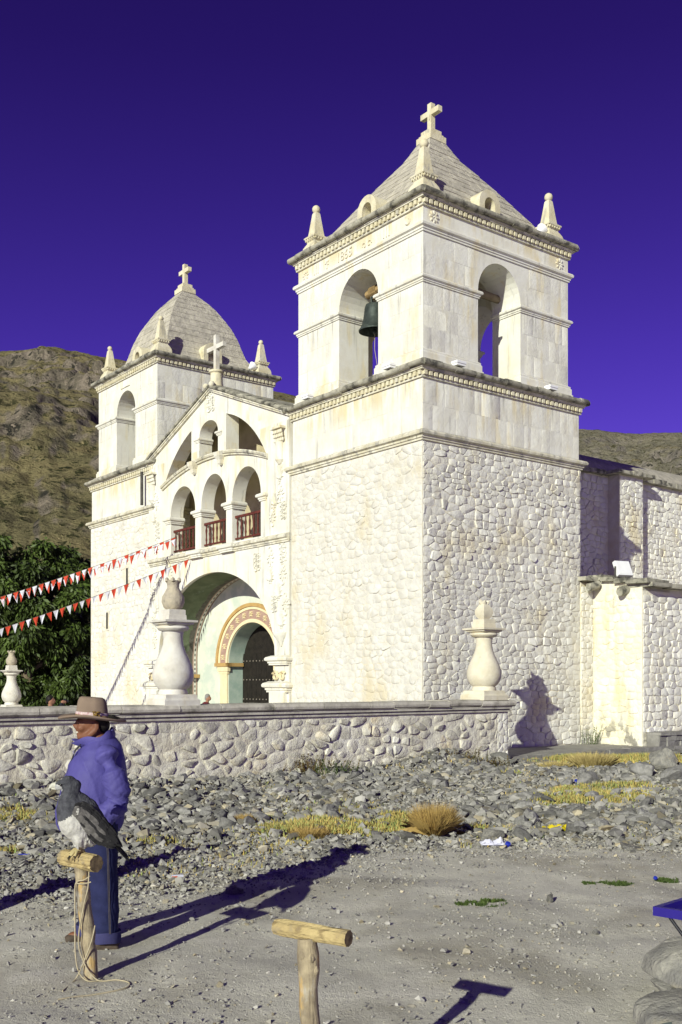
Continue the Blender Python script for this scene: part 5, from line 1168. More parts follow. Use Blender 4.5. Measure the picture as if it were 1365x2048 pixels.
# rocks one can single out
def rock_at(px, py, s, label, seed, mat='rock', flat=1.0, name='rock', up=0.0, bev=.1):
    g = G(px, py, 0.05); z = float(hz(g.x, g.y)); o = put_rock((g.x, g.y, z + up), s, label, None, rock_obj_mesh(seed, mat, 18, bev), None, flat, name); del_g = o.pop('group', None) if 'group' in o.keys() else None
    return o
rock_at(150, 1570, .20, 'upright pointed grey rock at the wall behind the eagle', 301); rock_at(75, 1578, .26, 'large grey rock at the foot of the wall left of the eagle', 302); rock_at(110, 1575, .2, 'dark sharp-edged rock directly left of the eagle head', 312)
rock_at(305, 1590, .22, 'dark flat-topped rock at the wall right of the man', 303, flat=.8); rock_at(1000, 1525, .25, 'rounded stone at the right end of the boundary wall', 304)
rock_at(850, 1515, .24, 'pale rounded stone on top of the rubble heap', 305, 'boulder', .7, up=.22); rock_at(895, 1520, .34, 'large dark stone on the rubble heap by the wall', 306, up=.1); rock_at(800, 1525, .3, 'brown angular stone on the rubble heap', 307, up=.1)
rock_at(1325, 1545, .36, 'big angular pale rock of the pile at the right edge', 308, 'boulder', up=.12); rock_at(1285, 1550, .30, 'brownish rock leaning on the pile at the right edge', 309, up=.05); rock_at(1350, 1560, .34, 'tilted dark rock in front of the right pile', 310); rock_at(1175, 1562, .24, 'grey square rock in front of the dry grass mound', 311)
rock_at(1045, 1672, .14, 'dark upright rock beside the yellow cloth', 313); rock_at(985, 1672, .17, 'pale sloping rock behind the white plastic bag', 314, 'boulder', .8); rock_at(1100, 1785, .07, 'small pale stone lying on the dirt', 315, 'boulder')
rock_at(1265, 1688, .22, 'long flat pale slab lying right of the yellow cloth', 316, 'boulder', .35); rock_at(875, 1562, .24, 'flat dark slab in the middle of the rubble', 317, 'rock', .5); rock_at(470, 1775, .09, 'pale rock at the edge of the man shadow', 318, 'boulder')
def boulder(label, D, pts, depth, seed):
    r = np.random.default_rng(seed); b = bmesh.new(); c0 = Vector(((pts[0][0] - 682) / F_PX * D, D, 0))
    for px, py in pts:
        q = Vector(((px - 682) / F_PX * D, 0, EYE - (py - HOR) / F_PX * D))
        for k_, sc_ in ((-depth, .62), (-depth * .4, .95), (depth * .4, .95), (depth, .6)):
            cxm = sum(p[0] for p in pts) / len(pts); qx = (cxm - 682) / F_PX * D
            b.verts.new((qx + (q.x - qx) * sc_ * r.uniform(.93, 1.05) - c0.x, k_ * r.uniform(.85, 1.1), (q.z - .1) * (sc_ if q.z > .1 else 1) * r.uniform(.94, 1.04) + .1))
    bmesh.ops.convex_hull(b, input=b.verts); bmesh.ops.delete(b, geom=[v for v in b.verts if not v.link_faces], context='VERTS')
    bmesh.ops.bevel(b, geom=b.edges[:], offset=.006, segments=1, affect='EDGES', clamp_overlap=True); bmesh.ops.triangulate(b, faces=b.faces); bmesh.ops.subdivide_edges(b, edges=b.edges[:], cuts=3, use_grid_fill=True)
    co = np.array([v.co[:] for v in b.verts]); n_ = .022 * fbm(co[:, 0] * 5 + co[:, 1] * 4, co[:, 2] * 6 + co[:, 1] * 3, 5, seed, .6)
    b.normal_update()
    for v, d in zip(b.verts, n_): v.co += v.normal * d
    bmesh.ops.recalc_face_normals(b, faces=b.faces); me = bpy.data.meshes.new('boulder'); b.to_mesh(me); b.free(); me.materials.append(M['boulder']); me.polygons.foreach_set('use_smooth', [True] * len(me.polygons)); me.set_sharp_from_angle(angle=R(14))
    o = bpy.data.objects.new('boulder', me); C.objects.link(o); o.location = c0; return tag(o, label, 'boulder')
boulder('big pale boulder under the blue table at the right edge', 5.95, [(1285, 1945), (1300, 1915), (1335, 1888), (1400, 1872), (1500, 1868), (1560, 1920), (1540, 1990), (1400, 1990), (1350, 1984), (1318, 1968)], .30, 5)
boulder('small cream stone tucked under the big boulder', 5.78, [(1302, 1962), (1330, 1960), (1380, 1975), (1385, 2005), (1330, 1995), (1312, 1980)], .12, 6)
boulder('flat olive boulder in front behind the metal basin', 5.42, [(1258, 2052), (1275, 2022), (1300, 2010), (1380, 1998), (1480, 1996), (1540, 2030), (1530, 2068), (1300, 2070)], .24, 7)
# ================================================================ DRY GRASS AND WEEDS
def blades(name, P, H, W, mat, seed, lean=.5, tl=.7, th=1.35, parent=None, out=None):
    r = np.random.default_rng(seed); n = len(P); a = r.uniform(0, 2 * PI, n); ln = np.abs(r.normal(0, lean, n))
    d = np.stack([np.cos(a) * ln, np.sin(a) * ln, np.ones(n)], 1)
    if out is not None: d[:, :2] += out
    d /= np.linalg.norm(d, axis=1)[:, None]; a2 = r.uniform(0, 2 * PI, n); sd = np.stack([np.cos(a2), np.sin(a2), np.zeros(n)], 1) * W[:, None]
    top = P + d * H[:, None]; top[:, 2] -= H * .25 * ln; midp = P + d * H[:, None] * .55
    v = np.stack([P - sd, P + sd, midp + sd * .7, top, midp - sd * .7], 1).reshape(-1, 3); base = np.arange(n)[:, None] * 5
    f = (base + np.array([0, 1, 2, 3, 4])).reshape(-1, 5)
    me = bpy.data.meshes.new(name); me.vertices.add(len(v)); me.vertices.foreach_set('co', v.ravel().astype(np.float32)); me.loops.add(f.size); me.loops.foreach_set('vertex_index', f.ravel())
    me.polygons.add(n); me.polygons.foreach_set('loop_start', np.arange(0, f.size, 5)); me.polygons.foreach_set('loop_total', np.full(n, 5)); me.update()
    t = np.repeat(r.uniform(tl, th, n), 5); g = np.repeat(r.uniform(0, 1, n), 5); cc = np.ones((len(v), 4), np.float32); cc[:, 0] = t * (1 - .45 * g * g); cc[:, 1] = t; cc[:, 2] = t
    at = me.color_attributes.new('tint', 'FLOAT_COLOR', 'POINT'); at.data.foreach_set('color', cc.ravel()); me.materials.append(M[mat])
    o = bpy.data.objects.new(name, me); C.objects.link(o)
    if parent: o.parent = parent
    return o
r = np.random.default_rng(31); N_ = 700000; y = 9.5 + 15 * r.random(N_); x = (r.random(N_) * 2 - 1) * (.36 * y + .4); g = gmask(x, y); t_, s_ = church(x, y)
k = (r.random(N_) < np.clip(g * 1.7 - .2, 0, 1) * .85 * sstep(-.25, .45, g - .62 + 1.1 * fbm(x * 2.6, y * 2.6, 4, 5)) + .022 * sstep(.0, .3, fbm(x * 1.1, y * 1.1, 3, 55)) * (rubble(x, y) > .6)) & ((s_ < -2.45) | (t_ > .8)); x, y = x[k], y[k]
P = np.stack([x, y, hz(x, y)], 1); gg = gmask(x, y); H = r.uniform(.025, .07, len(x)) * (1 + .6 * gg); far = y > 20; H[far] *= 1.5
stuff(blades('dry_grass', P, H, r.uniform(.003, .006, len(x)) * (1 + y / 14), 'grassdry', 32))
def tuft(name, label, px, py, n, h, rad, mat, seed, lean=.55, w=.004, cat='grass tuft', up=0.0, group=None):
    g = G(px, py, 0.03); r = np.random.default_rng(seed); a = r.uniform(0, 2 * PI, n); q = rad * np.sqrt(r.random(n)) * .55
    P = np.stack([q * np.cos(a), q * np.sin(a), np.zeros(n) - .01], 1); out = P[:, :2] / rad * (1.5 if n != 4600 else .75)
    o = blades(name, P, r.uniform(.6, 1.05, n) * h, np.full(n, w), mat, seed, lean * .5, out=out); o.location = (g.x, g.y, float(hz(g.x, g.y)) + up); return tag(o, label, cat, group)
tuft('straw_tuft', 'big round straw-coloured grass tuft in the middle of the rubble', 868, 1664, 4600, .44, .17, 'tuft', 41, .9, .0032)
tuft('straw_tuft', 'small golden straw tuft left of the big round tuft', 620, 1672, 1500, .19, .26, 'tuft', 42, .7, .003)
tuft('straw_tuft', 'small straw tuft at the left part of the grass patch', 490, 1640, 700, .16, .16, 'tuft', 43, .7, .003)
tuft('straw_tuft', 'yellow grass mound on the path edge below the side chapel', 1185, 1530, 2600, .40, .62, 'tuft2', 44, .5, .006)
tuft('straw_tuft', 'low yellow grass clump nearer the wall end on the path edge', 1110, 1532, 1300, .24, .5, 'tuft2', 45, .6, .006)
def weed(label, px, py, h, n, seed, mat, sp=.4, up=0.0, leafy=True):
    g = G(px, py, 0.05); z = float(hz(g.x, g.y)) + up; r = random.Random(seed); mb = MB()
    for i in range(n):
        bx, by = r.gauss(0, sp * .5), r.gauss(0, .06); hh = h * r.uniform(.5, 1.05); tx, ty = bx + r.gauss(0, .10), by + r.gauss(0, .06)
        pts = [Vector((bx, by, -.02)), Vector(((bx + tx) / 2 + r.gauss(0, .02), (by + ty) / 2, hh * .5)), Vector((tx, ty, hh))]
        mb.tube(pts, [.006, .005, .002], 4)
        for j in range(10 if leafy else 5):
            q = r.uniform(.15, 1); p = pts[0].lerp(pts[1], q * 2) if q < .5 else pts[1].lerp(pts[2], q * 2 - 1); a = r.uniform(0, 6.28); l = r.uniform(.03, .07); d = Vector((math.cos(a), math.sin(a), r.uniform(-.2, .8))) * l; s = Vector((-math.sin(a), math.cos(a), 0)) * l * .25
            mb.add([p, p + d * .5 + s, p + d, p + d * .5 - s], [(0, 1, 2, 3)])
    o = mb.build('weed', mat, None, fix=False); o.location = (g.x, g.y, z); return tag(o, label, 'weed', 'weeds along the boundary wall')
weed('brown dry weed at the foot of the wall right of the man', 430, 1555, .42, 34, 51, 'weedbrown', .35); weed('tall greenish weed at the wall between two dry ones', 470, 1552, .44, 30, 52, 'weed', .35)
weed('small weed by the wall between the tall weeds and the grassy one', 545, 1552, .28, 20, 53, 'weedbrown', .3); weed('wide grassy weed at the middle of the wall', 620, 1550, .40, 60, 54, 'weedbrown', .75); weed('green weed in the middle of the wall foot', 660, 1552, .30, 24, 55, 'weed', .5)
weed('dry weed at the right end of the wall', 985, 1532, .22, 26, 56, 'weedbrown', .5); weed('little weed under the stone heap by the wall', 925, 1535, .26, 20, 57, 'weedbrown', .4); weed('orange-brown weed at the wall left of the green one', 395, 1560, .26, 20, 62, 'weedbrown', .3)
g = WC(5.95, -.18, .12); w = weed('green leafy weed growing at the foot of the nearer tower beside the chapel', 1180, 1490, .55, 16, 58, 'weed', .3); w.location = g
def carpet(label, px, py, rx, ry, n, seed):
    r = np.random.default_rng(seed); g = G(px, py); a = r.uniform(0, 2 * PI, n); q = np.sqrt(r.random(n)); x = q * np.cos(a) * rx; y = q * np.sin(a) * ry; k = fbm((g.x + x) * 14, (g.y + y) * 14, 3, 3) > -.05 + .25 * (q - .6); x, y = x[k], y[k]
    P = np.stack([x, y, hz(g.x + x, g.y + y) - .002], 1); o = blades('low_plant', P, r.uniform(.012, .035, len(x)), np.full(len(x), .006), 'weed', seed, 1.2); o.location = (g.x, g.y, 0); tag(o, label, 'low plant', 'low green plants on the dirt')
carpet('low green plant patch in the middle of the dirt', 960, 1806, .22, .16, 1800, 61); carpet('low green plant by the small dirt bank', 1230, 1762, .16, .10, 900, 62); carpet('low green plant at the right edge of the dirt', 1335, 1756, .12, .09, 800, 63); carpet('tiny green plant left of the dirt bank plant', 1178, 1762, .07, .06, 300, 64)

# ================================================================ SOFT BODIES
def fuse(mb, vox, smooth_it=6, wr=None, seed=0):
    """overlapping closed shapes -> one continuous skin (vertices, faces)"""
    me = bpy.data.meshes.new('tmp'); me.from_pydata(mb.v, [], mb.f); b = bmesh.new(); b.from_mesh(me); bmesh.ops.recalc_face_normals(b, faces=b.faces); b.to_mesh(me); b.free()
    o = bpy.data.objects.new('tmp', me); C.objects.link(o)
    md = o.modifiers.new('r', 'REMESH'); md.mode = 'VOXEL'; md.voxel_size = vox
    if smooth_it: ms = o.modifiers.new('s', 'SMOOTH'); ms.iterations = smooth_it; ms.factor = .5
    bpy.context.view_layer.update(); ev = bpy.data.meshes.new_from_object(o.evaluated_get(bpy.context.evaluated_depsgraph_get()))
    bpy.data.objects.remove(o); bpy.data.meshes.remove(me)
    n = len(ev.vertices); co = np.zeros(n * 3); ev.vertices.foreach_get('co', co); co = co.reshape(-1, 3); nr = np.zeros(n * 3); ev.vertices.foreach_get('normal', nr); nr = nr.reshape(-1, 3)
    if wr is not None: co = co + nr * wr(co)[:, None]
    fs = [tuple(p.vertices) for p in ev.polygons]; bpy.data.meshes.remove(ev); return co, fs
def skin(name, mb, vox, mats, parent=None, smooth_it=6, wr=None, pick=None):
    co, fs = fuse(mb, vox, smooth_it, wr); m2 = MB(); m2.v = co.tolist(); m2.f = fs
    m2.mi = [0] * len(fs) if pick is None else [pick(co[list(f)].mean(0)) for f in fs]
    return m2.build(name, mats, parent, smooth=True, fix=False)
def el(mb, c, r): mb.ball(c, 1.0, 14, sc=r)
M['skin'] = pmat('tanned_skin', (0.20, 0.085, 0.045), (0.16, 0.065, 0.035), 12, bump=.15, bscale=40, rough=.55, spec=.3)
M['skin2'] = pmat('skin', (0.36, 0.19, 0.12), (0.30, 0.15, 0.10), 12, bump=.1, rough=.6)
M['jacket'] = pmat('violet_blue_jacket', (0.088, 0.077, 0.285), (0.066, 0.058, 0.225), 3, bump=.35, bscale=10, dist=.02, rough=.65, spec=.25, bump2=.2, bscale2=60)
M['jeans'] = pmat('dark_jeans', (0.022, 0.026, 0.085), (0.014, 0.017, 0.058), 6, bump=.4, bscale=14, dist=.02, rough=.9)
M['cuff'] = pmat('jeans_cuff', (0.05, 0.05, 0.135), (0.038, 0.038, 0.11), 8, bump=.3, rough=.9)
M['felt'] = pmat('taupe_felt', (0.25, 0.185, 0.14), (0.195, 0.145, 0.11), 5, bump=.2, bscale=60, dist=.004, rough=.95)
M['band'] = pmat('woven_hatband', (0.62, 0.55, 0.52), (0.42, 0.24, 0.26), 60, bump=.3, bscale=120, dist=.003)
M['leather'] = pmat('tan_leather', (0.24, 0.15, 0.035), (0.18, 0.11, 0.025), 14, bump=.2, rough=.6)
M['hair'] = pmat('black_hair', (0.014, 0.011, 0.010), (0.008, 0.007, 0.006), 20, bump=.5, bscale=60, dist=.005, rough=.6)
M['greyhair'] = pmat('grey_hair', (0.30, 0.29, 0.28), (0.20, 0.19, 0.185), 20, bump=.5, bscale=60)
M['shoe'] = pmat('dusty_shoe', (0.10, 0.075, 0.055), (0.06, 0.045, 0.035), 14, bump=.3, rough=.7)
M['thread'] = pmat('seam_thread', (0.10, 0.085, 0.08), (0.07, 0.06, 0.06), 30, bump=0)
M['zip'] = pmat('black_zip', (0.012, 0.012, 0.02), (0.01, 0.01, 0.015), 30, bump=0, rough=.5)
M['steel'] = pmat('bare_metal', (0.6, 0.6, 0.6), (0.5, 0.5, 0.5), 30, bump=0, rough=.3, metal=.9)
M['teeth'] = pmat('teeth', (0.7, 0.66, 0.56), (0.6, 0.56, 0.48), 30, bump=0, rough=.4)
M['eye'] = pmat('dark_eye', (0.012, 0.010, 0.008), (0.01, 0.008, 0.006), 30, bump=0, rough=.1, spec=.6)
# ---------------- the man (faces -x)
g = G(197, 1888); mx, my = g.x, g.y; zg0 = float(hz(mx, my))
b = MB()
el(b, (-.035, 0, 1.565), (.098, .076, .110)); el(b, (-.088, 0, 1.520), (.062, .060, .080)); el(b, (-.128, 0, 1.555), (.026, .052, .022))
b.tube([(-.128, 0, 1.560), (-.150, 0, 1.532), (-.165, 0, 1.516)], [.012, .017, .019], 8); el(b, (-.152, -.015, 1.513), (.014, .012, .011)); el(b, (-.152, .015, 1.513), (.014, .012, .011))
el(b, (-.130, 0, 1.497), (.024, .034, .012)); el(b, (-.137, 0, 1.489), (.016, .026, .007)); el(b, (-.131, 0, 1.466), (.018, .028, .009)); el(b, (-.120, 0, 1.446), (.026, .032, .022))
for s in (-1, 1):
    el(b, (-.112, s * .042, 1.510), (.030, .022, .026)); b.tube([(-.02, s * .064, 1.495), (-.06, s * .054, 1.46), (-.105, s * .026, 1.444)], [.026, .026, .022], 8)
    el(b, (-.012, s * .080, 1.520), (.020, .010, .034))
b.tube([(.02, 0, 1.36), (.0, 0, 1.44), (-.03, 0, 1.50)], [.066, .060, .062], 10)
b.tube([(.02, 0, 1.40), (.0, 0, 1.25), (-.01, 0, 1.05), (.0, 0, .86)], [.09, .15, .15, .14], 12)
for s in (-1, 1):
    b.tube([(.02, s * .10, 1.33), (.055, s * .18, 1.30), (.10, s * .235, 1.18), (.135, s * .25, 1.05), (.05, s * .25, .95), (-.04, s * .225, .905)], [.05, .045, .045, .042, .038, .030], 9)
    el(b, (-.08, s * .215, .885), (.05, .022, .036))
    for i, l in enumerate((.036, .046, .044, .034)):
        f0 = Vector((-.115, s * .212, .905 - i * .016)); b.tube([f0, f0 + Vector((-l * .7, -s * .004, -.012)), f0 + Vector((-l, -s * .012, -.034))], [.010, .0095, .008], 6)
    b.tube([(-.06, s * .205, .915), (-.095, s * .198, .925), (-.118, s * .19, .918)], [.012, .011, .008], 6)
for s, fx_, fy_ in ((-1, .055, -.085), (1, -.06, .17)):
    b.tube([(.0, s * .09, .90), (.03 if s < 0 else .0, (s * .09 + fy_) / 2, .50), (fx_, fy_, .10)], [.09, .065, .042], 9); el(b, (fx_ - .05, fy_, .04), (.11, .04, .035))
man = skin('person', b, .0085, ['skin'], None, 3); man.location = (mx, my, zg0); man.rotation_euler = (0, 0, math.atan2(-mx, my))
tag(man, 'man in wide felt hat, violet-blue jacket and dark jeans standing behind the eagle', 'person')
# jacket
b = MB()
ring = lambda cx, rx, ry, z, tlt=0: [(cx + rx * math.cos(2 * PI * j / 28), ry * math.sin(2 * PI * j / 28) * (1 - .12 * math.cos(2 * PI * j / 28)), z + tlt * math.cos(2 * PI * j / 28)) for j in range(28)]
b.loft([ring(-.05, .17, .175, .815), ring(-.055, .208, .215, .81), ring(-.055, .228, .235, .86), ring(-.050, .235, .24, .95), ring(-.035, .225, .24, 1.06), ring(-.018, .205, .23, 1.18), ring(-.004, .182, .215, 1.29, .01), ring(.010, .145, .18, 1.37, .02), ring(.012, .100, .12, 1.42, .02), ring(.01, .07, .08, 1.44, .02)])
rdg = lambda n: (1 - np.abs(n)) ** 6
def wr(c):
    x, y, z = c.T
    tor = rdg(fbm(x * 7 + z * 3.2, z * 1.6 - y * 4, 2, 14)) - .35 * rdg(fbm(x * 15 + z * 7, z * 3 + y * 6, 2, 31))
    return .002 * fbm(x * 5 + y * 2, z * 5, 3, 3) + .0085 * tor + np.exp(-((z - .845) / .03) ** 2) * np.sin(np.arctan2(y, x + .05) * 34) * .003
jk = skin('jacket', b, .0085, ['jacket'], man, 3, wr)
def wsl(c):
    x, y, z = c.T
    arm = rdg(fbm(z * 7 + x * 3, x * 4 - z * 2, 2, 8)) - .5 * rdg(fbm(z * 17 - x * 12, x * 9 + z * 6, 2, 19))
    elb = np.exp(-((z - 1.0) / .14) ** 2) * (rdg(fbm(z * 24 + x * 17, x * 4 - z * 3, 2, 41)) + .5 * rdg(fbm(z * 11 - x * 24, x * 6, 2, 44)))
    return .009 * arm + .015 * elb
for s in (-1, 1):
    sb = MB(); sb.tube([(.035, s * .145, 1.352), (.062, s * .195, 1.315), (.095, s * .240, 1.21), (.128, s * .258, 1.08), (.122, s * .264, 1.0), (.05, s * .268, .945), (-.02, s * .250, .905), (-.06, s * .228, .885)], [.068, .082, .085, .080, .079, .074, .064, .054], 16)
    skin('sleeve', sb, .0085, ['jacket'], jk, 3, wsl)
mb = MB(); th = np.linspace(-R(163), R(163), 40)
def colr(t, k):
    q = abs(t) / R(163); f = q ** 2
    bx, by, bz = .010 + .100 * math.cos(t), .105 * math.sin(t), 1.425 - .050 * q
    tx, ty, tz = .005 + (.092 + .105 * f) * math.cos(t), (.105 + .02 * f) * math.sin(t), 1.512 - .092 * q + .012 * math.sin(t * 5)
    mx_, my_, mz_ = bx * .45 + tx * .55 + .014 * math.cos(t), by * .5 + ty * .5 + .014 * math.sin(t), (bz + tz) / 2
    P = [(bx, by, bz - .03), (bx, by, bz), (mx_, my_, mz_), (tx, ty, tz), (tx - .012 * math.cos(t), ty - .012 * math.sin(t), tz - .004), (mx_ - .016 * math.cos(t), my_ - .016 * math.sin(t), mz_), (bx - .014 * math.cos(t), by - .014 * math.sin(t), bz - .01)]
    return P
mb.loft([colr(t, 0) for t in th]); mb.build('collar', 'jacket', man, smooth=50)
mb = MB(); zp = [(-.118, -.085, 1.40), (-.155, -.075, 1.36), (-.180, -.070, 1.29), (-.205, -.070, 1.20), (-.235, -.075, 1.09), (-.262, -.080, .97), (-.270, -.085, .86)]
mb.tube(zp, .005, 5); mb.build('zip', 'zip', man)
mb = MB(); mb.box(-.172, -.160, -.098, -.086, 1.335, 1.36); mb.build('zip_pull', 'steel', man)
mb = MB(); mb.loft([ring(-.05, .196, .200, z) for z in (.796, .80, .83, .836)]); mb.build('hem_band', 'jacket', man, smooth=40)
# jeans
b = MB()
for s, fx_, fy_ in ((-1, .055, -.085), (1, -.06, .17)):
    b.tube([(.0, s * .075, .90), (.015, s * .085, .78), (.03 if s < 0 else -.01, (s * .09 * .6 + fy_ * .4), .55), (fx_ * .8, fy_ * .8 + s * .018, .32), (fx_, fy_, .06)], [.135, .118, .100, .094, .090], 16)
wj = lambda c: .010 * fbm(c[:, 0] * 8 + c[:, 1] * 5, c[:, 2] * 9, 4, 4) - .016 * (.35 - np.abs(fbm(c[:, 0] * 6 + 3, c[:, 2] * 14 + c[:, 0] * 9, 3, 6))) * (sstep(.35, .1, c[:, 2]) + .35)
skin('jeans', b, .012, ['jeans'], man, 3, wj)
for s, fx_, fy_ in ((-1, .055, -.085), (1, -.06, .17)):
    mb = MB(); rg = lambda r_, z: [(fx_ + r_ * math.cos(t), fy_ + r_ * math.sin(t), z + .004 * math.sin(3 * t)) for t in [2 * PI * j / 22 for j in range(22)]]
    mb.loft([rg(.078, .052), rg(.095, .048), rg(.098, .07), rg(.098, .112), rg(.095, .122), rg(.086, .12)]); mb.build('rolled_cuff', 'cuff', man, smooth=50)
    sb = MB(); el(sb, (fx_ - .045, fy_, .030), (.115, .046, .036)); el(sb, (fx_ + .02, fy_, .045), (.075, .045, .05)); el(sb, (fx_ - .11, fy_, .026), (.065, .046, .030)); sb.box(fx_ - .165, fx_ + .08, fy_ - .042, fy_ + .042, -.004, .014)
    skin('shoe', sb, .008, ['shoe'], man, 2)
mb = MB()
for o_ in (0, .008): mb.tube([(.05 + o_, -.205, .80), (.058 + o_, -.200, .66), (.062 + o_, -.194, .5), (.066 + o_, -.190, .33), (.072 + o_, -.184, .12)], .0022, 4)
mb.build('side_seam', 'thread', man)
# hat, hair, face details
hat = thing('hat', None, None); hat.parent = man; del_ = [hat.pop(k, None) for k in list(hat.keys())]
HB = []
def hatp(rr, t, z, top=False):
    cx_ = -.042; x = cx_ + rr * 1.04 * math.cos(t); y = rr * .94 * math.sin(t); return (x, y, z - .085 * (x - cx_))
nT = 44; T = [2 * PI * j / nT for j in range(nT)]
def brim(rr, z0, dz):
    out = []
    for t in T:
        e = (rr - .10) / .11; out.append(hatp(rr, t, z0 + .012 * e * e * abs(math.sin(t)) - .014 * e * abs(math.cos(t)) ** 2 * (1 if math.cos(t) < 0 else .6) + .004 * math.sin(3 * t + 1) * e + dz))
    return out
def crown(rr, z, pinch=0, dip=0):
    out = []
    for t in T:
        x = math.cos(t); k = 1 - pinch * (abs(math.sin(t)) ** 2) * (1 if x < .1 else .45)
        out.append((-.042 + rr * 1.02 * x, rr * .86 * math.sin(t) * k, z - .085 * rr * x + dip * (1 - abs(math.sin(t)) * .2)))
    return out
mb = MB(); mb.loft([brim(.090, 1.575, -.004), brim(.16, 1.574, -.006), brim(.218, 1.577, -.008), brim(.224, 1.58, -.002), brim(.218, 1.583, .001), brim(.15, 1.580, .001), crown(.108, 1.586), crown(.105, 1.61), crown(.101, 1.65, .06), crown(.094, 1.69, .14), crown(.084, 1.713, .2), crown(.068, 1.722, .22), crown(.045, 1.712, .3), crown(.02, 1.700, .3)])
mb.build('felt', 'felt', hat, smooth=True)
mb = MB(); mb.loft([crown(.1095, 1.590), crown(.1115, 1.592), crown(.1095, 1.616), crown(.107, 1.616)], cap=False); mb.build('woven_band', 'band', hat, smooth=True)
mb = MB(); mb.loft([crown(.110, 1.583), crown(.1135, 1.585), crown(.1125, 1.596), crown(.109, 1.597)], cap=False)
bc = Vector((-.015, -.096, 1.604))
for a, l in ((.5, .03), (2.5, .03), (-.9, .045), (-2.0, .03)):
    d = Vector((math.cos(a), -.15, math.sin(a))); n_ = Vector((-math.sin(a), 0, math.cos(a))); mb.tube([bc, bc + d * l * .5 + n_ * .010, bc + d * l, bc + d * l * .5 - n_ * .010, bc], .006, 6)
mb.ball(bc + Vector((0, -.008, 0)), .012, 8); mb.build('leather_bow', 'leather', hat, smooth=True)
mb = MB(); mb.add([(.058, -.075, 1.60), (.10, -.082, 1.598), (.150, -.070, 1.578), (.125, -.085, 1.566), (.07, -.092, 1.576), (.10, -.090, 1.586)], [(0, 1, 5), (1, 2, 5), (2, 3, 5), (3, 4, 5), (4, 0, 5)]); mb.build('feather', 'hair', hat)
b = MB(); el(b, (.0, 0, 1.562), (.075, .080, .075)); el(b, (.030, 0, 1.525), (.050, .070, .055)); skin('hair', b, .010, ['hair'], man, 2)
for s in (-1, 1): mb = MB(); mb.ball((-.128, s * .034, 1.540), .011, 8); mb.build('eye', 'eye', man, smooth=True)
mb = MB(); mb.box(-.150, -.135, -.022, .022, 1.476, 1.486); mb.build('teeth', 'teeth', man)

# ---------------- people beyond the wall
M['black'] = pmat('black_cloth', (0.02, 0.02, 0.03), (0.014, 0.014, 0.02), 8, bump=.3); M['maroon'] = pmat('maroon_cardigan', (0.14, 0.03, 0.035), (0.10, 0.02, 0.03), 20, bump=.5, bscale=60); M['scarf'] = pmat('navy_scarf', (0.03, 0.03, 0.09), (0.02, 0.02, 0.06), 12, bump=.3); M['trous'] = pmat('grey_trousers', (0.08, 0.08, 0.085), (0.06, 0.06, 0.065), 8, bump=.3)
def sitter(label, loc, face, hair, coat, arms, lean, hs=1.0, z0=0.0):
    b = MB(); L_ = Vector((math.cos(face), math.sin(face), 0)); S = Vector((-L_.y, L_.x, 0)); P = lambda f, s, z: L_ * f + S * s + Vector((0, 0, z + z0))
    hd = P(lean, 0, 1.24); el(b, hd, (.085, .085, .115)); el(b, hd + L_ * .06 + Vector((0, 0, -.03)), (.05, .05, .07)); el(b, hd + L_ * .105 + Vector((0, 0, -.02)), (.018, .016, .022))
    b.tube([P(lean * .5, 0, 1.0), P(lean * .9, 0, 1.16)], [.06, .055], 8); b.tube([P(0, 0, .46), P(lean * .2, 0, .75), P(lean * .45, 0, .98), P(lean * .5, 0, 1.06)], [.16, .16, .17, .08], 12)
    hands = []
    for s in (-1, 1):
        sh_ = P(lean * .45, s * .19, 1.0)
        e_, h_ = (P(.22, s * .26, .98), P(.30, s * .07, 1.20)) if arms == 'up' else (P(.12, s * .24, .78), P(.32, s * .06, .72))
        b.tube([sh_, e_, h_], [.05, .042, .03], 8); el(b, h_, (.045, .035, .045)); hands.append((sh_, e_, h_))
        for i in range(4): f0 = h_ + Vector((0, 0, .03 - .02 * i)) + L_ * .035; b.tube([f0, f0 + L_ * .03, f0 + L_ * .045 - S * s * .02], [.011, .010, .008], 5)
        b.tube([h_ + Vector((0, 0, .03)), h_ + Vector((0, 0, .055)) + L_ * .03], [.012, .009], 5)
        b.tube([P(0, s * .09, .48), P(.42, s * .11, .47), P(.44, s * .11, .05)], [.085, .065, .05], 8); el(b, P(.50, s * .11, .04), (.1, .06, .04))
    p = skin('person', b, .016, ['skin2'], None, 3); p.location = loc; tag(p, label, 'person')
    b = MB(); b.tube([P(0, 0, .42), P(lean * .2, 0, .75), P(lean * .45, 0, .99), P(lean * .55, 0, 1.10)], [.18, .185, .20, .08], 12)
    for sh_, e_, h_ in hands: b.tube([sh_, e_, e_.lerp(h_, .85)], [.075, .062, .046], 8)
    skin('jacket', b, .016, [coat], p, 3, lambda c: .012 * fbm(c[:, 0] * 9 + c[:, 1] * 4, c[:, 2] * 11, 3, 2))
    b = MB(); el(b, hd + Vector((0, 0, .03)) - L_ * .018, (.092, .092, .10)); el(b, hd - L_ * .06 + Vector((0, 0, -.03)), (.055, .07, .07)); skin('hair', b, .014, [hair], p, 2)
    b = MB()
    for s in (-1, 1): b.tube([P(0, s * .09, .48), P(.42, s * .11, .47), P(.44, s * .11, .1)], [.1, .08, .065], 8)
    skin('trousers', b, .018, ['trous'], p, 2)
    bx = MB(); bx.box(-.3, .22, -.35, .35, 0, .40 + z0); o = bx.build('stone_block', 'kerb', None); o.location = loc; o.rotation_euler = (0, 0, face); tag(o, 'low stone block under the ' + ('seated photographer' if arms == 'up' else 'seated grey-haired woman'), 'stone block')
    return p, hd, hands
pA = (115 - 682) / F_PX * 24.0
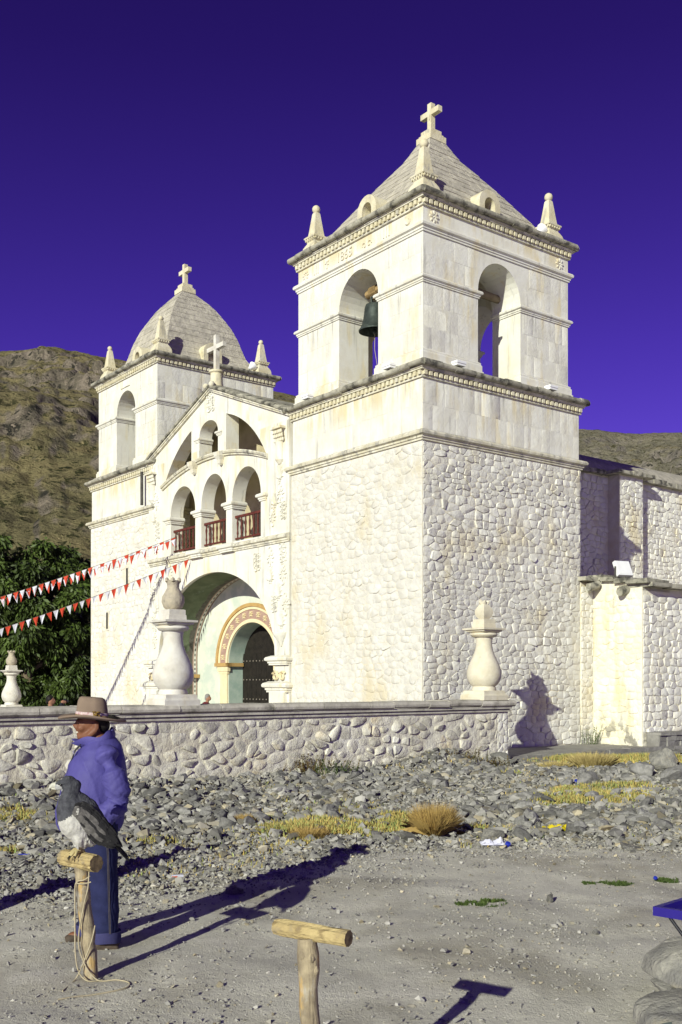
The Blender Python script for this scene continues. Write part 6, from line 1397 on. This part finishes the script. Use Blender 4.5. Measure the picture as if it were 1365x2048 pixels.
pp, hd, hands = sitter('dark-haired person in black raising a camera behind the wall left of the man', (pA - .18, 24.0, 0), R(8), 'hair', 'black', 'up', .02, 1.0, .13)
cm = thing('camera', 'small black camera held up by the photographer behind the wall', 'camera', Vector((pA - .18, 24.0, 0)) + (hands[0][2] + hands[1][2]) / 2 + Vector((.04, 0, .02)), R(8))
mb = MB(); mb.box(-.03, .03, -.06, .06, -.04, .04); mb.box(-.02, .02, -.02, .02, .041, .06); mb.build('camera_body', 'black', cm); mb = MB(); mb.tube([(.03, 0, 0), (.09, 0, 0)], .032, 10); mb.build('lens', 'black', cm)
wp = WC(.55, 10.95); sitter('grey-haired woman in a maroon cardigan sitting bent forward at the portal', (wp.x - .1, wp.y, 0), R(-15), 'greyhair', 'maroon', 'down', .12, 1.0, .04)

g = Vector((-3.36, 7.22, 0)); b = MB(); el(b, (0, 0, 1.60), (.085, .075, .11)); el(b, (-.07, 0, 1.575), (.04, .05, .06)); b.tube([(0, 0, 1.35), (0, 0, 1.52)], [.06, .055], 8); b.tube([(0, 0, .85), (0, 0, 1.1), (0, 0, 1.32), (0, 0, 1.40)], [.14, .14, .15, .08], 12)
for s in (-1, 1):
    b.tube([(0, s * .15, 1.36), (.02, s * .22, 1.1), (-.04, s * .22, .84)], [.06, .05, .035], 8); el(b, (-.06, s * .22, .78), (.03, .022, .06)); b.tube([(0, s * .09, .9), (0, s * .10, .5), (0, s * .10, .08)], [.09, .065, .045], 9); el(b, (-.05, s * .10, .04), (.12, .045, .04))
    for i in range(4): b.tube([(-.075 + .018 * i, s * .22, .75), (-.085 + .018 * i, s * .218, .69)], [.010, .008], 5)
by = skin('person', b, .014, ['skin2'], None, 3); by.location = (g.x, g.y, float(hz(g.x, g.y))); tag(by, 'bystander in black coat and grey trousers standing outside the left edge, casting a long shadow', 'person')
b = MB(); b.tube([(0, 0, .78), (0, 0, 1.1), (0, 0, 1.32), (0, 0, 1.43)], [.17, .165, .175, .085], 12)
for s in (-1, 1): b.tube([(0, s * .15, 1.36), (.02, s * .225, 1.1), (-.03, s * .225, .88)], [.08, .068, .05], 8)
skin('coat', b, .014, ['black'], by, 3); b = MB()
for s in (-1, 1): b.tube([(0, s * .085, .9), (0, s * .10, .5), (0, s * .10, .06)], [.11, .085, .075], 10)
skin('trousers', b, .014, ['trous'], by, 3); b = MB(); el(b, (.015, 0, 1.63), (.09, .083, .095)); skin('hair', b, .014, ['hair'], by, 2)

# ================================================================ PERCHES, EAGLE, CORD
def perch(label, base, top, r0, r1, bc, bl, br, bdir, seed, knot=False):
    root = thing('perch', label, 'bird perch', base, 0, 'wooden T perches'); b = Vector(base); r = random.Random(seed); t = Vector(top) - b; pts = []; rad = []
    for i in range(15):
        q = i / 14; pts.append(Vector((0, 0, -.15)).lerp(t, q) + Vector((r.gauss(0, .0035), r.gauss(0, .0035), 0)) + Vector((.012 * math.sin(q * 4), 0, 0))); rad.append((r0 + (r1 - r0) * q) * r.uniform(.96, 1.04) * (1.18 if knot and .80 < q < .93 else 1))
    mb = MB(); mb.tube(pts, rad, 18)
    if knot:
        for a in (-2.2, -.7, -1.3): mb.ball(t * .88 + Vector((math.cos(a) * r1 * .92, math.sin(a) * r1 * .92, r.uniform(-.04, .04))), r1 * .5, 9, sc=(1, 1, 1.3))
    mb.build('post', 'post', root, smooth=60)
    d = Vector(bdir).normalized(); c = Vector(bc) - b; rr = [br * r.uniform(.95, 1.05) for _ in range(9)]; rr[0] *= .93; rr[-1] *= .95
    mb = MB(); n = 44; up = Vector((0, 0, 1)); ck = [(r.randrange(44), r.uniform(.05, .11), r.randrange(0, 5), r.randrange(4, 9)) for _ in range(9)]; a_ = d.cross(up).normalized(); rings = []
    for i in range(9):
        p = c + d * bl * (i / 8 - .5); rings.append([p + (a_ * math.cos(2 * PI * j / n) + up * math.sin(2 * PI * j / n)) * rr[i] * (1 + .04 * math.sin(j * 1.35 + seed) + .02 * math.sin(j * 3.5 + i * .4) - sum(dp for jj, dp, i0, i1 in ck if jj == j and i0 <= i <= i1)) for j in range(n)])
    mb.loft(rings, 0, True, 1); cb = mb.build('crossbar', ['crossbar', 'endgrain'], root, smooth=40)
    return root
p1 = G(181, 1955); p1z = float(hz(p1.x, p1.y)); D1 = p1.y
T1 = lambda px, py, d=0: Vector(((px - 682) / F_PX * (D1 + d), D1 + d, EYE - (py - HOR) / F_PX * (D1 + d)))
c1 = T1(159, 1721); perch('weathered T-shaped wooden perch carrying the eagle at the left', (p1.x, p1.y, p1z), T1(163, 1727), .045, .040, c1, .315, .052, (.80, -.60, -.02), 3)
D2 = 4.11; c2 = Vector(((623 - 682) / F_PX * D2, D2, EYE - (1865 - HOR) / F_PX * D2)); perch('empty T-shaped wooden perch with a pale yellow crossbar in the foreground', (c2.x - .005, D2, float(hz(c2.x, D2))), c2 + Vector((-.012, 0, -.02)), .041, .037, c2, .345, .034, (.86, -.51, -.015), 8, True)
# the eagle
M['slate'] = pmat('slate_feathers', (0.085, 0.087, 0.100), (0.040, 0.041, 0.050), 26, bump=.9, bscale=60, dist=.008, bvec=(1.6, 1, .5), stains=[((0.11, 0.11, 0.12), (60, 60, 30), .6, .7, .5)])
M['wing'] = pmat('dark_wing_feathers', (0.030, 0.029, 0.031), (0.014, 0.0135, 0.015), 20, bump=.6, bscale=70, dist=.005, rnd=.0, stains=[((0.13, 0.125, 0.12), (45, 45, 45), .6, .72, .45)])
M['covert'] = pmat('grey_brown_coverts', (0.165, 0.156, 0.148), (0.085, 0.080, 0.078), 30, bump=.7, bscale=80, dist=.005, stains=[((0.28, 0.27, 0.26), (50, 50, 50), .6, .7, .5)])
M['belly'] = pmat('white_belly_feathers', (0.54, 0.525, 0.49), (0.38, 0.37, 0.35), 30, bump=.8, bscale=70, dist=.006, stains=[((0.30, 0.29, 0.28), (16, 16, 90), .60, .70, .35)])
M['beak'] = pmat('horn_beak', (0.66, 0.64, 0.52), (0.42, 0.42, 0.37), 30, bump=0, rough=.4); M['claw'] = pmat('yellow_foot', (0.52, 0.44, 0.22), (0.44, 0.36, 0.18), 60, bump=.4, bscale=120, dist=.003); M['black_'] = pmat('black_talon', (.02, .02, .02), (.015, .015, .015), 20, bump=0, rough=.4)
M['throat'] = pmat('pale_grey_face', (0.48, 0.48, 0.47), (0.32, 0.32, 0.33), 40, bump=.8, bscale=70, dist=.006)
ex, ez = 160, 1705; e = lambda px, py, y=0.0: ((px - ex) / 326, y, (ez - py) / 326)
b = MB()
def eb(px, py, rp, ry=.92, rz=1.0, y=0.0): el(b, e(px, py, y), (rp / 326, rp / 326 * ry, rp / 326 * rz))
eb(138, 1568, 17.5, .88); eb(127, 1569, 12.5, .82, .9); eb(118, 1571, 9.5, .75, .85); eb(112, 1570.5, 6, .7, .8); eb(147, 1573, 16, .9)
for CH in (((142, 1572, 16.5), (143, 1590, 20), (143, 1606, 27), (146, 1625, 32), (152, 1646, 33), (164, 1666, 26), (184, 1680, 16)), ((150, 1598, 19), (172, 1622, 26), (192, 1652, 22), (210, 1678, 13))):
    for i in range(len(CH) - 1):
        for j in range(5):
            q = j / 5; A_, B_ = CH[i], CH[i + 1]; eb(*[A_[k] * (1 - q) + B_[k] * q for k in range(3)], .94)
eb(152, 1664, 20, .95); eb(163, 1682, 18, 1.0)
for s in (-1, 1):
    b.tube([e(160, 1660, s * .035), e(158, 1680, s * .04), e(160, 1692, s * .038)], [.052, .040, .020], 10)
    b.tube([e(170, 1668, s * .03), e(172, 1688, s * .035)], [.045, .018], 8)
def wf(c):
    return .0040 * fbm(c[:, 0] * 45 + c[:, 1] * 30, c[:, 2] * 26, 3, 3) + .0028 * np.abs(fbm(c[:, 0] * 95, c[:, 2] * 40 + c[:, 1] * 50, 2, 5))
def epick(c):
    x, y, z = c; n = .5 * math.sin(x * 260 + y * 210 + z * 40) + .5 * math.sin(x * 570 + z * 90 + y * 330 + 1)
    px, py = x * 326 + ex, ez - z * 326
    if px < 126 + n - abs(py - 1578) * .35 and 1567 < py < 1592 and py > 1566 + (px - 112) * .32: return 2
    if py < 1600: return 0
    if py < 1641 - max(0, px - 122) * .62 + 1.6 * n and px < 178: return 0
    if px > 172 + (py - 1640) * .62 and py < 1692: return 0
    return 1
eg = skin('eagle', b, .0052, ['slate', 'belly', 'throat'], None, 9, wf, epick); eg.location = T1(ex, ez); eg.location.z = c1.z + .050; eg.rotation_euler = (0, 0, math.atan2(-eg.location.x, eg.location.y))
tag(eg, 'grey-hooded eagle with white belly perched on the T post, facing left', 'eagle')
mb = MB(); bk = [e(114, 1570.5), e(108, 1569.5), e(103.5, 1572), e(100.5, 1576), e(100.3, 1580)]; mb.tube(bk, [.022, .0175, .0125, .0075, .0015], 12); mb.v = [(x, y * .62, z) for x, y, z in mb.v]; mb.build('beak', ['beak'], eg, smooth=True)
mb = MB(); mb.tube([e(114, 1576), e(108, 1576), e(104.5, 1576)], [.010, .007, .002], 8); mb.v = [(x, y * .6, z) for x, y, z in mb.v]; mb.build('lower_beak', 'beak', eg, smooth=True)
for s in (-1, 1):
    mb = MB(); mb.ball(e(123.5, 1568.5, s * .0345), .0085, 8); mb.build('eye', 'eye', eg, smooth=True)
    mb = MB(); mb.tube([e(115, 1566, s * .034), e(123, 1564.5, s * .041), e(132, 1566, s * .042)], [.003, .006, .003], 6); mb.build('brow', 'slate', eg, smooth=True)
def feather(mb, p, d, l, w, n_, mi=0, lift=.004):
    """a single overlapping feather: root p, axis d, length l, width w, facing n_"""
    p, d, n_ = Vector(p), Vector(d).normalized(), Vector(n_).normalized(); s = d.cross(n_).normalized(); V_ = []
    for q, ww, h in ((0, .35, 0), (.3, .9, .6), (.65, 1.0, 1), (.88, .7, 1), (1.0, .12, .8)):
        c = p + d * l * q + n_ * lift * h; V_ += [c - s * w * ww * .5 - n_ * .002, c + n_ * .0025, c + s * w * ww * .5 - n_ * .002]
    f = []
    for i in range(4): f += [(i * 3, i * 3 + 1, i * 3 + 4, i * 3 + 3), (i * 3 + 1, i * 3 + 2, i * 3 + 5, i * 3 + 4)]
    mb.add(V_, f, mi)
UP = [(150, 1606), (168, 1600), (186, 1614), (206, 1636), (226, 1662), (243, 1694)]; LO = [(146, 1622), (152, 1642), (163, 1658), (180, 1676), (200, 1690), (243, 1696)]
def lerp_poly(P, q):
    a = q * (len(P) - 1); i = min(int(a), len(P) - 2); f = a - i; return (P[i][0] * (1 - f) + P[i + 1][0] * f, P[i][1] * (1 - f) + P[i + 1][1] * f)
for s in (-1, 1):
    def wp_(u_, v_, o_=0.0):
        a, c = lerp_poly(UP, u_), lerp_poly(LO, u_); px, py = a[0] * (1 - v_) + c[0] * v_, a[1] * (1 - v_) + c[1] * v_
        yy = (.040 + .072 * math.sin(PI * min(1, .12 + .80 * v_)) * (1 - .62 * u_ ** 1.5) + o_); return Vector(e(px, py, s * yy))
    mb = MB(); nu, nv_ = 16, 9; vs = [wp_(i / nu, j / nv_) for i in range(nu + 1) for j in range(nv_ + 1)] + [wp_(i / nu, j / nv_, -.03) for i in range(nu + 1) for j in range(nv_ + 1)]; K = (nu + 1) * (nv_ + 1); fs = []
    for i in range(nu):
        for j in range(nv_):
            q = (i * (nv_ + 1) + j, i * (nv_ + 1) + j + 1, (i + 1) * (nv_ + 1) + j + 1, (i + 1) * (nv_ + 1) + j); fs += [q, tuple(k + K for k in q)[::-1]]
    edge = [i * (nv_ + 1) for i in range(nu + 1)] + [nu * (nv_ + 1) + j for j in range(1, nv_ + 1)] + [i * (nv_ + 1) + nv_ for i in range(nu - 1, -1, -1)] + [j for j in range(nv_ - 1, 0, -1)]
    fs += [(edge[i], edge[(i + 1) % len(edge)], edge[(i + 1) % len(edge)] + K, edge[i] + K) for i in range(len(edge))]
    mb.add(vs, fs); wing = mb.build('wing', 'wing', eg, smooth=50)
    cv = MB(); rr_ = random.Random(4)
    for row, (u0, n_, l, w, mi) in enumerate(((.66, 9, .125, .030, 1), (.50, 10, .115, .030, 0), (.36, 11, .10, .030, 0), (.24, 11, .075, .027, 0), (.14, 10, .062, .026, 0), (.05, 9, .050, .025, 0), (-.0, 8, .04, .024, 0))):
        for i in range(n_):
            v_ = (i + .5) / n_; p = wp_(max(0, u0), v_, .002 + .001 * row); q = wp_(min(1, max(0, u0) + .2), min(1, v_ * .97 + .02), .002); nn = Vector((-.15, s, .15)); feather(cv, p, (q - p) + Vector((0, 0, rr_.gauss(0, .003))), l * rr_.uniform(.9, 1.1), w, nn, mi if (v_ > .26 and rr_.random() > (.0, .0, .0, .15, .3, .55, .85)[6 - row]) else 1)
    cv.build('feathers', ['covert', 'wing'], wing, smooth=60, fix=False)
    wb = MB()
    for i in range(5): p = wp_(.02 + .012 * i, .12 + .13 * i, .005); feather(wb, p, Vector((.75, 0, -.35)), .026, .020, (0, s, .2))
    wb.build('white_scapular', 'belly', wing, smooth=60, fix=False)
tl = MB()
for i in range(9): k = i - 4; feather(tl, e(212 + abs(k), 1676 + k * .5, k * .010), Vector((.52 + k * .012, k * .03, -.62 - .0 * k)), (.195 + .015 * (i % 2) - .007 * abs(k)), .034, (-.7, -.2 + .05 * k, -.6) if False else (.7, -.35, .55))
tl.build('tail', 'wing', eg, smooth=60, fix=False)
fl = MB(); rr_ = random.Random(8)
for i in range(46):
    px, py = rr_.uniform(146, 186), rr_.uniform(1668, 1688); y_ = rr_.choice((-1, 1)) * rr_.uniform(.02, .062); feather(fl, e(px, py, y_), Vector((rr_.gauss(.05, .12), y_ * .8, -1)), rr_.uniform(.022, .038), .013, (rr_.gauss(0, .3), -1 if y_ < 0 else 1, .1))
fl.build('leg_feathers', 'belly', eg, smooth=60, fix=False)
for s in (-1, 1):
    lg = MB(); a = Vector(e(161, 1688, s * .036)); c = Vector(e(158, 1702, s * .040)) ; c.z = .012; lg.tube([a, (a + c) / 2, c], [.013, .011, .013], 8)
    tal = MB(); bd = Vector((.62, -.78, 0)); pd = Vector((-.78, -.62, 0))
    for d0, l in ((pd * .95 + bd * -.45, .058), (pd, .066), (pd * .95 + bd * .45, .056), (-pd, .045)):
        d0 = d0.normalized(); p0 = c; p1_ = c + d0 * l * .5 + Vector((0, 0, .004)); p2 = c + d0 * l * .95 + Vector((0, 0, -.022)); lg.tube([p0, p1_, p2], [.010, .009, .007], 7); tal.tube([p2, p2 + d0 * .012 + Vector((0, 0, -.012)), p2 + d0 * .010 + Vector((0, 0, -.028))], [.006, .004, .001], 6)
    o = lg.build('foot', 'claw', eg, smooth=True); tal.build('talon', 'black_', o, smooth=True)
# tether cord down the post and across the ground
cd = thing('tether_cord', 'pale cord looping from the eagle perch down to the ground', 'cord', (p1.x, p1.y, p1z)); cb0 = cd.location
def cordpart(pts, rad=.0045):
    from mathutils import geometry
    P = [p - cb0 for p in pts]; out = []
    for i in range(len(P) - 1):
        p0, p1_, p2, p3 = P[max(i - 1, 0)], P[i], P[i + 1], P[min(i + 2, len(P) - 1)]
        for j in range(6):
            t = j / 6; out.append(.5 * ((2 * p1_) + (p2 - p0) * t + (2 * p0 - 5 * p1_ + 4 * p2 - p3) * t * t + (3 * p1_ - p0 - 3 * p2 + p3) * t ** 3))
    out.append(P[-1]); MB().tube(out, rad, 6).build('cord_length', 'rope', cd, smooth=True)
gp = lambda px, py: (lambda q: Vector((q.x, q.y, float(hz(q.x, q.y)) + .006)))(G(px, py))
cordpart([T1(178, 1743, -.05), T1(176, 1775, -.06), T1(170, 1800, -.06), T1(164, 1830, -.06), T1(158, 1865, -.06), T1(158, 1895, -.06), T1(168, 1925, -.06), T1(182, 1948, -.055), gp(200, 1962), gp(232, 1961), gp(257, 1966), gp(256, 1976), gp(232, 1983), gp(190, 1990), gp(150, 1997), gp(116, 2003)])
cordpart([T1(180, 1752, -.05), T1(168, 1760, -.055), T1(152, 1766, -.05), T1(150, 1800, -.05), T1(150, 1860, -.05), T1(151, 1910, -.05), T1(158, 1945, -.05), gp(176, 1964), gp(205, 1960)])
cordpart([T1(152, 1766, -.05), T1(166, 1768, -.06), T1(182, 1764, -.055)])
cordpart([T1(190, 1851, -.05), T1(185, 1875, -.06), T1(177, 1900, -.065), T1(165, 1930, -.06), gp(150, 1962), gp(125, 1985)])

# ================================================================ TABLE, BASIN, LITTER
M['blue'] = pmat('blue_violet_paint', (0.022, 0.012, 0.22), (0.018, 0.010, 0.18), 5, bump=.1, rough=.45, spec=.4); M['blacktube'] = pmat('black_tube', (0.015, 0.015, 0.025), (0.012, 0.012, 0.02), 5, bump=0, rough=.4)
ct = Vector((1.452, 4.787, .77)); tb = thing('folding_table', 'blue-violet folding table with raised rim and thin dark legs at the right edge', 'table', (ct.x, ct.y, 0), 0); da, db = Vector((.107, -.097, 0)).normalized(), Vector((.205, .20, 0)).normalized(); W_, L_ = .80, .75
def tp(u_, v_, z): q = da * u_ + db * v_; return (q.x, q.y, z)
def tbox(u0, u1, v0, v1, z0, z1): P = [tp(u, v, z) for z in (z0, z1) for v in (v0, v1) for u in (u0, u1)]; return MB().add(P, [(0, 2, 3, 1), (4, 5, 7, 6), (0, 1, 5, 4), (2, 6, 7, 3), (0, 4, 6, 2), (1, 3, 7, 5)])
tbox(.03, W_ - .03, .03, L_ - .03, .737, .745).build('table_panel', 'blue', tb)
for q in ((0, W_, 0, .028), (0, W_, L_ - .028, L_), (0, .028, .0285, L_ - .0285), (W_ - .028, W_, .0285, L_ - .0285)): tbox(*q, .728, .77).build('rim', 'blue', tb)
zt_ = .73
for v_ in (.02, L_ - .04):
    MB().tube([tp(.07, v_, zt_), tp(.70, v_, .0)], .008, 8).build('leg', 'blacktube', tb, smooth=True); MB().tube([tp(.70, v_ + .02, zt_), tp(.10, v_ + .02, .0)], .008, 8).build('leg', 'blacktube', tb, smooth=True)
bs_ = thing('metal_basin', 'dented grey-green basin with pebbles and glass at the lower right corner', 'basin', (G(1330, 2085).x + .10, 5.02, -.03), 0)
M['enamel'] = pmat('grey_green_enamel', (0.13, 0.16, 0.15), (0.09, 0.11, 0.105), 8, bump=.2, rough=.4); M['bottle'] = pmat('green_glass', (0.10, 0.13, 0.05), (0.07, 0.09, 0.03), 8, bump=0, rough=.15, spec=.6)
mb = MB(); mb.lathe([(.13, .0), (.19, .09), (.215, .11), (.21, .118), (.185, .10), (.125, .015), (.0, .012)], 28, cap=False); mb.build('bowl', 'enamel', bs_, smooth=50)
rr_ = random.Random(3); mb = MB()
for i in range(16): mb.ball((rr_.uniform(-.1, .1), rr_.uniform(-.1, .1), .05 + rr_.uniform(0, .03)), rr_.uniform(.014, .03), 7, sc=(1, .8, .7))
stuff(mb.build('pebbles', 'boulder', bs_)); mb = MB(); mb.lathe([(.02, 0), (.02, .07), (.009, .10), (.009, .13)], 10, c=(.03, -.02, .04)); mb.build('glass_vial', 'bottle', bs_, smooth=40)
def crumple(name, label, cat, px, py, sx, sy, h, mat, seed):
    g = G(px, py); z = float(hz(g.x, g.y)); r = np.random.default_rng(seed); n = 16; mb = MB(); vs = []
    for j in range(n):
        for i in range(n):
            u_, v_ = i / (n - 1) * 2 - 1, j / (n - 1) * 2 - 1; q = float(fbm(u_ * 1.6 + seed, v_ * 1.6, 3, seed)); edge = 1 - max(abs(u_), abs(v_)) ** 3
            vs.append((u_ * sx * (1 + .3 * q), v_ * sy * (1 + .25 * float(fbm(v_ * 2 + 4, u_ * 2, 2, seed))), h * (.15 + edge * abs(float(fbm(u_ * 2.2, v_ * 2.2 + seed, 3, seed + 5))) * 2.4)))
    mb.add(vs, [(j * n + i, j * n + i + 1, (j + 1) * n + i + 1, (j + 1) * n + i) for j in range(n - 1) for i in range(n - 1)]); o = mb.build(name, mat, None, smooth=30); o.location = (g.x, g.y, z + .02); return tag(o, label, cat)
M['plastic'] = pmat('white_plastic_bag', (0.62, 0.62, 0.74), (0.52, 0.52, 0.64), 12, bump=.4, bscale=20, rough=.4); M['yellow'] = pmat('yellow_plastic', (0.62, 0.50, 0.015), (0.50, 0.40, 0.01), 12, bump=.3, rough=.6); M['bluecap'] = pmat('blue_plastic', (0.02, 0.04, 0.40), (0.02, 0.03, 0.34), 12, bump=0, rough=.4); M['orange'] = pmat('orange_red_print', (0.50, 0.10, 0.03), (0.45, 0.09, 0.03), 12, bump=0, rough=.5)
crumple('plastic_bag', 'crumpled white plastic bag on the near edge of the rubble', 'plastic bag', 988, 1692, .15, .10, .055, 'plastic', 3); crumple('yellow_cloth', 'crumpled yellow plastic sheet among the rocks', 'plastic sheet', 1118, 1662, .20, .12, .06, 'yellow', 9)
for lab, px, py, s in (('blue bottle cap beside the white plastic bag', 1015, 1695, .03), ('blue plastic scrap in the rubble right of the wall end', 1152, 1566, .035), ('small blue scrap at the right edge of the dirt', 1310, 1758, .018)):
    g = G(px, py); mb = MB(); mb.lathe([(1 * s, 0), (1.05 * s, .9 * s), (.85 * s, 1.1 * s)], 12); o = mb.build('bottle_cap', 'bluecap', None, smooth=40); o.location = (g.x, g.y, float(hz(g.x, g.y)) + .03); o.rotation_euler = (.5, .3, 0); tag(o, lab, 'bottle cap', 'blue plastic litter')
g = G(355, 1757); bx_ = thing('carton', 'crushed white carton with an orange-red band among the stones', 'carton', (g.x, g.y, float(hz(g.x, g.y)) + .035), R(12)); mb = MB(); mb.box(-.055, .055, -.02, .02, -.012, .012); mb.build('box', 'plastic', bx_); mb = MB(); mb.box(-.052, .0, -.0215, -.0205, -.010, .004); mb.build('printed_band', 'orange', bx_)
g = G(48, 1712); mb = MB(); mb.tube([(-.06, 0, 0), (.06, .01, .0)], .006, 7); o = mb.build('pen', 'bluecap', None); o.location = (g.x, g.y, float(hz(g.x, g.y)) + .05); tag(o, 'thin blue pen lying on a rock left of the perch', 'pen')
